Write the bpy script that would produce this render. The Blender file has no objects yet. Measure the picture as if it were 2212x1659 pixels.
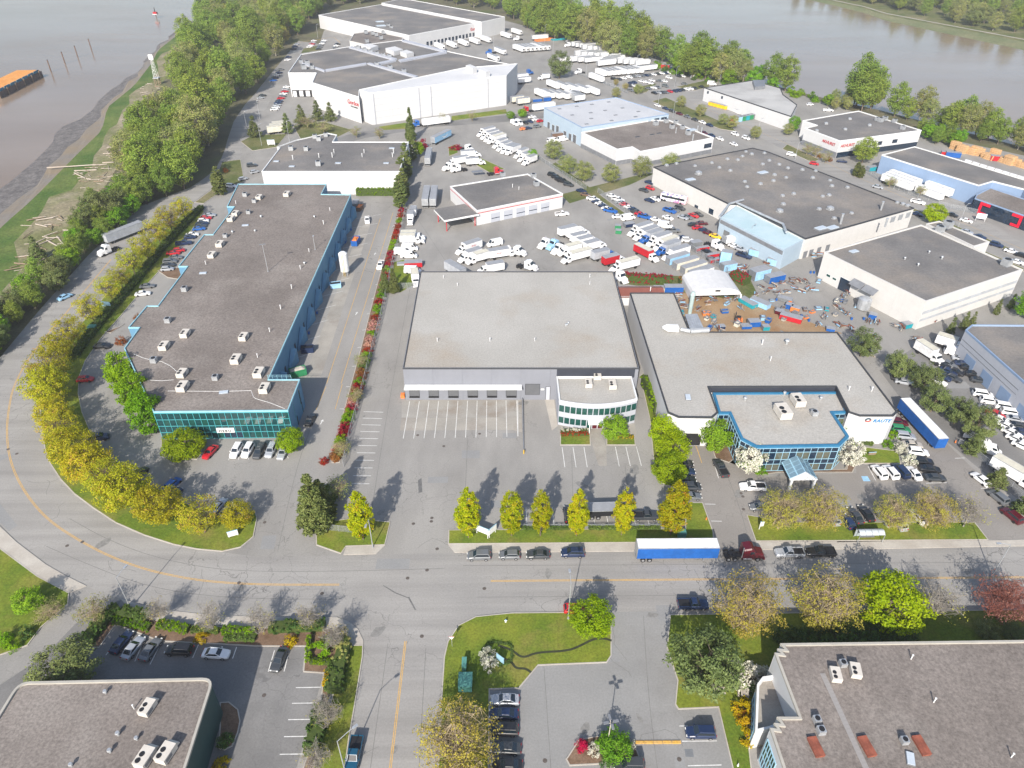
import bpy, math, random
from mathutils import Vector
rnd = random.Random(11)
SC = bpy.context.scene
COL = SC.collection
rad = math.radians
# ---------------------------------------------------------------- camera
FPX, PCX, PCY, CAMH = 1535.0, 1106.0, 829.5, 110.0      # photo measured on a 2212 x 1659 grid
PITCH, YAW, ROLL = rad(35.6), rad(1.0), rad(0.4)
cam = bpy.data.objects.new('camera', bpy.data.cameras.new('camera'))
COL.objects.link(cam); SC.camera = cam
cam.data.sensor_width = 36; cam.data.lens = 36 * FPX / 2212
cam.data.clip_start = 1; cam.data.clip_end = 20000
cam.location = (0, 0, CAMH)
from mathutils import Matrix
cam.rotation_euler = (Matrix.Rotation(-YAW, 3, 'Z') @ Matrix.Rotation(math.pi/2 - PITCH, 3, 'X') @ Matrix.Rotation(ROLL, 3, 'Z')).to_euler()
# ---------------------------------------------------------------- light
SUN_EL, SUN_AZ = rad(33), rad(14.5)          # shadows fall away from the camera and a little to the right
sund = Vector((math.sin(SUN_AZ)*math.cos(SUN_EL), math.cos(SUN_AZ)*math.cos(SUN_EL), -math.sin(SUN_EL)))
sun = bpy.data.objects.new('sun', bpy.data.lights.new('sun', 'SUN')); COL.objects.link(sun)
sun.data.energy = 4.5; sun.data.angle = rad(0.6); sun.data.color = (1, .935, .85)
sun.rotation_euler = sund.to_track_quat('-Z', 'Y').to_euler()
W = bpy.data.worlds.new('World'); SC.world = W; W.use_nodes = True
nt = W.node_tree; sky = nt.nodes.new('ShaderNodeTexSky'); sky.sky_type = 'NISHITA'; sky.sun_disc = False
sky.sun_elevation = SUN_EL; sky.sun_rotation = SUN_AZ + math.pi; sky.air_density = 1.0; sky.dust_density = 1.5; sky.ozone_density = 1.0
bg = nt.nodes['Background']; bg.inputs['Strength'].default_value = 0.12
nt.links.new(sky.outputs[0], bg.inputs['Color'])
SC.view_settings.view_transform = 'Standard'; SC.view_settings.look = 'None'
SC.view_settings.exposure = 0.58; SC.view_settings.gamma = 1
try: SC.view_settings.use_curve_mapping = False
except Exception: pass
SC.cycles.max_bounces = 5; SC.cycles.diffuse_bounces = 2; SC.cycles.glossy_bounces = 2
SC.cycles.transparent_max_bounces = 4; SC.cycles.transmission_bounces = 2
SC.cycles.caustics_reflective = False; SC.cycles.caustics_refractive = False

def ray(x, y):
    u0 = (x-PCX)/FPX; v0 = (PCY-y)/FPX
    u = u0*math.cos(ROLL)-v0*math.sin(ROLL); v = u0*math.sin(ROLL)+v0*math.cos(ROLL)
    dx, dy, dz = u, math.cos(PITCH)+v*math.sin(PITCH), -math.sin(PITCH)+v*math.cos(PITCH)
    c, s = math.cos(YAW), math.sin(YAW)
    return Vector((dx*c+dy*s, -dx*s+dy*c, dz))
def G(x, y, z=0.0):
    d = ray(x, y); t = (z-CAMH)/d.z
    return Vector((d.x*t, d.y*t, z))
def px(s):
    """'F x,y x,y' full grid points, or 'rc x,y' points measured on an enlarged tile (row r, column c)"""
    out = []; ox = oy = 0; k = 1
    for w in s.split():
        if w == 'F': ox = oy = 0; k = 1
        elif ',' not in w: ox, oy, k = 553*int(w[1]), 415*int(w[0]), .25
        else:
            a, b = w.split(','); out.append((ox+float(a)*k, oy+float(b)*k))
    return out
def GP(s, z=0.0): return [G(x, y, z) for x, y in px(s)]
def area2(p): return sum(p[i][0]*p[(i+1) % len(p)][1]-p[(i+1) % len(p)][0]*p[i][1] for i in range(len(p)))
def ccw(p): return list(p) if area2(p) > 0 else list(p)[::-1]
def inset(p, d):
    n = len(p); out = []
    for i in range(n):
        a, b, c = Vector(p[i-1][:2]), Vector(p[i][:2]), Vector(p[(i+1) % n][:2])
        e1 = (b-a).normalized(); e2 = (c-b).normalized()
        n1 = Vector((-e1.y, e1.x)); n2 = Vector((-e2.y, e2.x))
        k = n1+n2; l = max(.35, 1+n1.dot(n2))
        out.append(b+k*(d/l))
    return out
# ---------------------------------------------------------------- mesh collector
class MB:
    def __init__(s): s.v = []; s.f = []; s.m = []
    def poly(s, pts, m=0):
        i = len(s.v); s.v += [tuple(p) for p in pts]; s.f.append(tuple(range(i, i+len(pts)))); s.m.append(m); return s
    def box(s, x0, y0, z0, x1, y1, z1, m=0):
        return s.prism([(x0, y0), (x1, y0), (x1, y1), (x0, y1)], z0, z1, m)
    def prism(s, pts, z0, z1, m=0, mt=None, bottom=True):
        n = len(pts); i = len(s.v)
        s.v += [(p[0], p[1], z0) for p in pts]+[(p[0], p[1], z1) for p in pts]
        for k in range(n):
            j = (k+1) % n; s.f.append((i+k, i+j, i+n+j, i+n+k)); s.m.append(m)
        s.f.append(tuple(range(i+n, i+2*n))); s.m.append(m if mt is None else mt)
        if bottom: s.f.append(tuple(range(i+n-1, i-1, -1))); s.m.append(m)
        return s
    def loft(s, rings, m=0, cap=True, closed=True):
        n = len(rings[0]); i = len(s.v)
        for r in rings: s.v += [tuple(p) for p in r]
        for a in range(len(rings)-1):
            for k in range(n if closed else n-1):
                j = (k+1) % n
                s.f.append((i+a*n+k, i+a*n+j, i+(a+1)*n+j, i+(a+1)*n+k)); s.m.append(m)
        if cap:
            s.f.append(tuple(range(i+n-1, i-1, -1))); s.m.append(m)
            e = i+(len(rings)-1)*n; s.f.append(tuple(range(e, e+n))); s.m.append(m)
        return s
    def cyl(s, x, y, z0, z1, r0, r1=None, n=8, m=0):
        r1 = r0 if r1 is None else r1
        return s.loft([[(x+r*math.cos(6.2832*k/n), y+r*math.sin(6.2832*k/n), z) for k in range(n)] for r, z in ((r0, z0), (r1, z1))], m)
    def tube(s, p, q, r0, r1=None, n=4, m=0, cap=False):
        p, q = Vector(p), Vector(q); d = (q-p)
        if d.length < 1e-6: return s
        d.normalize(); r1 = r0 if r1 is None else r1
        a = d.orthogonal().normalized(); b = d.cross(a)
        return s.loft([[c+a*(r*math.cos(6.2832*k/n))+b*(r*math.sin(6.2832*k/n)) for k in range(n)] for c, r in ((p, r0), (q, r1))], m, cap)
    def ring(s, outer, inner, z0, z1, m=0):
        n = len(outer)
        for k in range(n):
            j = (k+1) % n; a, b, c, d = outer[k], outer[j], inner[j], inner[k]
            s.poly([(a[0], a[1], z1), (b[0], b[1], z1), (c[0], c[1], z1), (d[0], d[1], z1)], m)
            s.poly([(a[0], a[1], z0), (b[0], b[1], z0), (b[0], b[1], z1), (a[0], a[1], z1)], m)
            s.poly([(c[0], c[1], z0), (d[0], d[1], z0), (d[0], d[1], z1), (c[0], c[1], z1)], m)
        return s
    def mesh(s, name, mats, smooth=False):
        me = bpy.data.meshes.new(name); me.from_pydata(s.v, [], s.f)
        for m in mats: me.materials.append(m)
        if len(mats) > 1: me.polygons.foreach_set('material_index', s.m)
        if smooth: me.polygons.foreach_set('use_smooth', [True]*len(s.f))
        me.update(); return me
def ob(name, me, parent=None, loc=(0, 0, 0), rz=0.0, label=None, cat=None, group=None, kind=None, scale=None):
    o = bpy.data.objects.new(name, me); COL.objects.link(o)
    if parent is not None: o.parent = parent
    o.location = loc
    if rz: o.rotation_euler = (0, 0, rz)
    if scale: o.scale = scale
    if label: o['label'] = label
    if cat: o['category'] = cat
    if group: o['group'] = group
    if kind: o['kind'] = kind
    return o
def thing(name, label, cat, loc, rz=0.0, group=None, scale=None):
    return ob(name, None, None, loc, rz, label, cat, group, None, scale)
# ---------------------------------------------------------------- materials
MATS = {}
def nodemat(name):
    m = bpy.data.materials.new(name); m.use_nodes = True; t = m.node_tree
    return m, t, t.nodes['Principled BSDF']
def _noise(t, co, sc, det=4, rough=.55):
    n = t.nodes.new('ShaderNodeTexNoise'); n.inputs['Scale'].default_value = sc; n.inputs['Detail'].default_value = det
    n.inputs['Roughness'].default_value = rough; t.links.new(co, n.inputs['Vector']); return n.outputs['Fac']
def _ramp(t, fac, a, b, ca, cb):
    r = t.nodes.new('ShaderNodeValToRGB'); e = r.color_ramp.elements
    e[0].position, e[1].position = a, b; e[0].color = (*ca, 1); e[1].color = (*cb, 1)
    t.links.new(fac, r.inputs[0]); return r.outputs[0]
def _mix(t, f, a, b, mode='MIX'):
    n = t.nodes.new('ShaderNodeMix'); n.data_type = 'RGBA'; n.blend_type = mode
    for k, v in ((0, f), (6, a), (7, b)):
        if hasattr(v, 'links'): t.links.new(v, n.inputs[k])
        else: n.inputs[k].default_value = v if k == 0 else (*v, 1)
    return n.outputs[2]
def mat(name, c, c2=None, sc=.5, rough=.8, metal=0.0, world=False, fine=0.0, fsc=8.0, bump=0.0, bsc=10.0, spec=.3, c3=None, sc3=.08, cracks=0.0, coat=0.0, stretch=None, streak=None, r0=.38, r1=.66):
    """procedural surface: two noise-mixed colours, fine grain, optional broad stains (c3) and cracks"""
    if name in MATS: return MATS[name]
    m, t, p = nodemat(name); MATS[name] = m
    p.inputs['Roughness'].default_value = rough; p.inputs['Metallic'].default_value = metal
    p.inputs['Specular IOR Level'].default_value = spec; p.inputs['Coat Weight'].default_value = coat
    p.inputs['Coat Roughness'].default_value = .05
    if world: co = t.nodes.new('ShaderNodeNewGeometry').outputs['Position']
    else: co = t.nodes.new('ShaderNodeTexCoord').outputs['Object']
    if stretch:
        mp = t.nodes.new('ShaderNodeMapping'); mp.inputs['Scale'].default_value = stretch; t.links.new(co, mp.inputs[0]); cs = mp.outputs[0]
    else: cs = co
    col = _ramp(t, _noise(t, cs, sc), r0, r1, c, c2 or c)
    if c3: col = _mix(t, _ramp(t, _noise(t, co, sc3, 5, .6), .5, .72, (0, 0, 0), (1, 1, 1)), col, c3)
    if fine:
        col = _mix(t, 1.0, col, _ramp(t, _noise(t, co, fsc, 3, .7), .3, .7, (1-fine,)*3, (1+fine,)*3), 'MULTIPLY')
    if streak:
        m2 = t.nodes.new('ShaderNodeMapping'); m2.inputs['Scale'].default_value = streak; t.links.new(co, m2.inputs[0])
        col = _mix(t, 1.0, col, _ramp(t, _noise(t, m2.outputs[0], 1.0, 5, .6), .36, .62, (.86, .855, .85), (1.05, 1.045, 1.035)), 'MULTIPLY')
    if cracks:
        v = t.nodes.new('ShaderNodeTexVoronoi'); v.feature = 'DISTANCE_TO_EDGE'; v.inputs['Scale'].default_value = .22
        w = t.nodes.new('ShaderNodeTexNoise'); w.inputs['Scale'].default_value = .5; w.inputs['Detail'].default_value = 5
        t.links.new(co, w.inputs['Vector'])
        ad = t.nodes.new('ShaderNodeMix'); ad.data_type = 'VECTOR'; ad.inputs[0].default_value = .0
        va = t.nodes.new('ShaderNodeVectorMath'); va.operation = 'MULTIPLY_ADD'; va.inputs[1].default_value = (4, 4, 0)
        t.links.new(w.outputs['Color'], va.inputs[0]); t.links.new(co, va.inputs[2]); t.links.new(va.outputs[0], v.inputs['Vector'])
        line = _ramp(t, v.outputs['Distance'], .004, .012, (1, 1, 1), (0, 0, 0))
        msk = _ramp(t, _noise(t, co, .035, 3), .47, .6, (0, 0, 0), (cracks,)*3)
        f = t.nodes.new('ShaderNodeMath'); f.operation = 'MULTIPLY'; t.links.new(line, f.inputs[0]); t.links.new(msk, f.inputs[1])
        col = _mix(t, f.outputs[0], col, tuple(x*.45 for x in c))
    t.links.new(col, p.inputs['Base Color'])
    if bump:
        b = t.nodes.new('ShaderNodeBump'); b.inputs['Strength'].default_value = bump; b.inputs['Distance'].default_value = .05
        t.links.new(_noise(t, cs if stretch else co, bsc, 4), b.inputs['Height']); t.links.new(b.outputs[0], p.inputs['Normal'])
    return m
def leafmat(name, a, b, c=None, trans=.42):
    if name in MATS: return MATS[name]
    m, t, p = nodemat(name); MATS[name] = m
    at = t.nodes.new('ShaderNodeAttribute'); at.attribute_name = 'tint'
    oi = t.nodes.new('ShaderNodeObjectInfo')
    col = _ramp(t, at.outputs['Fac'], .1, .8, a, b)
    if c:
        e = t.nodes.new('ShaderNodeMath'); e.operation = 'GREATER_THAN'; e.inputs[1].default_value = .86; t.links.new(at.outputs['Fac'], e.inputs[0])
        col = _mix(t, e.outputs[0], col, c)
    h = t.nodes.new('ShaderNodeHueSaturation'); t.links.new(col, h.inputs['Color'])
    mr = t.nodes.new('ShaderNodeMapRange'); mr.inputs['To Min'].default_value = .85; mr.inputs['To Max'].default_value = 1.2
    fr = t.nodes.new('ShaderNodeMath'); fr.operation = 'MULTIPLY'; fr.inputs[1].default_value = 7.31; t.links.new(oi.outputs['Random'], fr.inputs[0]); f2 = t.nodes.new('ShaderNodeMath'); f2.operation = 'FRACT'; t.links.new(fr.outputs[0], f2.inputs[0])
    m3 = t.nodes.new('ShaderNodeMapRange'); m3.inputs['To Min'].default_value = .49; m3.inputs['To Max'].default_value = .522; t.links.new(f2.outputs[0], m3.inputs[0]); t.links.new(m3.outputs[0], h.inputs['Hue']); h.inputs['Saturation'].default_value = 1.06
    t.links.new(oi.outputs['Random'], mr.inputs[0]); t.links.new(mr.outputs[0], h.inputs['Value'])
    t.links.new(h.outputs[0], p.inputs['Base Color']); p.inputs['Roughness'].default_value = .6; p.inputs['Specular IOR Level'].default_value = .25
    tr = t.nodes.new('ShaderNodeBsdfTranslucent'); t.links.new(h.outputs[0], tr.inputs[0])
    mx = t.nodes.new('ShaderNodeMixShader'); mx.inputs[0].default_value = trans
    t.links.new(p.outputs[0], mx.inputs[1]); t.links.new(tr.outputs[0], mx.inputs[2])
    t.links.new(mx.outputs[0], t.nodes['Material Output'].inputs[0])
    return m
ASPH = mat('weathered_asphalt', (.282, .272, .256), (.322, .312, .295), .05, .92, world=True, fine=.10, fsc=3.2, c3=(.235, .228, .215), sc3=.025, cracks=.6, streak=(.10, .035, .1), bump=.05, bsc=6)
ROADM = mat('street_asphalt', (.292, .282, .268), (.328, .318, .303), .07, .92, world=True, fine=.10, fsc=3.0, c3=(.275, .27, .262), sc3=.02, cracks=.9, streak=(.012, .32, .1))
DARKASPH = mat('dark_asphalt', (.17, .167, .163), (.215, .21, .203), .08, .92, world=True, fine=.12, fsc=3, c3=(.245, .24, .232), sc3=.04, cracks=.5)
TANASPH = mat('tan_asphalt', (.235, .218, .20), (.275, .257, .235), .07, .92, world=True, fine=.1, fsc=3, cracks=.4)
CONC = mat('concrete', (.40, .365, .32), (.47, .44, .39), .25, .9, world=True, fine=.08, fsc=3)
CONCD = mat('worn_concrete', (.30, .285, .255), (.37, .345, .305), .15, .9, world=True, fine=.1, fsc=3, c3=(.25, .22, .19), sc3=.12)
GRASS = mat('mown_grass', (.10, .155, .014), (.185, .21, .024), .12, .95, world=True, fine=.3, fsc=2.6, c3=(.215, .185, .05), sc3=.11, bump=.5, bsc=9)
GRASSD = mat('rough_grass', (.085, .11, .03), (.16, .155, .06), .09, .95, world=True, fine=.35, fsc=1.4, c3=(.22, .19, .11), sc3=.05, bump=.5, bsc=5)
EARTH = mat('bare_earth', (.10, .095, .055), (.17, .15, .09), .08, .95, world=True, fine=.3, fsc=1.5, c3=(.08, .11, .03), sc3=.04)
BANK = mat('driftwood_bank', (.15, .16, .06), (.25, .215, .14), .035, .95, world=True, fine=.35, fsc=.9, c3=(.33, .28, .21), sc3=.05, bump=.4, bsc=2)
REEDS = mat('bank_grass', (.06, .115, .018), (.13, .165, .04), .06, .95, world=True, fine=.35, fsc=1.0, bump=.4, bsc=2)
MUD = mat('tidal_gravel', (.115, .105, .10), (.185, .17, .16), .3, .75, world=True, fine=.45, fsc=1.1, bump=.5, bsc=1.5)
SILT = mat('wet_silt', (.235, .18, .115), (.19, .17, .15), .05, .5, world=True, fine=.12, fsc=.8)
MULCH = mat('bark_mulch', (.15, .095, .06), (.21, .14, .095), .4, .95, world=True, fine=.3, fsc=4)
DIRT = mat('rusty_dirt', (.30, .195, .105), (.36, .265, .17), .1, .95, world=True, fine=.15, fsc=2, c3=(.27, .15, .07), sc3=.09)
GRAVELROOF = mat('brown_gravel_roof', (.188, .164, .148), (.234, .206, .187), .05, .95, world=True, fine=.33, fsc=2.2, c3=(.245, .22, .20), sc3=.06, streak=(.06, .06, .1), bump=.3, bsc=6)
PALEROOF = mat('pale_gravel_roof', (.37, .355, .325), (.415, .40, .37), .06, .95, world=True, fine=.18, fsc=2.6, c3=(.35, .305, .25), sc3=.045, bump=.2, bsc=6)
GREYROOF = mat('grey_felt_roof', (.165, .16, .158), (.215, .203, .193), .05, .95, world=True, fine=.16, fsc=1.5, c3=(.255, .225, .195), sc3=.05, streak=(.05, .05, .1))
WHITEROOF = mat('white_membrane_roof', (.47, .48, .50), (.55, .555, .57), .05, .7, world=True, fine=.06, fsc=1)
YPAINT = mat('yellow_paint', (.62, .36, .07), (.55, .34, .12), 1.2, .8, world=True, fine=.2, fsc=3)
WPAINT = mat('white_line_paint', (.72, .72, .70), (.58, .58, .56), .8, .8, world=True, fine=.15, fsc=3)
def water():
    m, t, p = nodemat('river_water')
    co = t.nodes.new('ShaderNodeNewGeometry').outputs['Position']
    mp = t.nodes.new('ShaderNodeMapping'); mp.inputs['Scale'].default_value = (.35, 1, 1); mp.inputs['Rotation'].default_value = (0, 0, rad(-25)); t.links.new(co, mp.inputs[0])
    col = _ramp(t, _noise(t, mp.outputs[0], .012, 4), .35, .7, (.215, .155, .105), (.27, .21, .16))
    t.links.new(col, p.inputs['Base Color'])
    rr = _ramp(t, _noise(t, mp.outputs[0], .02, 5), .4, .65, (.08, .08, .08), (.18, .18, .18)); t.links.new(rr, p.inputs['Roughness'])
    p.inputs['Specular IOR Level'].default_value = .4; p.inputs['IOR'].default_value = 1.33
    b = t.nodes.new('ShaderNodeBump'); b.inputs['Strength'].default_value = .22; b.inputs['Distance'].default_value = .3
    t.links.new(_noise(t, mp.outputs[0], .45, 4), b.inputs['Height']); t.links.new(b.outputs[0], p.inputs['Normal'])
    return m
WATER = water()
def plain(name, c, rough=.5, metal=0.0, spec=.4, coat=0.0, var=.06):
    return mat(name, tuple(x*(1-var) for x in c), tuple(min(1, x*(1+var)) for x in c), .6, rough, metal, spec=spec, coat=coat, fine=var*.6, fsc=3)
WHITEW = mat('white_wall_paint', (.56, .565, .575), (.63, .63, .63), .06, .8, fine=.03, fsc=.5, stretch=(1, 1, .25))
CREAMW = mat('cream_wall_paint', (.57, .56, .54), (.635, .625, .605), .06, .8, fine=.04, fsc=.6, stretch=(1, 1, .25))
LILACW = mat('lilac_grey_wall', (.20, .21, .24), (.225, .235, .265), .08, .8, fine=.03, fsc=.6)
PALEGW = mat('pale_grey_wall', (.40, .42, .47), (.45, .47, .52), .08, .8, fine=.03, fsc=.6)
BLUEW = mat('steel_blue_wall', (.10, .235, .36), (.13, .27, .40), .08, .8, fine=.05, fsc=.8)
CYANB = plain('pale_cyan_flashing', (.27, .50, .58), .6)
SKYW = mat('sky_blue_wall', (.36, .455, .54), (.41, .50, .58), .08, .8, fine=.04, fsc=.6)
DENIM = mat('denim_blue_wall', (.22, .31, .46), (.26, .35, .50), .06, .8, fine=.04, fsc=.6)
TRIM = plain('charcoal_trim', (.045, .048, .055), .6)
WTRIM = plain('white_trim', (.72, .73, .73), .6)
STONE = plain('stone_coping', (.40, .38, .335), .8)
TEALF = plain('teal_frame', (.07, .36, .40), .45)
BLUEF = plain('blue_frame', (.035, .17, .31), .45)
PALEBF = plain('pale_blue_mullion', (.30, .50, .62), .45)
GLASST = plain('teal_glass', (.012, .055, .06), .04, spec=1.0, var=.2)
GLASSG = plain('green_glass', (.015, .07, .06), .05, spec=.9, var=.2)
GLASSB = plain('dark_blue_glass', (.010, .025, .05), .04, spec=1.0, var=.2)
GLASSO = plain('olive_glass', (.10, .105, .08), .06, spec=.9, var=.2)
CARGLASS = plain('car_glass', (.014, .022, .03), .05, spec=.9, var=.1)
METAL = plain('galvanised_metal', (.50, .52, .54), .45, .5, var=.12)
DMETAL = plain('grey_metal', (.24, .25, .27), .5, .3, var=.1)
DOORG = plain('grey_roller_door', (.115, .12, .13), .6, var=.05)
DARK = plain('dark_rubber', (.018, .018, .02), .8)
BLACK = plain('black_plastic', (.02, .02, .022), .5)
RUST = plain('rusty_red', (.25, .075, .045), .8, var=.25)
WOOD = mat('driftwood', (.36, .30, .25), (.48, .43, .38), .8, .9, fine=.2, fsc=3)
BROWNW = mat('weathered_wood', (.22, .16, .11), (.30, .23, .17), .8, .9, fine=.2, fsc=3)
BEIGE = plain('beige_casing', (.60, .56, .50), .6, var=.08)
CANVAS = plain('white_canvas', (.60, .60, .60), .7, var=.04)
SAFETY = plain('safety_yellow', (.75, .47, .03), .55)
_PC = dict(white=(.78, .78, .78), silver=(.42, .44, .47), grey=(.17, .18, .19), charcoal=(.045, .05, .056), black=(.018, .019, .022), navy=(.014, .028, .075),
           blue=(.014, .10, .36), red=(.45, .015, .025), maroon=(.085, .006, .012), petrol=(.008, .07, .13), green=(.03, .22, .09), yellow=(.80, .50, .02), beige=(.46, .42, .36),
           orange=(.75, .22, .06), teal=(.02, .30, .36), sky=(.30, .52, .72), brown=(.16, .10, .07), cream=(.66, .63, .54))
PAINT = {k: mat('paint_'+k, v, tuple(min(1, x*1.08) for x in v), .8, .32, .25 if k in ('silver', 'grey') else 0.0, spec=.5, coat=.5) for k, v in _PC.items()}
MATTE = {k: mat('matte_'+k, tuple(x*.9 for x in v), tuple(min(1, x*1.1) for x in v), .5, .65, fine=.06, fsc=2) for k, v in _PC.items()}
# ---------------------------------------------------------------- terrain, water, paving
WZ = -3.0
def sheet(name, pts, z, m, kind='structure', parent=None):
    b = MB(); b.poly([(p[0], p[1], z) for p in ccw(pts)]); return ob(name, b.mesh(name, [m]), parent, kind=kind)
def resample(pts, n):
    d = [0]
    for a, b in zip(pts, pts[1:]): d.append(d[-1]+(b-a).length)
    out = []; k = 0
    for i in range(n):
        s = d[-1]*i/(n-1)
        while k < len(pts)-2 and d[k+1] < s: k += 1
        f = (s-d[k])/max(1e-6, d[k+1]-d[k]); out.append(pts[k].lerp(pts[k+1], min(1, f)))
    return out
sheet('river_water', [(-6000, -3000), (6000, -3000), (6000, 9000), (-6000, 9000)], WZ, WATER)
SHORE_A = GP('F -260,1000 -110,830 0,715 60,650 110,600 155,520 195,450 232,395 270,335 292,255 332,205 372,150 402,85 440,34 478,6 500,-30', 0)
SHORE_B = GP('F -300,830 -150,650 0,492 60,440 87,414 150,350 180,320 220,282 232,232 290,185 325,140 342,108 390,70 440,38 472,8 490,-30', -1.0)
SHORE_M = GP('F -300,790 -150,612 0,462 40,425 66,405 130,338 165,305 205,268 222,232 276,182 316,138 339,106 385,68 437,36 468,6 486,-30', -1.9)
SHORE_C = GP('F -300,740 -150,560 -40,440 0,408 18,394 87,325 140,272 185,250 225,205 300,150 335,108 382,66 434,34 462,6 480,-30', WZ-.05)
N = 60
sA, sB, sM, sC = (resample(x, N) for x in (SHORE_A, SHORE_B, SHORE_M, SHORE_C))
sD = [p+Vector((-12, -2, -3)) for p in sC]
jit = random.Random(3)
def strip(name, r0, r1, m, sub=3):
    b = MB(); rows = []
    for k in range(sub+1):
        rows.append([a.lerp(c, k/sub)+Vector((jit.uniform(-.6, .6), jit.uniform(-.6, .6), jit.uniform(-.12, .12) if 0 < k < sub else 0)) * (0 if k in (0, sub) else 1) for a, c in zip(r0, r1)])
    i = 0
    for a, c in zip(rows, rows[1:]):
        for k in range(N-1): b.poly([a[k], a[k+1], c[k+1], c[k]])
    return ob(name, b.mesh(name, [m]), kind='structure')
mid = [a.lerp(c, .60+.16*math.sin(k*.9)+jit.uniform(-.12, .12)) for k, (a, c) in enumerate(zip(sA, sB))]
sM = [p+Vector((jit.uniform(-2, 2), jit.uniform(-2, 2), 0)) for p in sM]; sC = [p+Vector((jit.uniform(-2, 2), jit.uniform(-2, 2), 0)) for p in sC]
strip('driftwood_bank', sA, mid, BANK); strip('grassy_bank', mid, sB, REEDS); strip('silt_bank', sB, sM, SILT); strip('mudflat', sM, sC, MUD); strip('river_bed', sC, sD, MUD)
SHORE_R = GP('F 1205,-40 1232,0 1300,60 1420,112 1560,158 1700,192 1800,217 1900,238 2000,264 2110,292 2250,328 2500,400 2900,540', 0)
land = SHORE_A + [Vector((-260, 900, 0)), Vector((-120, 1300, 0)), Vector((200, 1100, 0))] + SHORE_R + [Vector((420, 60, 0)), Vector((420, -260, 0)), Vector((-420, -260, 0)), Vector((-300, 40, 0))]
sheet('ground', land, 0, EARTH)
rb = resample([Vector((-260, 900, 0)), Vector((-120, 1300, 0)), Vector((200, 1100, 0))]+SHORE_R, N)
strip('river_bank_east', rb, [p+Vector((7, 9, WZ-1)) for p in rb], EARTH, 2)
# far bank beyond the river
fb = GP('F 1560,-40 1741,-2 1809,14 1866,28 1909,44 2034,71 2212,109 2500,180 2900,300', WZ-.05)
fb2 = GP('F 1560,-48 1741,-10 1809,6 1866,18 1909,32 2034,56 2212,90 2500,150 2900,260', -1)
fbr, fb2r = resample(fb, N), resample(fb2, N)
strip('far_bank_grass', fbr, fb2r, mat('far_grass', (.13, .155, .07), (.19, .19, .10), .03, .95, world=True, fine=.25, fsc=.5))
sheet('far_shore', fb2r+[Vector((2500, 900, 0)), Vector((2500, 2500, 0)), Vector((200, 2500, 0))], -1, GRASSD)
fp = [p+Vector((5, 9, 0)) for p in fb2r]
b = MB()
for k in range(N-1): b.poly([(p.x, p.y, -.95) for p in (fp[k], fp[k+1], fp[k+1]+Vector((1.8, 3.2, 0)), fp[k]+Vector((1.8, 3.2, 0)))])
ob('far_path', b.mesh('far_path', [CONC]), kind='structure')
# paved island
paved = GP('F -200,900 0,772 85,670 190,552 300,447 420,402 470,362 490,312 505,268 560,190 618,120 645,88 690,95 700,66 830,24 1090,44 1130,55 1300,88 1430,132 1540,166 1700,196 1850,243 2000,290 2212,336 2500,430 2500,2100 -200,2100')
YARD = sheet('paved_yard', paved, .004, ASPH)
road_in = 'F 480,1193 560,1203 740,1200 845,1197 982,1194 1545,1190 1632,1189 1896,1187 2212,1180 2500,1172'
road = GP('F 2500,1302 2212,1311 1447,1318 1321,1320 1106,1322 1028,1330 990,1349 965,1384 958,1419 953,1494 945,1660 920,2100 700,2100 745,1660 755,1594 768,1519 784,1419 785,1384 773,1359 753,1343 728,1334 665,1333 553,1333 450,1328 362,1319 300,1305 262,1294 187,1266 142,1244 100,1220 37,1172 0,1136 -60,1080 -110,1000 -110,900 -60,830 0,772 85,670 190,552 300,447 400,412 462,372 484,330 492,300 505,262 530,225 560,192 590,205 575,235 548,262 530,300 522,335 500,372 466,400 412,440 350,480 300,528 250,578 200,633 150,694 110,742 80,800 72,850 78,900 97,970 107,1000 130,1035 160,1067 200,1097 250,1130 312,1157 375,1177 425,1187 ')+GP(road_in)
sheet('street', road, .008, ROADM)
street2 = GP('F 1420,176 1440,170 1560,222 1700,290 1820,352 1990,425 2110,478 2212,525 2400,610 2400,660 2212,566 2080,508 1985,462 1830,392 1690,322 1560,254 1500,222')
sheet('side_street', street2, .008, ROADM)
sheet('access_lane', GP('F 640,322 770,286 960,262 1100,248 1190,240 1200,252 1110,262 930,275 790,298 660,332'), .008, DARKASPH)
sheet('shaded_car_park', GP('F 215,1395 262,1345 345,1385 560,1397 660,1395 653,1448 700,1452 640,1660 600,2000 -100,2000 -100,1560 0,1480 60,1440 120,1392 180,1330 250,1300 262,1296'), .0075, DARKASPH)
sheet('office_car_park', GP('F 1462,900 1545,900 1600,1010 1650,1030 1850,1022 1848,1004 1950,1004 1935,890 1985,900 2212,1118 2300,1180 2135,1165 2105,1128 1640,1126 1615,1112 1636,1189 1546,1190 1541,1150 1518,1086 1470,1086 1440,960'), .0075, TANASPH)
sheet('south_car_park', GP('F 1321,1322 1447,1320 1440,1400 1463,1470 1458,1522 1465,1533 1551,1529 1582,1660 1620,1800 1040,1800 1056,1660 1058,1490 1121,1488 1163,1438 1311,1432 1321,1417'), .0075, mat('south_asphalt', (.25, .248, .24), (.29, .286, .277), .07, .92, world=True, fine=.1, fsc=3, c3=(.215, .21, .203), sc3=.06, cracks=.4))
sheet('scrap_yard_dirt', GP('F 1452,700 1440,640 1500,600 1620,640 1760,700 1820,720 1800,724 1480,724'), .008, DIRT)
sheet('dealer_yard', GP('F 1990,740 2080,700 2300,1000 2300,1160 2100,1000 1960,880 1900,800'), .0075, DARKASPH)
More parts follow.
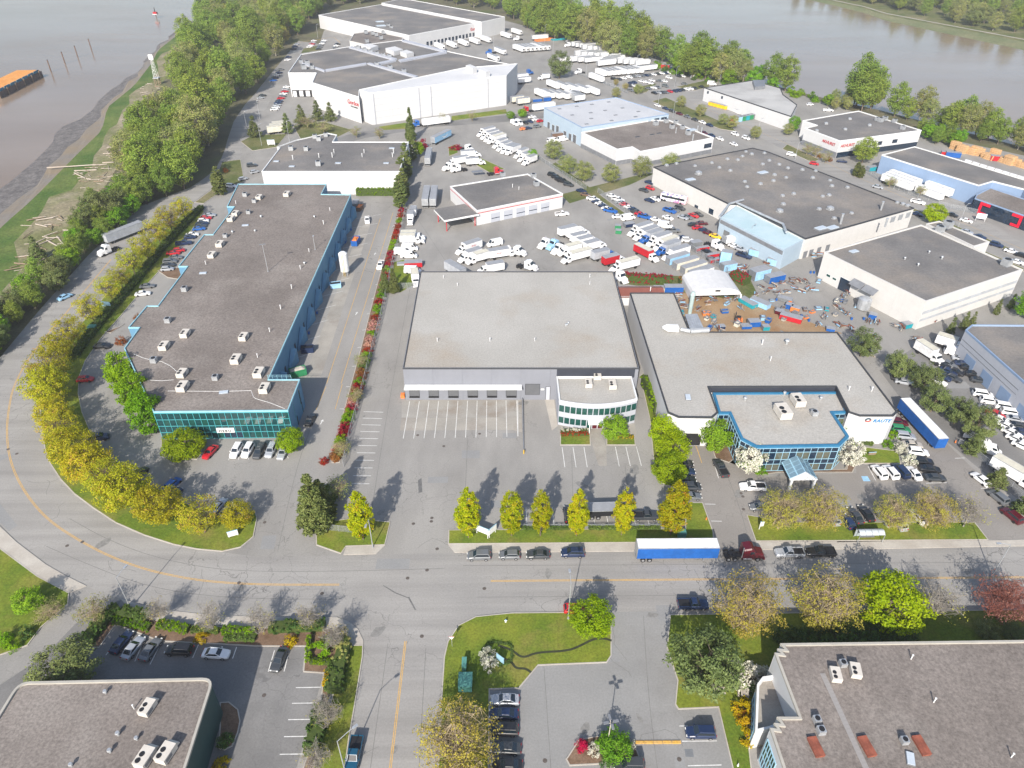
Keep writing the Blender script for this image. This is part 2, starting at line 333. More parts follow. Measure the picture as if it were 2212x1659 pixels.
sheet('dock_apron', GP('21 1258,130 2211,130 22 80,130 82,285 21 2211,285 1258,288'), .008, mat('oily_concrete', (.30, .285, .26), (.345, .33, .30), .12, .9, world=True, fine=.1, fsc=3, c3=(.25, .21, .17), sc3=.15))
sheet('dock_apron_slab', GP('21 1258,290 2211,287 22 82,287 88,415 21 2211,395 1243,400'), .009, CONCD)
sheet('ramp_strip', GP('22 275,95 360,105 395,360 345,400'), .009, CONC)
sheet('lane_slab', GP('11 900,300 1000,240 560,1600 420,1600'), .009, CONCD)
sheet('walkway', GP('22 660,400 760,400 815,540 820,705 750,705 700,540'), .009, CONCD)
sheet('office_plaza', GP('22 400,350 1060,345 1075,445 820,440 690,400 400,405'), .0095, CONCD)
for s in ('F 968,1176 1372,1173 1542,1171 1546,1190 982,1194', 'F 0,1137 37,1172 100,1220 142,1244 187,1266 150,1281 82,1245 0,1184 -60,1150 -60,1082',
          'F 262,1294 300,1305 362,1319 450,1328 553,1333 665,1333 728,1334 753,1343 773,1359 785,1384 785,1394 760,1394 740,1362 700,1354 553,1354 362,1347 280,1322',
          'F 1632,1171 2135,1168 2300,1164 2300,1178 1896,1186 1636,1188', 'F 748,1180 832,1178 812,1197 742,1199', 'F 1808,1154 1892,1148 1908,1170 1808,1172', 'F 1530,1480 1572,1480 1575,1502 1534,1502'):
    bb = MB(); bb.prism(ccw(GP(s)), .0, .11); ob('sidewalk', bb.mesh('sidewalk', [CONC]), kind='structure')
def lawn(s, m=GRASS, kerb=True, h=.13, name='lawn'):
    p = ccw(GP(s)); q = inset(p, .18); b = MB(); b.prism(q, 0, h, bottom=False)
    o = ob(name, b.mesh(name, [m]), kind='structure')
    if kerb: ob('kerb', MB().ring(p, q, 0, h+.02).mesh('kerb', [CONC]), o)
    return o
lawn('F 395,462 300,547 225,642 160,718 115,795 90,850 87,900 97,970 107,1000 130,1035 160,1067 200,1097 250,1130 312,1157 375,1177 425,1187 480,1192 520,1183 548,1160 556,1120 552,1104 490,1112 440,1105 400,1085 330,1050 270,1010 225,975 195,930 178,890 170,850 172,815 185,780 218,732 262,682 312,622 362,566 402,516 442,456 425,452')
lawn('F 682,1130 683,1178 737,1197 748,1181 832,1178 844,1128 760,1120')
lawn('F 969,1145 1480,1142 1481,1086 1518,1086 1541,1150 1542,1171 1372,1173 968,1176')
lawn('F 1612,1112 1632,1170 2135,1167 2105,1128 1700,1128')
lawn('F 1321,1322 1106,1324 1028,1332 990,1351 967,1386 959,1420 954,1494 946,1660 935,1800 1050,1800 1056,1660 1058,1490 1121,1488 1163,1438 1311,1432 1321,1417')
lawn('F 785,1394 760,1394 738,1440 700,1560 676,1660 660,1760 735,1760 746,1660 755,1594 768,1519 784,1419')
lawn('F -60,1150 0,1184 82,1245 150,1281 148,1305 90,1355 60,1395 0,1416 -60,1440')
lawn('F 1447,1328 2400,1314 2400,1420 1690,1410 1655,1480 1612,1560 1640,1800 1608,1800 1582,1660 1551,1529 1465,1533 1458,1522 1463,1470 1440,1400')
lawn('F 1210,931 1275,931 1276,962 1210,962'); lawn('F 1310,940 1371,940 1373,962 1310,962')
lawn('F 1382,812 1403,905 1412,1000 1432,1045 1470,1060 1455,1000 1440,925 1425,850 1402,800')
lawn('F 1849,1002 1866,966 1941,975 1946,1002'); lawn('F 363,985 348,965 348,948 440,952 434,984 426,993 400,992')
lawn('F 818,274 878,265 878,278 830,281', kerb=False); lawn('F 975,251 1093,236 1096,245 975,261', kerb=False)
lawn('F 633,272 700,264 762,281 728,297 650,302', GRASSD); lawn('F 548,292 620,290 598,318 545,326 520,306', GRASSD)
lawn('F 1408,219 1438,211 1500,238 1576,271 1590,284 1556,279 1456,240', GRASSD); lawn('F 1366,190 1420,180 1396,200 1372,204', GRASSD)
lawn('F 1460,188 1534,172 1532,188 1500,196', GRASSD); lawn('F 1690,322 1700,312 1770,345 1756,352', GRASSD); lawn('F 1880,412 2190,540 2185,545 1872,417', GRASSD); lawn('F 2120,540 2212,580 2212,588 2116,546', GRASSD)
lawn('F 1210,420 1370,380 1420,372 1360,400 1230,440', GRASSD, False, .03, 'verge'); lawn('F 1200,350 1360,468 1352,472 1190,356', GRASSD, False, .05, 'verge')
lawn('F 850,566 874,560 900,612 866,632 844,630', GRASS, False, .03, 'verge'); lawn('F 1020,352 1035,340 1090,365 1060,375', GRASS); lawn('F 968,318 985,312 990,330 970,338')
lawn('F 1336,592 1620,600 1640,640 1600,650 1420,625 1340,612', GRASSD, False, .02, 'verge')
lawn('F 480,350 520,345 528,392 490,405 440,440 420,438 455,412', GRASSD); lawn('F 655,105 690,98 694,108 650,115', GRASSD, False, .03, 'verge')
BED = lawn('F 200,1340 245,1318 300,1325 362,1349 553,1356 700,1356 738,1364 758,1396 735,1440 698,1560 670,1700 640,1700 690,1560 698,1455 655,1452 660,1397 560,1397 345,1386 250,1350 215,1400 185,1400', MULCH, True, .12, 'planting_bed')
lawn('F 1535,960 1570,950 1605,1012 1640,1026 1680,1020 1840,1020 1850,1000 1835,980 1830,1015 1640,1018 1590,990 1575,1000 1545,990', MULCH, True, .1, 'planting_bed')
lawn('F 1226,1635 1222,1640 1230,1655 1290,1652 1330,1645 1382,1636 1372,1610 1330,1600 1290,1590 1250,1598', MULCH, True, .12, 'planting_bed')
lawn('F 864,455 874,458 856,520 834,600 812,690 796,760 776,840 752,930 734,1000 716,1000 734,920 758,830 780,750 800,670 824,580 845,510', MULCH, True, .08, 'planting_bed')
lawn('F 410,575 425,610 362,600 340,585', MULCH); lawn('F 262,705 270,700 240,720 225,718', MULCH)
# painted markings: every stroke a piece of its own on the paving
PLANE = MB().poly([(-.5, -.5, 0), (.5, -.5, 0), (.5, .5, 0), (-.5, .5, 0)])
PW, PY = PLANE.mesh('stroke_white', [WPAINT]), PLANE.mesh('stroke_yellow', [YPAINT])
def stroke(a, b, w=.14, y=False, z=.014):
    d = b-a; return ob('painted_line', PY if y else PW, YARD, ((a.x+b.x)/2, (a.y+b.y)/2, z), math.atan2(d.y, d.x), scale=(d.length, w, 1))
def strokes(s, w=.14, y=False):
    for q in s.split(';'):
        p = GP(q.strip()); stroke(p[0], p[1], w, y)
def fan(a, b, n, w=.14, y=False):
    """n strokes spread evenly between two given strokes"""
    p, q = GP(a), GP(b)
    for k in range(n): f = k/(n-1); stroke(p[0].lerp(q[0], f), p[1].lerp(q[1], f), w, y)
fan('21 1328,148 1272,470', '21 2160,140 2168,455', 11); fan('22 40,140 50,450', '22 50,140 52,450', 2)
fan('21 930,237 1100,242', '21 828,860 980,860', 11); fan('22 433,545 457,717', '22 622,545 650,717', 3); fan('22 893,540 927,710', '22 1075,540 1118,705', 3)
fan('22 120,1065 130,1240', '22 1140,1055 1190,1230', 10)
strokes('22 1665,1035 1758,1037; 22 1720,1182 1812,1184; 22 1490,580 1530,690; 22 1745,680 1785,812; 23 865,710 930,830; 23 1365,855 1545,850; 23 1615,640 1700,637; 23 1725,768 1800,770; 23 1840,900 1920,898')
strokes('22 1545,430 1600,560; 22 1600,560 1640,680', .14, True)
strokes('32 1445,1293 1520,1293; 32 1470,1425 1770,1422; 32 1520,1637 1810,1630; 32 0,1293 60,1293')
fan('31 345,962 560,958', '31 205,1538 420,1535', 5); strokes('31 160,640 105,825; 31 293,615 243,822; 30 1010,560 915,680; 30 1260,520 1165,735; 30 1410,540 1297,760; 30 1715,590 1665,705; 30 2045,610 2010,710')
fan('11 1210,275 1178,298', '21 800,215 722,213', 13); fan('11 1090,190 870,230', '11 480,1390 300,1450', 12)
fan('20 1975,655 2010,560', '21 280,640 190,500', 7)
def ribbon(pts, w, off, z, m, name):
    b = MB(); L = []
    for i, p in enumerate(pts):
        d = (pts[min(i+1, len(pts)-1)]-pts[max(i-1, 0)]).normalized(); n = Vector((-d.y, d.x, 0)); L.append((p+n*(off-w/2), p+n*(off+w/2)))
    for (a, c), (e, f) in zip(L, L[1:]): b.poly([(a.x, a.y, z), (c.x, c.y, z), (f.x, f.y, z), (e.x, e.y, z)])
    return ob(name, b.mesh(name, [m]), YARD)
def smooth(pts, n=40):
    for _ in range(3):
        q = [pts[0]]
        for a, c in zip(pts, pts[1:]): q += [a.lerp(c, .25), a.lerp(c, .75)]
        pts = q+[pts[-1]]
    return pts
for s in ('F 240,560 150,668 70,760 30,830 19,880 14,930 19,985 37,1035 70,1087 112,1130 175,1170 237,1202 312,1230 390,1247 450,1256 553,1263 733,1263', 'F 1060,1255 1600,1251 2212,1247 2400,1246', 'F 843,1660 876,1385', 'F 800,2000 843,1660'):
    p = smooth(GP(s))
    for o in (-.13, .13): ribbon(p, .12, o, .014, YPAINT, 'centre_line')
for s in ('11 1185,175 735,1655', '11 1075,225 610,1655', '21 605,20 520,220', '21 745,0 685,215'): ribbon(GP(s), .13, 0, .014, YPAINT, 'lane_line')
ribbon(GP('F 1500,224 1690,306 1850,382 2000,446 2212,540'), .12, 0, .014, YPAINT, 'centre_line')
ribbon(GP('F 645,92 720,80 735,92'), .4, 0, .03, YPAINT, 'yellow_kerb_line')
def patch(s, m, z=.011, name='asphalt_patch'): sheet(name, GP(s), z, m, None, YARD)
patch('21 60,1310 180,1305 155,1425 35,1425', mat('patch_asphalt', (.25, .25, .248), (.275, .275, .27), .2, .9, world=True, fine=.1, fsc=3))
patch('20 -20,615 130,590 130,610 -20,670', MATS['patch_asphalt']); patch('20 -40,1010 0,1030 150,1220 75,1270 -40,1150', MATS['patch_asphalt'])
patch('32 1400,1560 1490,1560 1500,1655 1410,1655', MATS['patch_asphalt'])
MAN = MB().cyl(0, 0, 0, .012, .36, .36, 12).mesh('manhole', [mat('iron_cover', (.09, .075, .065), (.13, .11, .10), 3, .7)])
for x, y in px('20 70,562 145,600 712,1362 580,1395 31 570,147 1310,15 1973,105 1433,517 70,1027 21 75,1193 1397,440 1932,428 1623,535 1520,1155 1515,1185 1360,1205 1478,1605 1565,1422 30 2065,55 32 285,1592 1445,1580 22 1980,942 1995,970 2000,1080'):
    ob('manhole_cover', MAN, YARD, G(x, y, .011), scale=(1.0, 1.0, 1))
STAIN = mat('oil_stain', (.12, .118, .115), (.17, .168, .165), 1.0, .7, world=True, fine=.2, fsc=3)
for s in ('21 1400,830 1430,810 1438,930 1405,940', '31 1310,180 1325,178 1385,290 1372,292', '31 1100,75 1210,140 1320,185 1310,188 1200,146 1098,82'): patch(s, STAIN, .0125, 'oil_stain')
# accessible bays
for s, m in (('23 805,795 860,795 885,838 825,838', MATTE['sky']), ('32 1490,1492 1560,1492 1572,1560 1500,1560', MATTE['grey'])): patch(s, m, .0135, 'accessible_bay')
AR = [(-.12, -1), (.12, -1), (.12, .2), (.45, .2), (0, 1), (-.45, .2), (-.12, .2)]
ARM = MB().poly([(x, y, 0) for x, y in AR]).mesh('arrow', [WPAINT])
for s in ('11 1028,533', '11 868,1048', '21 568,325'):
    x, y = px(s)[0]; ob('painted_arrow', ARM, YARD, G(x, y, .014), rad(-8))
EDGEM = mat('lawn_edging', (.03, .035, .02), (.05, .055, .03), 1, .95, world=True)
for s in ('32 -120,600 0,640 90,715 210,660 480,650 600,600 700,545 800,540 860,560', '32 -60,720 0,745 30,800 120,800 165,835'): ribbon(smooth(GP(s)), .42, 0, .16, EDGEM, 'lawn_edging')
SEAM = mat('crack_seal', (.15, .147, .14), (.20, .195, .185), 1.0, .8, world=True)
def seam(s, w=.09, z=.0122, n=0): ribbon(smooth(GP(s)), w, 0, z, SEAM, 'asphalt_seam')
for s in ('F 100,1180 180,1215 300,1262 420,1285 560,1294 740,1294', 'F 150,1120 230,1165 330,1203 450,1228 560,1235 740,1234 960,1228', 'F 1000,1222 1400,1220 2212,1214', 'F 1030,1290 1500,1286 2212,1279', 'F 905,1660 920,1400', 'F 800,1660 838,1390', 'F 890,600 838,880 800,1120', 'F 1010,950 1000,1180', 'F 1235,980 1240,1180', 'F 680,900 640,1010 600,1190', 'F 1350,1000 1362,1120', 'F 1175,1440 1190,1660', 'F 1390,1330 1400,1500 1420,1660', 'F 1560,1000 1600,1100 1620,1180', 'F 2000,1010 2080,1120', 'F 900,470 960,560', 'F 1060,480 1300,440', 'F 930,330 1010,390'): seam(s)
jr = random.Random(21)
for k in range(46):
    q = (jr.uniform(60, 2150), jr.uniform(420, 1650)); pts = [G(*q)]; a = jr.uniform(0, 6.28)
    for j in range(5): a += jr.gauss(0, .6); pts.append(pts[-1]+Vector((math.cos(a), math.sin(a), 0))*jr.uniform(.8, 2.2))
    ribbon(pts, .07, 0, .0115, SEAM, 'asphalt_crack')
for k in range(60):
    q = (jr.uniform(60, 2150), jr.uniform(300, 1650)); c = G(*q); r0 = jr.uniform(.3, 1.3); a0 = jr.uniform(0, 3)
    b = MB().poly([(r0*jr.uniform(.6, 1.2)*1.6*math.cos(j*.7), r0*jr.uniform(.5, 1.0)*math.sin(j*.7), 0) for j in range(9)])
    ob('oil_stain', b.mesh('oil_stain', [MATS['worn_stain'] if 'worn_stain' in MATS else mat('worn_stain', (.20, .195, .185), (.255, .248, .235), .8, .8, world=True, fine=.2, fsc=2)]), YARD, (c.x, c.y, .0118), a0)
for k in range(26):
    q = (jr.uniform(820, 2100), jr.uniform(260, 1640)); c = G(*q); w_, l_ = jr.uniform(1.5, 4), jr.uniform(2, 7)
    ob('asphalt_patch', MB().poly([(-l_/2, -w_/2, 0), (l_/2, -w_/2, 0), (l_/2, w_/2, 0), (-l_/2, w_/2, 0)]).mesh('asphalt_patch', [MATS['patch_asphalt']]), YARD, (c.x, c.y, .0105), rad(27 if q[1] < 560 else 0))
# ---------------------------------------------------------------- buildings
CAMP = Vector((0, 0, CAMH))
class Bld: pass
def building(name, label, roof, H, wall, roofm, coping=None, par=.45, cw=.35, pw=7.5, cat='building', z0=0.0, joints=True, roofz=None):
    """roof outline is traced at height H; walls drop to z0; long lit walls are split into panels with open joints"""
    b = Bld(); poly = ccw([(p.x, p.y) for p in (GP(roof, H) if isinstance(roof, str) else roof)])
    cx = sum(p[0] for p in poly)/len(poly); cy = sum(p[1] for p in poly)/len(poly)
    b.o = thing(name, label, cat, (cx, cy, 0)); b.c = Vector((cx, cy, 0)); b.H = H
    b.p = [Vector((x-cx, y-cy, 0)) for x, y in poly]; n = len(b.p)
    core = inset(b.p, .12)
    ob('wall', MB().prism(core, z0, H-par-.02, 0, bottom=False).mesh('wall', [wall]), b.o)
    rz = H-par if roofz is None else roofz
    q = inset(b.p, cw)
    rm = MB().poly([(v[0], v[1], rz) for v in inset(b.p, cw-.05)]); ob('roof', rm.mesh('roof', [roofm]), b.o)
    ob('parapet_coping', MB().ring(inset(b.p, -.04), q, rz-.12, H+.02).mesh('coping', [coping or WTRIM]), b.o)
    for i in range(n):
        a, c = b.p[i], b.p[(i+1) % n]; d = c-a; L = d.length; nn = Vector((d.y, -d.x, 0)).normalized()
        if L < .6: continue
        front = nn.dot(CAMP-(b.c+(a+c)/2)) > 0
        k = max(1, round(L/pw)) if (front and joints) else 1
        w = L/k
        me = MB().box(.015 if k > 1 else 0, 0, z0, w-(.015 if k > 1 else 0), .11, H-par+.3).mesh('wall_panel', [wall])
        for j in range(k):
            ob('wall_panel', me, b.o, a+d*(j/k), math.atan2(d.y, d.x))
    return b
def edge(b, i): a, c = b.p[i], b.p[(i+1) % len(b.p)]; return a, c, (c-a).normalized(), (c-a).length
def near_edge(b, x, y, z=3.0):
    """index of the camera-facing wall that a photo point lies on"""
    best = (1e9, 0)
    for i in range(len(b.p)):
        a, c, d, L = edge(b, i); nn = Vector((d.y, -d.x, 0))
        if nn.dot(CAMP-(b.c+a)) <= 0: continue
        u, zz = uv(b, i, x, y)
        e = max(0, -u, u-L)+max(0, -zz, zz-b.H)*2
        if e < best[0]: best = (e, i)
    return best[1]
def uv(b, i, x, y):
    a, c, d, L = edge(b, i); nn = Vector((d.y, -d.x, 0)); r = ray(x, y); A = b.c+a
    t = (A-CAMP).dot(nn)/r.dot(nn); P = CAMP+r*t
    return (P-A).dot(d), P.z
def wbox(b, i, name, u0, u1, z0, z1, m, out=.05, inn=.0, parent=None, label=None):
    a, c, d, L = edge(b, i)
    me = MB().box(0, -out, 0, u1-u0, inn, z1-z0).mesh(name, [m])
    o = ob(name, me, b.o, a+d*u0+Vector((0, 0, z0)), math.atan2(d.y, d.x))
    if label: o['label'] = label
    return o
def wpx(b, name, s, m, out=.05, zmin=None, frame=None, i=None):
    """boxes on a wall from photo rectangles 'x0,y0 x1,y1' (top-left, bottom-right)"""
    p = px(s); res = []
    for (x0, y0), (x1, y1) in zip(p[::2], p[1::2]):
        k = near_edge(b, (x0+x1)/2, (y0+y1)/2) if i is None else i
        u0, za = uv(b, k, x0, y0); u1, zb = uv(b, k, x1, y1)
        u0, u1 = min(u0, u1), max(u0, u1); z0, z1 = min(za, zb), max(za, zb)
        if zmin is not None: z0 = zmin
        if frame:
            f = wbox(b, k, 'frame', u0-.12, u1+.12, max(.03, z0-.12), z1+.12, frame, out*.5)
        res.append((wbox(b, k, name, u0, u1, max(.03, z0), z1, m, out), k))
    return res
def curtain(b, i, u0, u1, z0, z1, nc, rows, fm, gms, skip=None, out=.10):
    """glazed wall: every pane an object of its own between proud mullions"""
    a, c, d, L = edge(b, i); an = math.atan2(d.y, d.x); w = (u1-u0)/nc; hs = [z0+(z1-z0)*r for r in rows]
    mb = MB()
    for k in range(nc+1): mb.box(u0+k*w-.05, -out-.05, z0, u0+k*w+.05, -.0, z1)
    for h in hs: mb.box(u0, -out-.065, h-.05, u1, 0, h+.05)
    ob('mullions', mb.mesh('mullions', [fm]), b.o, a, an)
    for r in range(len(hs)-1):
        ms = [MB().box(.04, -out+.02, .04, w-.04, -.01, hs[r+1]-hs[r]-.04).mesh('pane', [g]) for g in gms[r]]
        for k in range(nc):
            if skip and (k, r) in skip: continue
            ob('pane', ms[(k*7+r*3) % len(ms)], b.o, a+d*(u0+k*w)+Vector((0, 0, hs[r])), an)
def lettering(b, i, text, u, z, size, m, shear=0.0, out=.12, name='lettering', rz=0.0, space=1.0):
    cu = bpy.data.curves.new(name, 'FONT'); cu.body = text; cu.size = size; cu.extrude = .04; cu.shear = shear; cu.offset = size*.012; cu.space_character = space
    cu.materials.append(m); a, c, d, L = edge(b, i); t = bpy.data.objects.new(name, cu); COL.objects.link(t)
    bpy.context.view_layer.update(); me = bpy.data.meshes.new_from_object(t.evaluated_get(bpy.context.evaluated_depsgraph_get())); bpy.data.objects.remove(t)
    o = ob(name, me, b.o)
    nn = Vector((d.y, -d.x, 0)); o.location = a+d*u+nn*out+Vector((0, 0, z))
    o.rotation_euler = (math.pi/2, 0, math.atan2(d.y, d.x)); return o
def roofprism(name, label, s, H, h, m, parent, mt=None):
    return ob(name, MB().prism(ccw([(p.x-parent.location.x, p.y-parent.location.y) for p in GP(s, H+h)]), H, H+h, 0, bottom=False).mesh(name, [m]), parent)

# B1 grey warehouse in the middle
b1 = building('warehouse', 'long grey warehouse with pale gravel roof and six loading docks in the middle', 'F 870,795 1380,795 1325,586 908,586', 9.9, LILACW, PALEROOF, TRIM, .25, .26)
e1 = near_edge(b1, 1000, 815)
wpx(b1, 'dock_door', '21 1325,25 1412,100 1492,25 1578,100 1662,25 1748,100 1830,25 1915,98 1997,25 2080,98 2163,25 2248,98', DOORG, .06, None, TRIM, e1)
for r in wpx(b1, 'dock_bumper', '21 1325,104 1415,114 1492,104 1580,114 1662,104 1750,114 1830,102 1917,112 1997,102 2082,112 2163,102 2250,112', BLACK, .25, None, None, e1): pass
wpx(b1, 'roller_door', '22 118,0 235,88', DOORG, .05, None, TRIM, e1)
wpx(b1, 'door', '22 296,22 326,92', PALEGW, .05, .05, TRIM, e1); wpx(b1, 'notice_plate', '22 250,38 278,50', WTRIM, .05, None, None, e1)
u0, zc = uv(b1, e1, 870, 832); u1, _ = uv(b1, e1, 1127, 832)
a, c, d, L = edge(b1, e1)
ob('canopy', MB().box(.1, -2.0, zc-.1, u1, -.12, zc+.25).mesh('canopy', [WTRIM]), b1.o, a, math.atan2(d.y, d.x))
# its curved office
def arc(p, q, sag, n=14):
    out = []
    for k in range(n+1):
        f = k/n; m = p.lerp(q, f); out.append(m+Vector((0, -sag*4*f*(1-f), 0)))
    return out
OH = 7.4
pl, pr = G(1208, 865, OH), G(1377, 861, OH); fl, fr = G(1202, 812, OH), G(1366, 806, OH)
yb = b1.c.y+a.y-.15
front = arc(pl, pr, 2.0)
b1o = building('office_block', 'white two-storey office with curved front and green ribbon windows', front+[Vector((pr.x, yb, 0)), Vector((pl.x, yb, 0))], OH, PALEGW, PALEROOF, WTRIM, .5, .3, 60)
for i in range(len(b1o.p)):
    A, C, D, LL = edge(b1o, i)
    if D.x < .9: continue
    t = (A.x-b1o.p[0].x)
    if LL > 8: continue
    wbox(b1o, i, 'window', .10, LL-.10, 4.2, 6.1, GLASSG, .05)
    if 5 <= i <= 7: wbox(b1o, i, 'door', .12, LL-.12, .1, 2.7, MATTE['maroon'] if i != 5 else GLASSG, .05)
    else: wbox(b1o, i, 'window', .10, LL-.10, .8, 2.6, GLASSG, .05)
k = 6; A, C, D, LL = edge(b1o, k)
ob('entrance_canopy', MB().box(-1.2, -2.2, 2.9, LL+1.2, -.12, 3.15).box(-.9, -2.1, 0, -.7, -1.9, 2.9).mesh('entrance_canopy', [WTRIM]), b1o.o, A, math.atan2(D.y, D.x))
# B2 RAUTE building
b2 = building('factory_hall', 'white factory hall with pale gravel roof and blue RAUTE lettering', 'F 1361,632 1456,632 1490,716 1809,717 1939,889 1930,897 1858,897 1834,889 1806,834 1531,835 1551,890 1538,901 1466,900 1443,890', 8.7, WHITEW, PALEROOF, TRIM, .3, .26)
i = near_edge(b2, 1890, 920)
u, z = uv(b2, i, 1882, 911); RB = MATTE['blue']; RB2 = plain('sign_blue', (.005, .20, .48), .5)
lettering(b2, i, 'RAUTE', u+.25, z-.1, 1.3, RB2, .25, space=1.05)
uu, zz = uv(b2, i, 1875, 907)
A, C, D, LL = edge(b2, i)
for nm, m, a0, a1 in (('emblem_arc', plain('emblem_dark', (.04, .08, .11), .5), 20, 190), ('emblem_arc', plain('emblem_red', (.42, .10, .08), .5), 200, 370)):
    mb = MB(); P = []
    for k in range(13):
        t = rad(a0+(a1-a0)*k/12); P.append((math.cos(t), math.sin(t)))
    mb.loft([[(x*.75, -.16, y*.6) for x, y in P]+[(x*.4, -.16, y*.28-.04) for x, y in P[::-1]], [(x*.75, -.02, y*.6) for x, y in P]+[(x*.4, -.02, y*.28-.04) for x, y in P[::-1]]])
    ob(nm, mb.mesh(nm, [m]), b2.o, A+D*uu+Vector((0, 0, zz)), math.atan2(D.y, D.x))
wpx(b2, 'roller_door', '22 1500,425 1610,430', DARK, .04, .1, None, near_edge(b2, 1500, 915))
wbox(b2, near_edge(b2, 1500, 915), 'bay_opening', 1.2, 6.2, .1, 3.2, BLACK, .03)
b2o = building('office_pavilion', 'low glass office with blue roof edge and gabled entrance porch', 'F 1540,848 1812,846 1831,890 1800,891 1834,942 1814,962 1635,965 1601,947 1576,892 1553,892', 7.5, GLASSB, PALEROOF, BLUEF, .35, .55, 60)
for i in range(len(b2o.p)):
    A, C, D, LL = edge(b2o, i); nn = Vector((D.y, -D.x, 0))
    if nn.dot(CAMP-(b2o.c+A)) <= 0 or (A.y+b2o.c.y) > 131 and D.x > .9 and LL > 20: continue
    curtain(b2o, i, .05, LL-.05, .35, 7.0, max(1, round(LL/1.5)), (0, .30, .50, .82, 1), PALEBF, ([GLASSO, GLASSB, GLASSO], [GLASSB], [GLASSO, GLASSO, GLASSB], [GLASSB]))
NAVYC = plain('navy_cladding', (.035, .04, .055), .6)
def edge_px(b, a, c, H):
    A, C = G(*a, H), G(*c, H)
    def d_(i): p, q, _, _ = edge(b, i); return min((b.c+p-A).to_2d().length+(b.c+q-C).to_2d().length, (b.c+p-C).to_2d().length+(b.c+q-A).to_2d().length)
    return min(range(len(b.p)), key=d_)
for a_, c_ in (((1806, 834), (1531, 835)), ((1834, 889), (1806, 834)), ((1531, 835), (1551, 890))):
    i = edge_px(b2, a_, c_, 8.7); wbox(b2, i, 'dark_cladding', .02, edge(b2, i)[3]-.02, 6.9, 8.6, NAVYC, .03)
u_a, u_b = uv(b1, e1, 1203, 800)[0], uv(b1, e1, 1372, 800)[0]; wbox(b1, e1, 'dark_cladding', u_a, min(u_b, edge(b1, e1)[3]-.05), 7.0, 9.6, NAVYC, .03)
# gabled porch
i = near_edge(b2o, 1720, 1000); u, z = uv(b2o, i, 1715, 1000); A, C, D, LL = edge(b2o, i); PW_ = 5.6; PD = 6.0; ph = 3.0; pk = 4.9
por = ob('entrance_porch', MB().box(-PW_/2, -PD, 0, -PW_/2+.45, -PD+.45, ph).box(PW_/2-.45, -PD, 0, PW_/2, -PD+.45, ph).loft([[(-PW_/2-.3, -PD-.1, ph-.1), (PW_/2+.3, -PD-.1, ph-.1), (0, -PD-.1, pk+.1)], [(-PW_/2-.3, -PD+.4, ph-.1), (PW_/2+.3, -PD+.4, ph-.1), (0, -PD+.4, pk+.1)]]).mesh('entrance_porch', [WTRIM]), b2o.o, A+D*u, math.atan2(D.y, D.x))
for sx in (-1, 1):
    for k in range(4):
        for r in range(2):
            y0 = -PD+.5+k*(PD-.7)/4; y1 = y0+(PD-.7)/4-.12; f0, f1 = r/2+.04, r/2+.46
            q = lambda f: (sx*(PW_/2+.2)*(1-f), ph+(pk-ph)*f)
            (xa, za), (xb, zb) = q(f0), q(f1)
            ob('roof_pane', MB().loft([[(xa, y0, za), (xa, y1, za), (xa, y1, za+.05), (xa, y0, za+.05)], [(xb, y0, zb), (xb, y1, zb), (xb, y1, zb+.05), (xb, y0, zb+.05)]]).mesh('roof_pane', [plain('porch_glass', (.16, .26, .33), .08, spec=.9)]), por)
    ob('porch_rafters', MB().loft([[(sx*(PW_/2+.25), -PD+.45, ph-.12), (sx*(PW_/2+.25), -.2, ph-.12), (sx*(PW_/2+.25), -.2, ph+.0), (sx*(PW_/2+.25), -PD+.45, ph)], [(0, -PD+.45, pk-.12), (0, -.2, pk-.12), (0, -.2, pk), (0, -PD+.45, pk)]]).mesh('porch_rafters', [PALEBF]), por)
# B3 long blue building on the left
b3 = building('industrial_unit', 'long blue industrial building with brown gravel roof and sawtooth west side', 'F 514,397 705,397 694,419 758,420 580,819 648,819 622,886 331,889 268,752 301,707 277,707 317,660 341,660 405,575 385,575 441,506 460,506 506,446 490,446', 8.3, BLUEW, GRAVELROOF, CYANB, .3, .2, 8.5)
i = near_edge(b3, 480, 920); A, C, D, LL = edge(b3, i)
curtain(b3, i, .05, LL-.05, .15, 7.8, 21, (0, .25, .5, .75, 1), TEALF, ([GLASST, GLASSG], [GLASST], [GLASST, GLASSG], [GLASST]), skip={(k, 0) for k in (10, 11, 12)})
wbox(b3, i, 'door_recess', LL*10/21, LL*13/21, .1, 1.9, GLASSB, .02)
u, z = uv(b3, i, 488, 929)
wbox(b3, i, 'name_board', u-2.1, u+2.1, z-.55, z+.75, WTRIM, .3); lettering(b3, i, 'HEBO', u-1.55, z-.3, .95, BLACK, 0, .34, space=1.3)
wpx(b3, 'window', '21 362,55 393,160 318,170 345,290 390,160 420,280 350,280 372,345', GLASSB, .05, None, TEALF, near_edge(b3, 640, 870))
ie = near_edge(b3, 690, 630); A, C, D, LL = edge(b3, ie)
nd = 11
for k in range(nd):
    u = LL*(k+.5)/nd
    fin = ob('dock_fin', MB().loft([[(u-3.2, -.12, 0), (u+3.2, -.12, 0), (u+3.2, -.12, 4.6)], [(u-3.2, -1.9, 0), (u+3.2, -1.9, 0), (u+3.2, -1.9, 4.6)]][:1]+[[(u-3.2, -.35, 0), (u+3.2, -1.7, 0), (u+3.2, -1.7, 4.2)]]).mesh('dock_fin', [BLUEW]), b3.o, A, math.atan2(D.y, D.x))
    wbox(b3, ie, 'loading_door', u-4.6 if u > 4.7 else .2, u-3.4 if u > 4.7 else 1.2, .1, 3.2, GLASSB, .05)
# B4 white building behind
b4 = building('white_shed', 'white flat-roofed shed behind the long blue building with dark row of cedars', 'F 565,370 863,370 883,306 719,306 728,291 708,287 640,302 598,317 604,319', 9.9, WHITEW, GREYROOF, WTRIM, .35, .3)
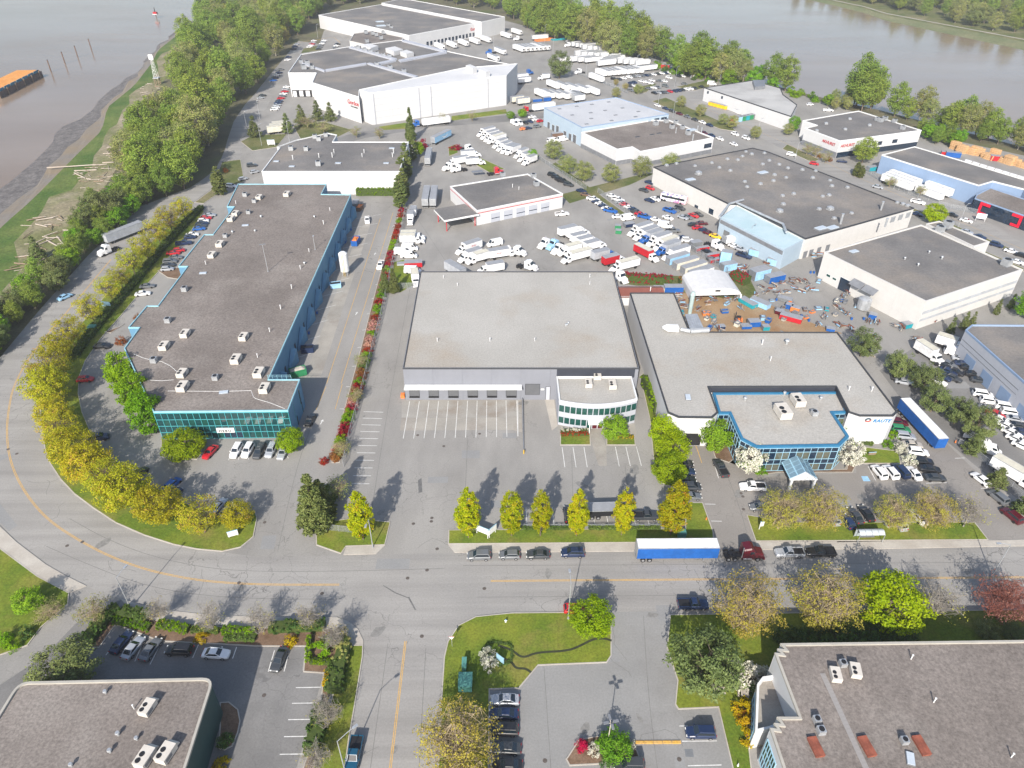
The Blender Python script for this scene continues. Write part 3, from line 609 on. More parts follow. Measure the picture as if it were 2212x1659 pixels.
# B5 Gordon cold store
b5 = building('distribution_centre', 'big white distribution centre with grey roof and red Gordon sign', 'F 622,157 650,117 749,101 865,86 965,110 1104,139 1000,148 776,195 775,209 674,178 683,157', 13.8, WHITEW, GREYROOF, WTRIM, .4, .35, 12)
b5w = building('cold_store', 'tall white cold store block joined to the grey roofed distribution centre', 'F 776,193 1000,146 1118,137 1094,163 798,201', 16.4, WHITEW, WHITEW, WTRIM, .3, .35, 12)
i = near_edge(b5, 740, 222); A, C, D, LL = edge(b5, i)
lettering(b5, i, 'Gordon', LL-11, 8.6, 3.2, MATTE['red']); lettering(b5, i, 'FOOD SERVICE', LL-8.5, 7.2, 1.0, BLACK)
wpx(b5, 'dock_opening', '01 310,778 490,840', BLACK, .03); wpx(b5, 'dock_door', '01 318,786 356,836 372,784 412,832 428,784 470,832', WTRIM, .12)
i = near_edge(b5w, 950, 210); A, C, D, LL = edge(b5w, i)
for k in (.02, .335, .42, .85): ob('downpipe', MB().box(LL*k, -.3, .2, LL*k+.3, -.02, 16).mesh('downpipe', [PALEGW]), b5w.o, A, math.atan2(D.y, D.x))
for k in range(1, 5): wbox(b5w, i, 'panel_joint', .3, LL-.3, 16.4*k/5, 16.4*k/5+.12, PALEGW, .02)
for s in ('01 905,385 975,375 1055,395 990,415', '01 1118,415 1200,400 1268,425 1190,445', '01 1245,445 1300,430 1362,450 1300,465'): roofprism('plant_room', '', s, 13.4, 2.6, WHITEW, b5.o)
for s in ('01 1812,565 1850,555 1908,580 1870,590', '01 1925,600 1965,590 2022,612 1985,622'): roofprism('plant_room', '', s, 16.1, 3.0, WHITEW, b5w.o)
for s in ('01 395,545 405,540 600,605 590,612', '01 600,598 950,540 955,550 600,610', '01 960,545 985,540 1400,655 1380,665', '01 1010,548 1190,510 1210,520 1030,560', '01 1230,515 1640,440 1650,450 1250,528', '01 1260,350 1290,342 1650,435 1630,445', '01 800,405 830,400 1220,505 1190,512'): roofprism('roof_duct', '', s, 13.4, .9, PALEGW, b5.o)
# B6 behind it
b6 = building('rear_depot', 'white depot with grey roof at the top, red sign above its truck docks', 'F 688,32 824,9 1039,47 883,76', 10.6, WHITEW, GREYROOF, WTRIM, .4, .35, 12)
b6h = building('high_depot', 'higher white hall with grey roof along the far depot', 'F 824,6 862,-2 886,-1 1091,36 1040,47', 12.4, WHITEW, GREYROOF, WTRIM, .4, .35, 12)
i = near_edge(b6h, 1060, 50)
i = near_edge(b6, 1000, 65); A, C, D, LL = edge(b6, i); u, z = uv(b6, i, 1016, 62); lettering(b6, i, 'Gordon', min(u, LL-12), 5.2, 3.2, MATTE['red'])
for k in range(15): wbox(b6, i, 'dock_door', LL*(.22+.05*k), LL*(.22+.05*k)+2.4, .6, 3.6, GLASSB, .06)
b6a = building('linking_wing', 'low brown-roofed wing with vents between the two Gordon halls', 'F 765,72 805,66 870,80 868,92 800,98 755,88', 9.0, CREAMW, GRAVELROOF, CREAMW, .4, .3, 60)
# B7, B8 pair
b7 = building('blue_workshop', 'pale blue workshop with white membrane roof beside the truck yard', 'F 1175,232 1331,210 1445,246 1258,275', 9.4, SKYW, WHITEROOF, DENIM, .25, .3, 9)
wpx(b7, 'roller_door', '02 308,1050 326,1115 347,1075 366,1138 383,1082 403,1140 448,1128 468,1175 492,1150 512,1210 528,1158 552,1222', DOORG, .05, .05, WTRIM)
wpx(b7, 'window', '02 1230,1025 1270,1040 1290,1016 1335,1030', GLASSB, .05)
for q in px('02 410,942 560,920 690,903 835,882 680,975 805,955 955,934 520,995 685,1025 895,995 1092,965 645,1073 860,1042 1068,1010'):
    p = G(q[0], q[1], 9.2)-b7.o.location; ob('roof_hatch', MB().box(-.9, -.6, 9.15, .9, .6, 9.4).mesh('roof_hatch', [DMETAL]), b7.o, (p.x, p.y, 0), rad(27))
b8 = building('white_workshop', 'white workshop with brown flat roof in front of the pale blue workshop', 'F 1256,285 1406,259 1446,259 1542,297 1383,327 1366,317 1333,322', 7.6, WHITEW, GRAVELROOF, WTRIM, .5, .4, 9)
wpx(b8, 'window', '02 1662,1245 1720,1272', GLASSB, .05, None, WTRIM)
for i in range(len(b8.p)):
    A, C, D, LL = edge(b8, i)
    if Vector((D.y, -D.x, 0)).dot(CAMP-b8.c) > 0 and LL > 5: wbox(b8, i, 'plinth_band', .1, LL-.1, .05, 2.1, DMETAL, .03)
# B9, B10, B11
b9 = building('river_shed', 'long white shed with pale roof by the eastern river bank', 'F 1522,189 1626,173 1686,190 1692,204 1722,226 1709,251', 7.6, WHITEW, mat('pale_felt', (.40, .40, .39), (.47, .465, .45), .05, .9, world=True, fine=.1, c3=(.25, .24, .235), sc3=.03), TRIM, .35, .3, 12)
wpx(b9, 'window', '02 1688,785 1698,812 1810,828 1820,856', GLASSB, .05)
roofprism('roof_plant', '', '02 2080,690 2180,690 2190,740 2100,750', 7.2, 2.0, DMETAL, b9.o)
b10 = building('corner_showroom', 'white showroom with red AKHURST lettering on two walls', 'F 1734,260 1855,239 1991,281 1815,304 1739,276 1765,270', 8.3, WHITEW, GREYROOF, WTRIM, .4, .3, 12)
i = near_edge(b10, 1775, 295); u, z = uv(b10, i, 1784, 304); A, C, D, LL = edge(b10, i); lettering(b10, i, 'AKHURST', LL-10.5, 5.0, 1.9, MATTE['red']); wbox(b10, i, 'plinth_band', .1, LL-.1, .05, 2.6, DMETAL, .04)
i = near_edge(b10, 1850, 305); A, C, D, LL = edge(b10, i); lettering(b10, i, 'AKHURST', 1.2, 5.0, 1.9, MATTE['red']); wbox(b10, i, 'glazed_base', .1, LL-.1, .05, 2.6, GLASSB, .04); wbox(b10, i, 'window', LL*.66, LL*.66+3.2, 3.6, 5.4, GLASSB, .05); wbox(b10, i, 'window', LL*.48, LL*.48+2.6, 3.6, 5.4, GLASSB, .05)
b11 = building('blue_depot', 'long denim blue depot with grey roof near the timber stacks', 'F 1905,334 1976,316 2212,387 2420,450 2420,512 2330,478 2212,408 2145,391 2115,400', 8.3, DENIM, GREYROOF, WTRIM, .35, .3, 12)
b11b = building('showroom_wing', 'low grey depot wing with black glass and bold red brackets', 'F 2110,420 2140,405 2260,445 2420,500 2420,540 2250,478 2106,428', 5.5, GLASSB, GRAVELROOF, DENIM, .3, .3, 20)
i = near_edge(b11b, 2150, 440); A, C, D, LL = edge(b11b, i)
for ub, s in ((3.0, 1), (20.0, -1)):
    mb = MB()
    for x0, x1, z0, z1 in ((0, .9, 1.2, 4.2), (0, 4.0, 4.0, 5.0), (0, 3.4, .4, 1.3)): mb.box(min(s*x0, s*x1), -.45, z0, max(s*x0, s*x1), -.08, z1)
    ob('red_bracket', mb.mesh('red_bracket', [plain('sign_red', (.70, .01, .04), .5)]), b11b.o, A+D*ub, math.atan2(D.y, D.x))
# B12 machine shop with blue lean-to
b12 = building('machine_hall', 'big cream machine hall with grey roof covered in dome vents', 'F 1412,360 1626,319 1659,327 1884,414 1975,449 1740,515 1595,441 1575,440', 7.9, CREAMW, GREYROOF, TRIM, .35, .3, 10)
b12a = building('blue_lean_to', 'pale blue lean-to with sloping metal roof against the machine hall', 'F 1556,470 1594,442 1739,516 1694,540', 7.2, SKYW, mat('blue_metal_roof', (.42, .56, .60), (.50, .62, .66), .15, .5, world=True, fine=.06), SKYW, .2, .25, 10)
wpx(b12a, 'window_band', '12 1830,222 2190,440', DMETAL, .04) if False else None
i = near_edge(b12a, 1620, 520); A, C, D, LL = edge(b12a, i); wbox(b12a, i, 'dark_band', .3, LL-.3, 5.2, 6.6, DMETAL, .04); wbox(b12a, i, 'roller_door', 3, 6, .05, 3.6, MATTE['grey'], .05)
i = near_edge(b12, 1850, 500); A, C, D, LL = edge(b12, i)
for k in (1.2, 5.6, 10): wbox(b12, i, 'window', LL-k-2.6, LL-k, 4.4, 6.6, METAL, .05)
for k in (1, 4, 8, 12.5): wbox(b12, i, 'door', k, k+2.0, .05, 2.6, DMETAL, .05)
wpx(b12, 'door', '12 1580,105 1605,150 1705,135 1735,200', GLASSB, .05)
# B13 white building right
b13 = building('cream_factory', 'cream factory with grey roof, striped side wall and two dark awnings', 'F 1781,544 1990,485 2210,582 2001,651', 9.6, CREAMW, GREYROOF, CREAMW, .4, .4, 9)
b13b = building('cream_annex', 'narrow lower annex behind the cream factory facing the street', 'F 2001,483 2029,477 2138,522 2104,532', 8.4, CREAMW, GREYROOF, CREAMW, .35, .35, 60)
wpx(b13, 'roller_door', '13 630,732 705,840', GLASSB, .05, .05, WTRIM); wpx(b13, 'window', '13 510,705 535,738 562,735 586,765', GLASSG, .05, None, WTRIM)
i = near_edge(b13, 2100, 660); A, C, D, LL = edge(b13, i)
for z0, z1 in ((5.0, 6.0), (2.6, 3.4)): wbox(b13, i, 'stripe_band', .3, LL-.3, z0, z1, MATTE['silver'], .03)
j = near_edge(b13, 1850, 610)
for s in ('13 730,775 838,855', '13 832,832 950,915'):
    (x0, y0), (x1, y1) = px(s); A, C, D, LL = edge(b13, j); u0, z0 = uv(b13, j, x0, y0+6); u1, z1 = uv(b13, j, x1, y1-10); z = 4.6
    ob('awning', MB().loft([[(u0, -.1, z+1.4), (u0, -2.2, z), (u0, -2.2, z+.1), (u0, -.1, z+1.5)], [(u1, -.1, z+1.4), (u1, -2.2, z), (u1, -2.2, z+.1), (u1, -.1, z+1.5)]]).mesh('awning', [DMETAL]), b13.o, A, math.atan2(D.y, D.x))
# B14 right edge
b14 = building('lilac_garage', 'lilac grey garage with dark roof at the right edge beside parked vans', 'F 2086,712 2100,701 2420,703 2420,1010 2212,824', 9.0, PALEGW, GREYROOF, DENIM, .4, .3, 9)
i = near_edge(b14, 2140, 800); A, C, D, LL = edge(b14, i); wbox(b14, i, 'dark_band', .3, LL-.3, 6.0, 6.2, DMETAL, .03); wbox(b14, i, 'dark_band', .3, LL-.3, 4.6, 4.75, DMETAL, .03)
for k in range(4): wbox(b14, i, 'roller_door', 4+k*7.5, 8.2+k*7.5, .05, 3.8, DENIM, .05)
# B15 bottom right
H15 = 9.2
b15 = building('corner_office', 'white office with brown gravel roof, stepped corners and roof terrace', '33 110,580 2211,552 F 2420,1378 2420,1900 1790,1900 33 135,1655 20,1310 85,1320 55,1268 118,1275 80,1215 270,1215 60,660 120,668 85,625 150,630', H15, WHITEW, GRAVELROOF, STONE, .3, .35, 60)
i = near_edge(b15, 1668, 1640); A, C, D, LL = edge(b15, i)
curtain(b15, i, max(.5, LL-9), LL-1.6, 1.0, 7.0, 6, (0, .33, .66, 1), PALEBF, ([GLASSB], [GLASSO, GLASSB], [GLASSB]))
# terrace two-thirds up, with its own outer wall
tb = building('terrace_wing', 'paved roof terrace with white parapet beside the bottom right office', 'F 1636,1478 1648,1462 1696,1455 1722,1548 1665,1572 1632,1580', 5.2, WHITEW, CONCD, WTRIM, .9, .3, 60)
i = near_edge(tb, 1632, 1540); A, C, D, LL = edge(tb, i)
curtain(tb, i, .8, LL-.8, .8, 4.0, 4, (0, .5, 1), PALEBF, ([GLASSB], [GLASSB]))
for k in range(5):
    for j in range(6):
        pass
# B16 bottom left
def rounded(pts, r, n=5):
    out = []
    for i in range(len(pts)):
        a, b_, c = pts[i-1], pts[i], pts[(i+1) % len(pts)]; e = (a-b_).normalized(); f = (c-b_).normalized()
        p, q = b_+e*r, b_+f*r
        for k in range(n+1): t = k/n; out.append(p.lerp(b_, t).lerp(b_.lerp(q, t), t))
    return out
r16 = GP('F 40,1473 462,1464 400,1660 290,1960 -260,1960', 8.0)
b16 = building('curved_office', 'dark green glass office with brown gravel roof and rounded corners at bottom left', rounded(r16, 1.8), 8.0, plain('dark_green_cladding', (.03, .075, .075), .5), GRAVELROOF, STONE, .3, .35, 60, joints=False)
i = max(range(len(b16.p)), key=lambda k: (edge(b16, k)[2].y > .5)*edge(b16, k)[3]); A, C, D, LL = edge(b16, i)
curtain(b16, i, .3, LL-.3, .3, 6.2, max(4, round(LL/2.2)), (0, .45, 1), TEALF, ([GLASST], [GLASST]))
uA, zA = uv(b16, i, 447, 1650); 
bm = MB().box(LL-18, -1.1, 3.0, LL-4.2, -.9, 4.1).box(LL-5.4, -3.4, 0, LL-4.0, -.2, 3.6); ob('sign_beam', bm.mesh('sign_beam', [LILACW]), b16.o, A, math.atan2(D.y, D.x))
lettering(b16, i, 'ENWAVE', LL-13.5, 3.2, .85, BLACK, 0, 1.14, space=1.9); 
ob('round_emblem', MB().ring([(LL-15.2+.6*math.cos(k*.785), .5*math.sin(k*.785)) for k in range(8)], [(LL-15.2+.45*math.cos(k*.785), .38*math.sin(k*.785)) for k in range(8)], 0, .05).mesh('round_emblem', [BLACK]), b16.o, A+Vector((D.y, -D.x, 0))*1.1+Vector((0, 0, 3.55)), 0).rotation_euler = (math.pi/2, 0, math.atan2(D.y, D.x))
# B17 truck rental garage with fuel canopy
b17 = building('truck_garage', 'white truck rental garage with red stripes and grey roof', 'F 972,402 1140,375 1216,418 1030,455', 6.0, WHITEW, GREYROOF, WTRIM, .4, .35, 9)
i = near_edge(b17, 1120, 455); A, C, D, LL = edge(b17, i)
for k in range(len(b17.p)):
    A2, C2, D2, L2 = edge(b17, k)
    if Vector((D2.y, -D2.x, 0)).dot(CAMP-b17.c) > 0:
        for z in (4.7, 5.4): wbox(b17, k, 'red_stripe', .2, L2-.2, z, z+.28, MATTE['red'], .03)
for k in range(5): wbox(b17, i, 'bay_door', 6+k*5.6, 10+k*5.6, .05, 3.7, PALEGW, .05, label=None); wbox(b17, i, 'bay_window', 6.2+k*5.6, 9.8+k*5.6, 1.5, 1.8, GLASSB, .08)
fc = thing('fuel_canopy', 'flat grey canopy on posts over the fuel island at the truck garage', 'canopy', G(985, 470, 0))
cp = [Vector((p.x, p.y, 0))-fc.location for p in ccw(GP('F 937,452 1004,440 1035,462 960,476', 5.0))]
ob('roof_slab', MB().prism(cp, 4.3, 5.0, 0, 1).mesh('roof_slab', [WTRIM, GREYROOF]), fc)
for q in inset(cp, 1.2): ob('post', MB().box(q[0]-.15, q[1]-.15, 0, q[0]+.15, q[1]+.15, 4.3).mesh('post', [MATTE['red']]), fc)
for k in (-3, 0, 3): ob('fuel_pump', MB().box(k-.3, -.9, 0, k+.3, -.3, 1.7).mesh('fuel_pump', [MATTE['white']]), fc)
# fabric arch shelter, brown-roofed shed
sa, sb = G(1494, 655), G(1598, 652); dv = (sb-sa); SW = dv.length
sh = thing('fabric_shelter', 'white arched fabric shelter open at the front in the scrap yard', 'shelter', (sa+sb)/2, math.atan2(dv.y, dv.x)); rings = []; D_ = 13
prof = [(-SW/2, 0), (-SW/2, 2.6)]+[(SW/2*math.cos(math.pi-math.pi*k/10), 2.6+2.6*math.sin(math.pi*k/10)) for k in range(1, 10)]+[(SW/2, 2.6), (SW/2, 0)]
mb = MB(); mb.loft([[(x, 0, z) for x, z in prof]+[(x*.985, 0, z-.12 if z > .1 else 0) for x, z in prof[::-1]], [(x, D_, z) for x, z in prof]+[(x*.985, D_, z-.12 if z > .1 else 0) for x, z in prof[::-1]]]); ob('canvas_cover', mb.mesh('canvas_cover', [CANVAS]), sh)
ob('gable_panel', MB().poly([(x, .15, z-.06) for x, z in prof[1:-1]]).mesh('gable_panel', [CANVAS]), sh); ob('gable_vent', MB().box(-.8, .0, 3.9, .8, .12, 4.4).mesh('gable_vent', [BLACK]), sh); ob('back_panel', MB().poly([(x, D_-.1, z-.06) for x, z in prof]).mesh('back_panel', [CANVAS]), sh)
for sx in (-1, 1): ob('front_post', MB().box(sx*SW/2-.2, -.05, 0, sx*SW/2+.2, .25, 2.6).mesh('front_post', [WTRIM]), sh)
s0, s1 = G(1345, 660), G(1420, 640)
shd = thing('brown_roof_shed', 'small white shed with brown metal roof behind the grey warehouse', 'shed', G(1380, 648))
ob('wall', MB().box(-7, -3.5, 0, 7, 3.5, 3.2).mesh('wall', [WHITEW]), shd); ob('roof', MB().loft([[(-7.3, -3.9, 3.0), (-7.3, 0, 4.4), (-7.3, 3.9, 3.0), (-7.3, 0, 4.2)], [(7.3, -3.9, 3.0), (7.3, 0, 4.4), (7.3, 3.9, 3.0), (7.3, 0, 4.2)]]).mesh('roof', [plain('brown_metal', (.22, .08, .06), .5)]), shd)
# ---------------------------------------------------------------- vegetation
BARK = mat('brown_bark', (.13, .10, .075), (.20, .16, .125), 2, .95, fine=.2, fsc=6)
BARKG = mat('grey_bark', (.26, .235, .20), (.34, .31, .27), 2, .95, fine=.2, fsc=6)
BARKT = mat('tan_twigs', (.34, .27, .17), (.42, .34, .22), 2, .95, fine=.2, fsc=6)
BARKR = mat('red_twigs', (.22, .075, .055), (.30, .12, .09), 2, .95)
LM = dict(airy=leafmat('airy_maple_leaves', (.36, .37, .03), (.50, .44, .05), (.50, .30, .10)), gold=leafmat('gold_leaves', (.36, .345, .03), (.50, .43, .04), (.48, .31, .07)), oval=leafmat('hornbeam_leaves', (.297, .341, .013), (.484, .440, .017), (.484, .275, .044)),
          lime=leafmat('lime_leaves', (.240, .360, .010), (.360, .456, .012)), brown=leafmat('budding_leaves', (.37, .315, .07), (.45, .395, .085), (.41, .42, .06)), redl=leafmat('red_leaves', (.30, .12, .10), (.40, .20, .16)),
          pine=leafmat('pine_needles', (.099, .127, .039), (.181, .209, .072), trans=.1), cedar=leafmat('cedar_scales', (.095, .125, .035), (.17, .19, .06), trans=.1), cotton=leafmat('cottonwood_leaves', (.195, .275, .05), (.30, .36, .075)),
          olive=leafmat('willow_leaves', (.27, .30, .10), (.37, .38, .13), (.40, .34, .17)), green=leafmat('green_leaves', (.157, .295, .026), (.278, .434, .043)), white=leafmat('white_blossom', (.52, .52, .42), (.72, .69, .60), (.16, .22, .05), .2),
          red=leafmat('red_azalea', (.28, .02, .03), (.42, .03, .05), (.14, .18, .03)), pink=leafmat('pink_azalea', (.60, .30, .25), (.70, .42, .36), (.12, .16, .04)), magenta=leafmat('magenta_azalea', (.55, .005, .08), (.70, .01, .12)),
          yellow=leafmat('yellow_shrub', (.45, .33, .02), (.58, .42, .03), (.40, .16, .03)), dark=leafmat('laurel_leaves', (.053, .098, .022), (.105, .165, .038), trans=.15), bright=leafmat('bright_hedge', (.163, .300, .013), (.250, .400, .019)),
          hedge=leafmat('box_hedge', (.084, .140, .028), (.140, .203, .042), trans=.15), rust=leafmat('rust_shrub', (.30, .10, .04), (.36, .17, .06), (.16, .16, .04)))
def envelope(r_, shape):
    """point in a unit crown: x,y in -1..1, z in 0..1; more points near the surface"""
    while True:
        z = r_.random(); a = r_.uniform(0, 6.2832)
        if shape == 'round': w = math.sqrt(max(0, 1-(2*z-1)**2))
        elif shape == 'oval': w = math.sin(math.pi*min(1, z**.85))**.62
        elif shape == 'cone': w = (1-z)**.85*min(1, z*9+.25)
        elif shape == 'column': w = min(1, (1-z)*2.2)**.7*min(1, z*6+.4)
        elif shape == 'vase': w = math.sqrt(max(0, 1-((z-.62)/.62)**2)) if z < .62 else math.sqrt(max(0, 1-((z-.62)/.38)**2))
        else: w = math.sqrt(max(0, 1-z**2))
        if r_.random() > w*w*.9+.1: continue
        rr = w*(r_.random()**.42)
        return Vector((rr*math.cos(a), rr*math.sin(a), z))
def leaves(r_, centres, n, cr, ls, up=.5, droop=0.0):
    v = []; f = []; t = []; mid_ = sum((c[0] for c in centres), Vector())/len(centres)
    for k in range(n):
        c, ct = centres[k % len(centres)]
        while True:
            d = Vector((r_.uniform(-1, 1), r_.uniform(-1, 1), r_.uniform(-1, 1)))
            if d.length < 1: break
        p = c+Vector((d.x*cr, d.y*cr, d.z*cr*.75-droop*abs(d.x+d.y)))
        ou = (p-mid_); ou = ou.normalized()*1.0 if ou.length > 1e-3 else ou; nn = Vector((r_.gauss(0, .75)+ou.x, r_.gauss(0, .75)+ou.y, r_.gauss(0, .75)+ou.z*.6+up)).normalized()
        a = nn.orthogonal().normalized(); b = nn.cross(a); g = r_.uniform(0, 6.28); a, b = a*math.cos(g)+b*math.sin(g), b*math.cos(g)-a*math.sin(g)
        s = ls*r_.uniform(.6, 1.25); i = len(v)
        v += [p-a*s, p-b*s*.55, p+a*s, p+b*s*.55]; f.append((i, i+1, i+2, i+3)); t.append(min(1, max(0, .45+ct+r_.gauss(0, .22))))
    return v, f, t
def leafmesh(name, vft, m):
    v, f, t = vft; me = bpy.data.meshes.new(name); me.from_pydata([tuple(p) for p in v], [], f); me.materials.append(m)
    at = me.attributes.new('tint', 'FLOAT', 'FACE'); at.data.foreach_set('value', t); me.update(); return me
TM = {}
def treemesh(key, h, r, base, shape, nclump, cr, nleaf, ls, leaf, bark, tr=.16, nlimb=14, twigs=0, seed=1, up=.5, twr=.025, lean=.0):
    r_ = random.Random(seed*77+len(key)); mb = MB(); ch = h-base; C = []
    for k in range(nclump):
        e = envelope(r_, shape); C.append((Vector((e.x*r, e.y*r, base+e.z*ch)), r_.gauss(0, .16)))
    top = h*(.93 if shape in ('cone', 'column', 'oval') else .55)
    pts = [Vector((0, 0, -.1))]
    for k in range(1, 5): pts.append(Vector((r_.gauss(0, .02)*h*lean*10, r_.gauss(0, .02)*h*lean*10, top*k/4)))
    for k in range(4): mb.tube(pts[k], pts[k+1], tr*(1-k*.21), tr*(1-(k+1)*.21), 6)
    ends = []
    for k in range(nlimb):
        c = C[r_.randrange(nclump)][0]; z0 = min(top*.95, max(base*.55, c.z-(.25 if shape in ('cone', 'column') else .55)*Vector((c.x, c.y)).length*r_.uniform(.9, 1.5)))
        f = z0/top*4; i = min(3, int(f)); s = pts[i].lerp(pts[i+1], f-i)
        mdl = s.lerp(c, .5)+Vector((r_.gauss(0, .06)*r, r_.gauss(0, .06)*r, .06*r)); q = tr*.42*(1-z0/h*.6)
        mb.tube(s, mdl, q, q*.6, 4); mb.tube(mdl, c, q*.6, q*.22, 4); ends += [mdl, c, mdl.lerp(c, .5)]
    for k in range(twigs):
        s = ends[r_.randrange(len(ends))]; e = envelope(r_, shape); c = Vector((e.x*r, e.y*r, base+e.z*ch))
        if (c-s).length > r*.75: c = s+(c-s).normalized()*r*.6
        mb.tube(s, c, twr, twr*.4, 3)
        if r_.random() < .6:
            m_ = s.lerp(c, .55); mb.tube(m_, m_+Vector((r_.gauss(0, .16), r_.gauss(0, .16), abs(r_.gauss(.08, .12))))*r, twr*.7, twr*.3, 3)
    tm = mb.mesh(key+'_trunk', [bark], True)
    cm = leafmesh(key+'_crown', leaves(r_, C, nleaf, cr, ls, up), leaf) if nleaf else None
    TM.setdefault(key, []).append((tm, cm, h, r))
for s in (1, 2, 3):
    treemesh('gold', 8.5, 4.2, 1.7, 'round', 190, .75, 8200, .175, LM['gold'], BARK, .19, 22, 60, s)
    treemesh('oval', 11.5, 2.5, .9, 'oval', 200, .52, 9500, .175, LM['oval'], BARK, .16, 24, 30, s)
    treemesh('brown', 9.5, 5.0, 1.4, 'vase', 190, .75, 5200, .14, LM['brown'], BARKT, .24, 46, 620, s, twr=.032)
    treemesh('cotton', 20, 6.2, 2.5, 'oval', 190, 1.45, 6000, .38, LM['cotton'], BARK, .42, 26, 20, s)
    treemesh('olive', 18, 6.4, 2.0, 'round', 170, 1.4, 5200, .34, LM['olive'], BARKG, .4, 30, 90, s, twr=.05)
    treemesh('pine', 9, 4.6, 1.2, 'round', 110, .9, 8500, .19, LM['pine'], BARK, .24, 30, 20, s, up=.9)
for s in (1, 2):
    treemesh('airy', 8.8, 4.1, 2.0, 'vase', 150, .7, 4300, .165, LM['airy'], BARK, .19, 34, 200, s)
    treemesh('lime', 8.5, 4.0, 1.5, 'round', 120, .85, 8600, .20, LM['lime'], BARK, .2, 22, 40, s)
    treemesh('dense', 12.5, 4.2, .8, 'oval', 120, 1.0, 7200, .27, LM['bright'], BARK, .26, 20, 10, s)
    treemesh('bare', 7.2, 3.4, 1.6, 'vase', 60, .6, 240, .12, LM['brown'], BARKG, .13, 30, 420, s, twr=.022)
    treemesh('redbare', 9, 4.8, 1.2, 'vase', 80, .8, 1400, .15, LM['redl'], BARKR, .2, 40, 560, s, twr=.03)
    treemesh('cedar', 14, 3.2, .3, 'cone', 300, .6, 17000, .22, LM['cedar'], BARK, .3, 20, 0, s, up=.2)
    treemesh('cypress', 13, 1.7, .2, 'column', 170, .5, 10000, .22, LM['cedar'], BARK, .2, 10, 0, s, up=.2)
    treemesh('green', 7.5, 3.4, 1.3, 'round', 75, .85, 3600, .24, LM['green'], BARK, .16, 20, 40, s)
    treemesh('blossom', 6.5, 3.2, .9, 'vase', 80, .6, 3300, .20, LM['white'], BARKG, .14, 26, 120, s)
    treemesh('tan', 6.5, 2.6, 1.2, 'vase', 60, .6, 900, .14, LM['olive'], BARKT, .11, 26, 260, s, twr=.022)
    treemesh('spruce', 11, 2.6, .5, 'cone', 110, .6, 3800, .23, LM['pine'], BARK, .2, 24, 0, s, up=.2)
    for nm, lf in (('white', 'white'), ('red', 'red'), ('pink', 'pink'), ('magenta', 'magenta'), ('yellow', 'yellow'), ('dark', 'dark'), ('bright', 'bright'), ('rust', 'rust'), ('hedge', 'hedge')):
        treemesh('bush_'+nm, 1.6, 1.2, .05, 'dome', 34, .34, 1100, .11, LM[lf], BARK, .05, 8, 0, s, up=.7)
def put(sp, p, h, label, group=None, w=None, cat='tree', name=None, z=0.0):
    """one tree or shrub: trunk and crown under an Empty at its base"""
    L = TM[sp]; tm, cm, h0, r0 = L[rnd.randrange(len(L))]
    loc = p if isinstance(p, Vector) else G(p[0], p[1], z)
    sz = h/h0; sw = (w/2/r0) if w else sz
    o = thing(name or {'bush': 'flowering_shrub'}.get(sp.split('_')[0], sp+'_tree'), label, cat, loc, rnd.uniform(0, 6.28), group, (sw, sw, sz))
    ob('trunk' if cat == 'tree' else 'stems', tm, o)
    if cm: ob('crown' if cat == 'tree' else 'foliage', cm, o)
    return o
ORD = 'first second third fourth fifth sixth seventh eighth ninth tenth eleventh twelfth thirteenth fourteenth fifteenth sixteenth seventeenth eighteenth nineteenth twentieth'.split()
ORD += ['twenty-'+x for x in ORD[:9]]+['thirtieth']+['thirty-'+x for x in ORD[:9]]+['fortieth']+['forty-'+x for x in ORD[:9]]+['fiftieth']+['fifty-'+x for x in ORD[:9]]
def puts(sp, s, h, desc, where, group=None, w=None, cat='tree', name=None, jit_=.08):
    """a row of like trees, told apart by their order; desc = 'golden maple', where = 'from the top along the kerb'"""
    P = px(s)
    for k, q in enumerate(P):
        f = 1+rnd.uniform(-jit_, jit_)
        put(sp, q, h*f, ('%s %s %s' % (ORD[k], desc, where)) if len(P) > 1 else '%s %s' % (desc, where), group or (desc+' row'), w*f if w else None, cat, name)
for k, q in enumerate(px('F 401,474 375,501 350,531 321,565 292,597 269,622 244,655 204,699 160,751 137,790 124,832 120,878 130,925 148,968 176,1008 208,1045 246,1076 282,1100 355,1130 444,1153')):
    f = rnd.uniform(.84, 1.14); sp = 'airy' if k < 9 or k % 3 == 1 else 'gold'
    put(sp, (q[0]+rnd.uniform(-3, 3), q[1]+rnd.uniform(-3, 3)), (9.4 if k < 9 else 10)*f, '%s golden maple from the top along the curved street verge' % ORD[k], 'golden street maples', (8.6 if k < 9 else 9.8)*f, name='maple_tree')
put('gold', (520, 1138), 6.5, 'last small golden maple beside the car park entrance sign', 'golden street maples', 6.4, name='maple_tree')
for q, h, n in (((276, 842), 11.5, 'rear'), ((304, 888), 12, 'middle'), ((330, 934), 12.5, 'front')): put('dense', q, h, 'dense bright green tree, %s of three at the blue building corner' % n, 'bright green corner trees', 8.2, name='dense_tree')
put('lime', (404, 985), 6.2, 'wide lime green tree before the teal glass front', None, 9.5, name='lime_tree'); put('lime', (632, 975), 6.2, 'small lime green tree at the right end of the teal glass front', None, 6.4, name='lime_tree')
for k, (x, y, h, w) in enumerate(((785, 1166, 13.2, 5.4), (1012, 1162, 13.6, 5.1), (1105, 1158, 13.2, 4.6), (1167, 1158, 13.0, 4.2), (1245, 1158, 13.0, 4.2), (1342, 1156, 13.0, 4.2), (1448, 1155, 14.6, 6.2))):
    put('oval', (x, y), h, ('%s oval yellow hornbeam from the left on the warehouse front lawn' % ORD[k-1]) if k else 'oval yellow hornbeam alone on the small lawn by the gate', 'oval hornbeams along the street', w, name='hornbeam_tree')
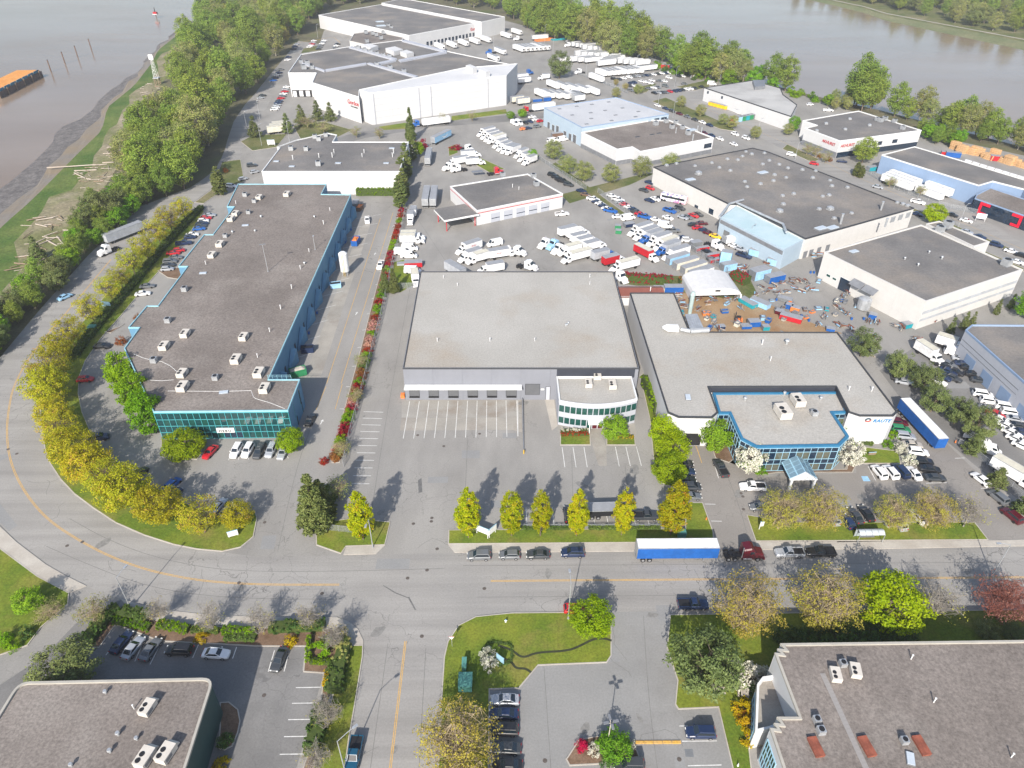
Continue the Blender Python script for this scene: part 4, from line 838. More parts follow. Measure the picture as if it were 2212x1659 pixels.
put('cedar', (684, 1140), 14.5, 'broad grey-green cedar at the driveway corner', None, 8.2, name='cedar_tree'); put('cedar', (700, 1118), 10.5, 'second lower cedar leaning against the broad driveway cedar', None, 6.5, name='cedar_tree'); put('bush_hedge', (703, 1085), 5.5, 'round dark evergreen behind the driveway cedar', None, 5.5, 'shrub', 'evergreen_shrub')
put('tan', (735, 1080), 6.5, 'tan bare shrub fanning out beside the driveway cedar', None, 6, name='bare_shrub_tree')
for q, n in (((783, 795), 'bare tan shrub arching over the middle of the flower border'), ((742, 985), 'bare tan shrub near the lower end of the flower border'), ((770, 870), 'low bare shrub with rusty twigs in the flower border')): put('tan', q, 4.6, n, 'bare shrubs in the flower border', 4.6, name='bare_shrub_tree')
# flower border between the lane and the chain-link fence
cols = ['red', 'bright', 'red', 'red', 'bright', 'red', 'red', 'bright', 'red', 'bright', 'bright', 'red', 'bright', 'red', 'pink', 'bright', 'pink', 'red', 'bright', 'dark', 'rust', 'bright', 'red', 'bright', 'pink', 'red', 'bright', 'bright', 'red', 'red', 'bright', 'pink', 'rust']
a_, b_ = px('11 1262,165 900,1640 21 690,640'), 0
cols = [c for k, c in enumerate(cols) for _ in range(2 if k % 2 == 0 else 1)]
for k, c in enumerate(cols):
    f = k/(len(cols)-1); q = (a_[0][0]+(a_[1][0]-a_[0][0])*f*1.55, a_[0][1]+(a_[1][1]-a_[0][1])*f*1.55) if f < .645 else (a_[1][0]+(a_[2][0]-a_[1][0])*(f-.645)/.355, a_[1][1]+(a_[2][1]-a_[1][1])*(f-.645)/.355)
    put('bush_'+c, q, 1.7, '%s shrub from the top of the flower border, %s' % (ORD[k], {'red': 'deep red', 'bright': 'light green', 'pink': 'pink and white', 'dark': 'dark green', 'rust': 'rusty brown'}[c]), 'shrubs of the flower border', 3.1, 'shrub')
put('bush_red', (700, 1000), 1.8, 'red shrub between bare shrub and round evergreen', None, 2.2, 'shrub')
for q, n in (((833, 632), 'left'), ((852, 632), 'right')): put('cedar', q, 8.5, '%s one of two small cypresses at the warehouse fence corner' % n, 'fence corner cypresses', 4, name='cypress_tree')
puts('cypress', 'F 868,400 872,428 866,448 878,385 876,365 890,345', 13, 'dark cypress', 'from the front in the row beside the white shed', 'cypress row', 5, name='cypress_tree')
put('cedar', (888, 304), 16, 'tall pointed cypress by the distribution centre lawn', None, 6.4, name='cypress_tree'); put('bush_red', (910, 322), 5, 'large red shrub behind the cypress row', None, 7, 'shrub'); put('lime', (906, 338), 7, 'bright lime tree beside the cypress row', None, 5, name='lime_tree')
# warehouse / factory strip
put('green', (1325, 950), 6.5, 'leafy green tree on the curved office lawn', None, 6.6, name='green_tree')
for q, h, n in (((1432, 962), 8, 'rear'), ((1448, 1000), 8.5, 'middle'), ((1440, 1045), 8, 'front')): put('lime', q, h, 'lime green tree, %s of three between the warehouse and factory lots' % n, 'lime trees between the lots', 7.5, name='lime_tree')
put('green', (1541, 975), 8.5, 'olive green tree at the left corner of the glass office', None, 7.2, name='green_tree'); put('green', (1822, 945), 6, 'slim green tree between glass office and RAUTE wall', None, 3.4, name='green_tree')
put('blossom', (1614, 1022), 8, 'large white blossom tree left of the glass office porch', None, 7.2, name='blossom_tree'); put('blossom', (1826, 1012), 7.6, 'large white blossom tree right of the glass office porch', None, 6.2, name='blossom_tree')
for q, n in (((1944, 975), 'upper'), ((1962, 1002), 'lower')): put('bush_white', q, 2.9, '%s of two round white flowering bushes beside the parked cars' % n, None, 3.6, 'shrub')
for q, n in (((1915, 965), 'low green bush at the RAUTE wall corner'), ((1928, 945), 'olive bush beside the red parked car'), ((1735, 1017), 'green bush right of the entrance porch'), ((1645, 1022), 'yellow green bush left of the entrance porch')): put('bush_bright', q, 1.9, n, None, 2.8, 'shrub')
puts('brown', 'F 1680,1142 1763,1142', 9.2, 'budding brown tree', 'from the left in front of the glass office', 'budding trees before the office', 10, name='budding_tree')
puts('brown', 'F 1920,1141 1998,1140', 8.4, 'budding brown tree', 'from the left right of the bus shelter', 'budding trees before the office', 9.2, name='budding_tree'); put('bare', (2080, 1138), 8.6, 'greyish bare tree at the right end of the office verge', None, 9, name='bare_tree')
puts('pine', 'F 1858,770 1935,815 1990,845 2010,890 2060,915 2100,945', 8.5, 'dark pine', 'from the top between the factory and the dealer yard', 'pines beside the dealer yard', 8.2, name='pine_tree')
puts('spruce', 'F 2100,978 2148,1050 2205,1108', 5.6, 'small ragged conifer', 'from the top along the dealer yard fence', 'fence conifers', 5, name='conifer_tree')
puts('spruce', 'F 2050,722 2078,712 2095,708 2150,680 2180,668', 6, 'slim young conifer', 'from the left along the striped factory wall', 'young conifers', 2.6, name='conifer_tree')
# bottom right
put('pine', (1512, 1472), 10.5, 'big round pine on the south lawn', None, 12.5, name='pine_tree'); put('brown', (1603, 1358), 11.5, 'wide budding tree behind the big round pine', None, 13, name='budding_tree'); put('brown', (1768, 1345), 11.5, 'budding brown tree left of the lime maple on the south verge', None, 13.5, name='budding_tree')
put('lime', (1905, 1342), 10.5, 'tall lime maple on the south verge', None, 12, name='lime_tree'); put('bare', (2012, 1334), 8.5, 'bare grey tree right of the lime maple', None, 10, name='bare_tree'); put('redbare', (2152, 1334), 9, 'red twigged tree at the right edge of the south verge', None, 12, name='red_tree')
for q, n in (((2125, 1372), 'left'), ((2182, 1378), 'right')): put('pine', q, 3.2, '%s of two low pines behind the bottom right office' % n, None, 4.2, name='pine_tree')
put('bush_white', (1612, 1468), 3, 'white rhododendron beside the big round pine', None, 6.2, 'shrub'); put('bush_white', (1640, 1472), 3, 'shaded white rhododendron at the office corner', None, 5, 'shrub')
for q, n, c in (((1603, 1535), 'orange yellow shrub nearest the picnic tables', 'yellow'), ((1608, 1562), 'yellow shrub in the middle of the office border', 'yellow'), ((1618, 1595), 'pale yellow shrub at the lower end of the office border', 'yellow'), ((1640, 1500), 'dark shrub against the terrace wall', 'dark')): put('bush_'+c, q, 2, n, None, 3.8, 'shrub')
puts('bush_dark', 'F 1700,1385 1735,1385 1770,1383 1805,1382 1840,1382 1875,1380 1910,1379 1945,1378', 3, 'dark evergreen shrub', 'from the left behind the bottom right office', 'shaded shrubs', 5, 'shrub')
put('lime', (1275, 1362), 7, 'bright lime tree on the central south lawn by the street', None, 7.6, name='lime_tree')
for q, n in (((1053, 1420), 'upper'), ((1058, 1440), 'lower')): put('bush_white', q, 2.4, '%s white flower bush beside the lawn sign' % n, None, 2.9, 'shrub')
put('brown', (992, 1640), 10.5, 'large budding tree beside the parked cars at the bottom', None, 12.5, name='budding_tree'); put('brown', (1000, 1740), 9, 'budding tree cut by the bottom edge', None, 10, name='budding_tree')
put('bush_magenta', (1257, 1615), 1.7, 'magenta azalea in the lamp island', None, 2.2, 'shrub')
for q, n, c, w in (((1285, 1625), 'white flower bush left of the lamp post', 'white', 2.2), ((1352, 1612), 'white flower bush right of the lamp post', 'white', 2.8), ((1312, 1650), 'low dark bush below the lamp post', 'dark', 2.4)): put('bush_'+c, q, 2, n, None, w, 'shrub')
put('green', (1325, 1625), 3.8, 'olive green shrub around the lamp post', None, 5.4, name='green_tree')
# bottom left
for q, n, h in (((352, 1345), 'bare tree nearest the bent lamp post on the left', 6), ((460, 1362), 'bare tree above the white sedan', 6.4), ((571, 1366), 'bare tree above the shaded car park corner', 6.2), ((674, 1358), 'budding bare tree above the grey sedan', 6.4), ((727, 1400), 'bare tree at the street corner bed', 6.5), ((712, 1565), 'bare grey tree in the hedge along the lower street', 6.2), ((690, 1662), 'bare grey tree at the bottom of the lower street hedge', 6)): put('bare', q, h, n, 'bare street trees', h*.95, name='bare_tree')
put('tan', (212, 1345), 5.6, 'thin yellow budding tree on the bottom left drive', None, 6.4, name='budding_tree'); put('green', (70, 1315), 4.4, 'small lime tree on the bottom left lawn', None, 5.4, name='green_tree'); put('tan', (108, 1335), 3.4, 'brown leafless shrub beside the bottom left drive', None, 6, name='bare_shrub_tree')
put('pine', (155, 1472), 7, 'spreading pine behind the bottom left office', None, 11, name='pine_tree')
for q, n, c in (((30, 1400), 'bright green shrub at the bottom left lawn edge', 'bright'), ((62, 1372), 'green shrub above the bright one on the left lawn', 'dark'), ((12, 1385), 'pale green shrub at the left picture edge', 'bright'), ((488, 1605), 'leafy shrub by the round office entrance', 'dark'), ((480, 1655), 'yellowish shrub at the bottom of the round office bed', 'yellow'), ((437, 1382), 'yellow flower clump between the low hedges', 'yellow'), ((627, 1388), 'small yellow shrub in the corner bed', 'yellow'), ((700, 1402), 'large clipped lime dome in the corner bed', 'bright')): put('bush_'+c, q, 2.2 if c != 'yellow' else 1.3, n, None, 4 if 'dome' in n else 2.6, 'shrub')
HCORE = mat('hedge_inside', (.045, .07, .015), (.07, .10, .022), 2, .95)
def hedge(s, w, h, leaf, label, dens=70, group='clipped hedges'):
    P = resample(GP(s), 12); r_ = random.Random(len(label)); base = P[0]; b = MB(); L = sum((q-p).length for p, q in zip(P, P[1:]))
    for p, q in zip(P, P[1:]):
        d = (q-p).normalized(); n = Vector((-d.y, d.x, 0))*(w*.42)
        b.loft([[tuple(x-base+Vector((0, 0, z))) for x, z in ((p-n, 0), (p-n, h*.9), (p+n, h*.9), (p+n, 0))], [tuple(x-base+Vector((0, 0, z))) for x, z in ((q-n, 0), (q-n, h*.9), (q+n, h*.9), (q+n, 0))]])
    C = []
    for k in range(int(L*9)):
        f = r_.random()*11; i = min(10, int(f)); p = P[i].lerp(P[i+1], f-i)-base; d = (P[i+1]-P[i]).normalized(); n = Vector((-d.y, d.x, 0))
        side = r_.random(); o = n*r_.uniform(-w/2, w/2)
        z = h if side < .55 else r_.uniform(.1, h); o = o if side < .55 else n*(w/2*(1 if side < .78 else -1))
        C.append((p+o+Vector((0, 0, z)), r_.gauss(0, .12)))
    o = thing('hedge', label, 'hedge', base, 0, group); ob('branches', b.mesh('branches', [HCORE]), o)
    ob('foliage', leafmesh('hedge_foliage', leaves(r_, C, int(L*dens*(w+h)), .24, .14, .6), LM[leaf]), o); return o
for s, w, h, l, t in (('30 745,590 850,450 960,330 1040,285', 2.6, 1.3, 'hedge', 'dark clipped hedge at the corner of the bottom left drive'), ('30 1050,320 1300,370', 2.4, 1.2, 'hedge', 'dark hedge along the sidewalk beside the bent lamp post'), ('30 990,395 1300,460', 1.3, 1.0, 'bright', 'bright low hedge above the three parked sedans'), ('30 1370,425 1640,470', 1.7, 1.1, 'bright', 'bright clipped hedge above the black car'), ('30 1930,480 2211,490', 1.6, 1.1, 'bright', 'bright clipped hedge right of the yellow flowers'), ('30 1940,540 2211,545', 1.4, .8, 'hedge', 'low dull hedge at the edge of the shaded car park'), ('30 1660,470 1900,480', 1.2, .8, 'hedge', 'low dull hedge behind the yellow flowers'), ('31 120,460 420,450 600,440', 2.2, 1.4, 'dark', 'dark hedge along the sidewalk above the grey sedan'), ('31 465,540 455,740', .9, 1.1, 'bright', 'bright hedge on the left side of the corner bed'), ('31 470,750 680,760', .9, 1.0, 'bright', 'bright hedge along the lower side of the corner bed'), ('31 720,500 770,640 730,760', 2.4, 1.8, 'olive', 'loose olive shrubbery at the street corner'), ('31 720,760 700,900 680,1020', 2.8, 1.7, 'dark', 'dark hedge along the lower street'), ('31 628,820 612,990', 1.1, 1.0, 'yellow', 'yellow and white flower hedge beside the parking stalls'), ('31 590,1130 550,1250 510,1420 480,1560', 2.6, 1.6, 'dark', 'shaded dark hedge at the bottom of the lower street'), ('22 1150,0 1220,120 1270,260', 3.2, 3.4, 'bright', 'tall lime hedge between the warehouse and the factory wall'), ('11 870,25 1215,25', 2.6, 3, 'bright', 'yellow green hedge before the white shed'), ('22 420,440 660,440', 1.0, .8, 'red', 'low red hedge in the left office lawn'), ('22 420,415 660,412', .9, .9, 'white', 'pale flower hedge behind the low red hedge'), ('22 850,460 1050,462', .9, .7, 'yellow', 'low yellow hedge in the right office lawn'), ('22 70,1250 500,1250', .9, .7, 'hedge', 'low hedge along the fence under the left hornbeams'), ('22 660,1250 1280,1250', .9, .7, 'hedge', 'low hedge along the fence by the black trailer'), ('10 1740,140 1560,330 1400,500 1260,680 1130,830 900,1090 780,1240 640,1440', 2.6, 1.4, 'hedge', 'long dark hedge between street maples and the west car park'), ('23 740,490 830,510 900,520', 1.4, .9, 'hedge', 'dark hedge at the foot of the RAUTE wall'), ('12 960,760 1380,790', 3, 2.6, 'red', 'red shrub row behind the brown-roofed shed'), ('12 1440,790 1560,780', 2.4, 2, 'rust', 'short rusty hedge left of the arched shelter'), ('12 1900,740 2030,800', 4, 3, 'red', 'red shrubbery right of the arched shelter')):
    hedge(s, w, h, l, t, 95)
hedge('31 1990,640 1990,580 2080,575 2211,590 2211,740 2080,780', .5, .3, 'dark', 'dark edging plants around the lawn sign bed', 60)
# woods: single trees with shared crowns
def inpoly(p, poly):
    c = False; n = len(poly)
    for i in range(n):
        a, b = poly[i], poly[i-1]
        if (a[1] > p[1]) != (b[1] > p[1]) and p[0] < (b[0]-a[0])*(p[1]-a[1])/(b[1]-a[1])+a[0]: c = not c
    return c
def wood(s, gap, specs, label, group, z=0.0, maxn=90, seed=5):
    poly = [(p.x, p.y) for p in GP(s, z)]; r_ = random.Random(seed); xs = [p[0] for p in poly]; ys = [p[1] for p in poly]; P = []; tries = 0
    while len(P) < maxn and tries < 6000:
        tries += 1; q = (r_.uniform(min(xs), max(xs)), r_.uniform(min(ys), max(ys)))
        if inpoly(q, poly) and all((q[0]-u[0])**2+(q[1]-u[1])**2 > gap*gap for u in P): P.append(q)
    ym = sorted(q[1] for q in P); y1, y2 = ym[len(ym)//3], ym[2*len(ym)//3]; xm = sum(q[0] for q in P)/len(P)
    P.sort(key=lambda q: q[1]); made = []
    for q in P:
        sp, h = specs[r_.randrange(len(specs))]
        made.append(put(sp, Vector((q[0], q[1], z)), h*r_.uniform(.8, 1.2), '%s %s' % ({'cotton': 'green cottonwood', 'olive': 'yellowish willow', 'pine': 'dark evergreen', 'spruce': 'dark fir', 'green': 'small tree', 'brown': 'budding tree', 'bush_dark': 'green shrub', 'bush_bright': 'pale shrub', 'bare': 'leafless grey tree'}[sp], label+(', near' if q[1] < y1 else ', mid' if q[1] < y2 else ', far')+(' right' if q[0] > xm else ' left')), group, None, 'shrub' if 'bush' in sp else 'tree', {'cotton': 'cottonwood_tree', 'olive': 'willow_tree', 'green': 'green_tree', 'spruce': 'fir_tree', 'bush_dark': 'undergrowth_shrub', 'bush_bright': 'undergrowth_shrub', 'brown': 'budding_tree'}.get(sp, sp+'_tree')))
    cn = {}; sn = {}
    for o in made: cn[o['label']] = cn.get(o['label'], 0)+1
    for o in made:
        l = o['label']; sn[l] = sn.get(l, 0)+1
        if cn[l] > 1: o['label'] = ('nearest ' if sn[l] == 1 else ORD[sn[l]-1]+' nearest ')+l
wood('F 470,22 690,14 690,40 640,82 600,140 562,185 528,218 500,262 482,300 440,330 405,300 390,220 400,150 410,100 440,50', 7.6, [('cotton', 23), ('cotton', 26), ('olive', 22), ('cotton', 19), ('olive', 18), ('brown', 13)], 'in the wood beside the distribution centre', 'west wood', maxn=120)
wood('F 300,330 330,290 390,260 420,300 425,360 405,410 350,432 310,425 290,390', 6.5, [('cotton', 20), ('cotton', 18), ('olive', 17)], 'in the clump by the white shed', 'river bank clump', maxn=40, seed=8)
wood('F 225,440 300,432 330,440 280,470 240,520 190,560 150,590 170,520 195,470', 5.0, [('cotton', 9), ('pine', 11), ('green', 7), ('cotton', 11)], 'beside the street above the driftwood bank', 'driftwood bank trees', maxn=34, seed=9)
wood('F -120,740 0,690 60,640 110,600 150,575 160,600 90,665 30,725 0,760 -100,850', 5.0, [('cotton', 9), ('pine', 8), ('green', 7)], 'on the shaded left bank by the curve', 'left bank trees', maxn=44, seed=10)
wood('F 560,-22 700,-15 860,-22 1000,-12 1100,20 1180,45 1130,52 1096,36 1000,14 900,-8 824,2 690,22 600,10', 11, [('cotton', 22), ('olive', 20), ('cotton', 23)], 'behind the far depot', 'north wood', maxn=80, seed=12)
wood('F 1130,58 1180,48 1260,70 1340,95 1420,122 1440,138 1400,146 1330,128 1230,98 1150,76', 8.5, [('cotton', 25), ('cotton', 28), ('olive', 24)], 'along the river behind the trailer yard', 'trailer yard wood', maxn=46, seed=13)
wood('F 1460,150 1540,160 1640,180 1700,194 1690,204 1600,192 1500,172 1450,160', 8.5, [('cotton', 21), ('olive', 19), ('cotton', 23), ('green', 10)], 'on the river bank behind the car park', 'car park river trees', maxn=26, seed=14)
wood('F 1415,135 1480,150 1700,198 1800,222 1800,232 1690,208 1460,166 1410,150', 3.5, [('bush_dark', 3), ('bush_bright', 3.4)], 'on the river bank east of the yards', 'river bank undergrowth', maxn=60, seed=15)
wood('F 1830,222 1860,218 1890,232 1870,244 1836,238', 5, [('cotton', 23), ('cotton', 25)], 'in the big clump behind the showroom', 'showroom clump', maxn=7, seed=16)
wood('F 1780,222 1830,225 1830,240 1790,240', 5, [('green', 8), ('olive', 8)], 'left of the clump behind the showroom', 'showroom trees', maxn=6, seed=17)
wood('F 1905,252 1960,262 2060,292 2140,312 2260,345 2260,330 2100,285 1960,252', 7, [('olive', 15), ('cotton', 13), ('cotton', 16)], 'on the bank above the timber stacks', 'timber yard river trees', maxn=34, seed=18)
wood('F 1985,285 2040,300 2080,315 2050,322 1990,305', 5, [('cotton', 8), ('green', 7)], 'between the showroom and the blue depot', 'depot trees', maxn=10, seed=19)
wood('F 1800,-20 1900,14 2000,36 2100,58 2212,80 2400,120 2400,40 2200,-10 2000,-40', 9.5, [('cotton', 19), ('olive', 16), ('pine', 15)], 'on the far shore of the river', 'far shore wood', z=-1.0, maxn=170, seed=20)
wood('F 1700,-22 1760,-14 1850,4 1900,14 1850,-20', 12, [('cotton', 15), ('olive', 12)], 'at the far end of the opposite shore', 'far shore end wood', z=-1.0, maxn=20, seed=21)
put('pine', (1208, 170), 17, 'lone dark conifer in the middle of the trailer yard', None, 15, name='conifer_tree')
puts('spruce', 'F 652,268 687,260 715,262 622,288 552,296', 10.5, 'dark spruce', 'from the left in front of the distribution centre', 'front spruces', 7, name='spruce_tree'); put('tan', (665, 275), 6, 'brown thicket under the spruces', None, 14, name='thicket_tree'); put('tan', (700, 285), 5, 'tan thicket right of the spruces', None, 12, name='thicket_tree'); put('cypress', (477, 421), 12, 'lone pointed cypress beside the curved street', None, 5.2, name='cypress_tree')
puts('tan', 'F 770,298 820,300 955,268 1020,262', 6, 'leafless street tree', 'from the left before the distribution centre', 'leafless street trees', 6, name='bare_tree')
puts('olive', 'F 1195,345 1225,375 1260,392 1318,395 1384,382 1446,372', 9, 'pale green street tree', 'from the left around the two workshops', 'workshop street trees', 9, name='street_tree')
puts('green', 'F 1103,258 1128,255 1150,345', 4.6, 'small round tree', 'from the left at the blue workshop yard', 'workshop yard trees', 5, name='green_tree')
puts('olive', 'F 1378,204 1330,212 1470,232 1512,252 1560,270 1580,278 1630,300 1700,292', 6.5, 'thin young tree', 'from the left along the angled side street', 'side street trees', 6, name='street_tree')
puts('brown', 'F 1330,186 1350,196 1375,200', 4.4, 'rusty young tree', 'from the left beside the far car park', 'rusty young trees', 4, name='budding_tree')
put('cotton', (1862, 352), 12, 'big green tree in front of the showroom corner', None, 11, name='green_tree'); put('green', (1712, 285), 8, 'dark green tree left of the showroom', None, 6, name='green_tree'); puts('tan', 'F 1742,335 1782,352 1760,340', 6, 'bare tree', 'from the left under the showroom sign', 'bare showroom trees', 6, name='bare_tree')
put('lime', (2012, 482), 7.5, 'bright green tree behind the cream annex', None, 8.5, name='lime_tree'); put('green', (2220, 690), 9, 'green bush tree at the right edge beside the striped wall', None, 10, name='green_tree'); put('tan', (1920, 405), 5, 'bare tree before the white trailers at the blue depot', None, 6, name='bare_tree'); put('tan', (1985, 425), 5, 'second bare tree before the white trailers', None, 5, name='bare_tree')
puts('rust', '', 1, '', '') if False else None
put('bush_red', (985, 322), 2, 'red bush on the truck yard island', None, 7, 'shrub'); put('spruce', (195, 490), 10, 'ragged dark fir on the driftwood bank', None, 6, name='fir_tree'); put('spruce', (85, 560), 9, 'thin ragged fir among the drift logs', None, 6, name='fir_tree')
puts('cypress', 'F 1848,380 1858,384', 6, 'clipped yellow-green column shrub', 'from the left at the showroom corner', 'column shrubs', 3, name='cypress_tree')
puts('bush_rust', 'F 1790,348 1770,340 488,372 470,392 300,690 262,742', 2.2, 'rusty red shrub', 'in the order rightmost to lowest left', 'rusty shrubs', 3, 'shrub')
# ---------------------------------------------------------------- vehicles (x forward, wheels on z = 0)
HEADL = plain('lamp_lens', (.75, .75, .72), .15); TAILL = plain('tail_lens', (.40, .01, .015), .25); RIM = plain('alloy_rim', (.45, .46, .48), .35, .6)
BOXROOF = plain('box_roof', (.30, .31, .33), .5, var=.08); CREAMROOF = plain('cream_box_roof', (.60, .57, .47), .6, var=.08)
WH = MB().loft([[(.33*math.cos(k*.524), y, .33*math.sin(k*.524)) for k in range(12)] for y in (-.11, .11)]).mesh('tyre', [DARK])
RM = MB().loft([[(.20*math.cos(k*.628), y, .20*math.sin(k*.628)) for k in range(10)] for y in (-.125, .125)]).mesh('rim', [RIM])
CT = {  # L, W, H, belt, greenhouse base rear/front, roof rear/front (fractions of L), wheelbase fraction
 's': ('sedan', 4.7, 1.84, 1.45, .94, -.38, .22, -.20, .06), 'u': ('SUV', 4.7, 1.92, 1.74, 1.06, -.48, .25, -.43, .09), 'h': ('hatchback', 4.2, 1.80, 1.52, .98, -.47, .26, -.38, .09),
 'm': ('minivan', 5.0, 1.95, 1.76, 1.06, -.485, .32, -.45, .14), 'p': ('pickup truck', 5.7, 1.98, 1.86, 1.12, -.10, .22, -.07, .10), 'v': ('cargo van', 5.9, 2.05, 2.45, 1.25, -.49, .37, -.485, .22)}
def carparts(t):
    nm, L, Wd, H, bz, gr, gf, rr, rf = CT[t]; w = Wd/2; b = MB()
    if t == 'v': st = [(-.5, .94, bz), (-.47, 1, bz), (.2, 1, bz), (.36, .98, bz-.05), (.47, .9, .95), (.5, .8, .7)]
    elif t == 'p': st = [(-.5, .96, .98), (-.48, 1, 1.0), (-.11, 1, 1.0), (-.10, 1, bz), (.22, 1, bz), (.42, .96, 1.02), (.48, .9, .9), (.5, .82, .7)]
    elif t in 'um': st = [(-.5, .88, .8), (-.48, .96, bz), (.24, 1, bz), (.40, .96, bz-.13), (.47, .88, bz-.28), (.5, .76, .62)]
    elif t == 'h': st = [(-.5, .86, .75), (-.47, .96, bz), (.25, 1, bz), (.40, .95, bz-.16), (.47, .86, bz-.30), (.5, .74, .58)]
    else: st = [(-.5, .80, .66), (-.475, .92, .90), (-.37, .98, bz), (.22, 1, bz), (.38, .96, .84), (.46, .88, .72), (.5, .74, .56)]
    rings = []
    for x, k, z in st:
        hw = w*k; rings.append([(x*L, y, q) for y, q in ((-hw*.9, .22), (-hw, .42), (-hw, z*.62), (-hw*.97, z-.10), (-hw*.86, z), (hw*.86, z), (hw*.97, z-.10), (hw, z*.62), (hw, .42), (hw*.9, .22))])
    b.loft(rings)
    bw, tw = w*.90, w*(.74 if t != 'v' else .84)
    base = [(gr*L, -bw), (gf*L, -bw*.92), (gf*L, bw*.92), (gr*L, bw)]; top = [(rr*L, -tw), (rf*L, -tw*.95), (rf*L, tw*.95), (rr*L, tw)]
    b.loft([[(x, y, bz-.02) for x, y in base], [(x*.97, y*1.0, H-.05) for x, y in top], [(x*.93, y*.9, H) for x, y in top]])
    for s in (-1, 1): b.box(gf*L-.35, s*(w+.0) if s > 0 else -w-.16, bz-.02, gf*L-.2, s*(w+.16) if s > 0 else -w, bz+.14)
    if t == 'p':
        for y0, y1 in ((-w, -w+.12), (w-.12, w)): b.box(-.495*L, y0, .95, -.10*L, y1, 1.22)
        b.box(-.497*L, -w+.12, .95, -.48*L, w-.12, 1.22)
    B = [Vector((x, y, bz-.02)) for x, y in base]; T = [Vector((x*.97, y, H-.05)) for x, y in top]
    def pane(i, j, f0, f1, g0, g1):
        q = lambda f, g: B[i].lerp(B[j], f).lerp(T[i].lerp(T[j], f), g)
        p = [q(f0, g0), q(f1, g0), q(f1, g1), q(f0, g1)]; n = (p[1]-p[0]).cross(p[3]-p[0]).normalized()*.018
        return MB().loft([[x for x in p], [x+n for x in p]])
    ws = pane(1, 2, .06, .94, .10, .93); rw = pane(3, 0, .08, .92, .15, .9)
    if t == 'v': sl, sr = pane(0, 1, .76, .97, .25, .80), pane(2, 3, .03, .24, .25, .80)
    else: sl, sr = pane(0, 1, .06, .94, .16, .86), pane(2, 3, .06, .94, .16, .86)
    hl = MB().box(L*.47, -.16, .62, L*.5+.01, .16, .76); tl = MB().box(-L*.5-.015, -.14, .70, -L*.49, .14, .92)
    bed = MB().box(-.475*L, -w+.13, 1.001, -.105*L, w-.13, 1.02) if t == 'p' else None
    wb = .30*L if t != 'v' else .31*L
    return nm, b, ws, rw, sl, sr, hl, tl, bed, wb, w, L
CP = {}
for t in CT:
    nm, b, ws, rw, sl, sr, hl, tl, bed, wb, w, L = carparts(t)
    d = dict(nm=nm, body=b.mesh(nm+'_body', [PAINT['white']]), wb=wb, w=w, L=L, hl=hl.mesh('hl', [HEADL]), tl=tl.mesh('tl', [TAILL]), bed=bed and bed.mesh('bed', [BLACK]))
    for k, m in (('windshield', ws), ('rear_window', rw), ('side_window', sl), ('side_window_', sr)): d[k] = m.mesh(k, [CARGLASS])
    one = MB(); one.v, one.f, one.m = list(b.v), list(b.f), [0]*len(b.f)
    def add(mb, mi):
        i = len(one.v); one.v.extend(tuple(p) for p in mb.v); one.f.extend(tuple(k+i for k in f) for f in mb.f); one.m.extend([mi]*len(mb.f))
    for m in (ws, rw, sl, sr): add(m, 1)
    for sx in (-1, 1):
        for sy in (-1, 1): add(MB().loft([[(sx*wb+.33*math.cos(k*.785), sy*(w-.08)+y, .33+.33*math.sin(k*.785)) for k in range(8)] for y in (-.12, .12)]), 2)
    if bed: add(bed, 2)
    d['one'] = one.mesh(nm+'_far', [PAINT['white'], CARGLASS, DARK]); CP[t] = d
def paint(o, m):
    o.material_slots[0].link = 'OBJECT'; o.material_slots[0].material = m
def car(t, colr, p, heading, label, group=None):
    d = CP[t]; loc = Vector((p.x, p.y, .015)); dist = (loc-CAMP).length; rz = rad(heading); nm = d['nm'].lower().replace(' ', '_')
    if dist > 262:
        o = ob(nm, d['one'], None, loc, rz, label, d['nm'] if t == 'u' else d['nm'].split()[-1] if t == 'v' else d['nm'].replace(' truck', ''), group); paint(o, PAINT[colr]); return o
    o = thing(nm, label, d['nm'] if t == 'u' else d['nm'].split()[-1] if t == 'v' else d['nm'].replace(' truck', ''), loc, rz, group)
    paint(ob('body', d['body'], o), PAINT[colr])
    for k in ('windshield', 'rear_window', 'side_window', 'side_window_'): ob(k.rstrip('_'), d[k], o)
    if d['bed']: ob('bed_liner', d['bed'], o)
    for sx in (-1, 1):
        for sy in (-1, 1):
            wh = ob('wheel', WH, o, (sx*d['wb'], sy*(d['w']-.08), .33))
            if dist < 175: ob('rim', RM, wh)
    if dist < 175:
        for sy in (-1, 1): ob('headlight', d['hl'], o, (0, sy*d['w']*.62, 0)); ob('taillight', d['tl'], o, (0, sy*d['w']*.68, 0))
    return o
USED = {}
def cars(where, heading, data, frm='from the left', group=None):
    """data: 'rc t colour x,y | ...' ; a car is told apart by colour and kind, and by its order where those repeat"""
    L = []; tile = '00'
    for e in data.split('|'):
        w = e.split()
        if len(w) == 4 or (len(w) == 5): tile = w.pop(0)
        L.append((w[0], w[1], px(tile+' '+w[2])[0], float(w[3]) if len(w) > 3 else heading))
    cnt = {}
    for t, c, q, h in L: cnt[(t, c)] = cnt.get((t, c), 0)+1
    seen = {}
    for t, c, q, h in L:
        k = (t, c); seen[k] = seen.get(k, 0)+1; nm = CT[t][0]
        lab = '%s %s %s' % (c, nm, where) if cnt[k] == 1 else '%s %s %s %s %s' % (ORD[seen[k]-1], c, nm, frm, where)
        car(t, c, G(q[0], q[1], .75), h+rnd.uniform(-1.5, 1.5), lab, group or 'cars '+where)
cars('parked before the teal glass office', -94, '20 s red 1815,580 -105| 20 u white 2040,570| 20 u white 2140,568| 21 m charcoal 30,575| 21 u silver 130,568| 21 s silver 230,585')
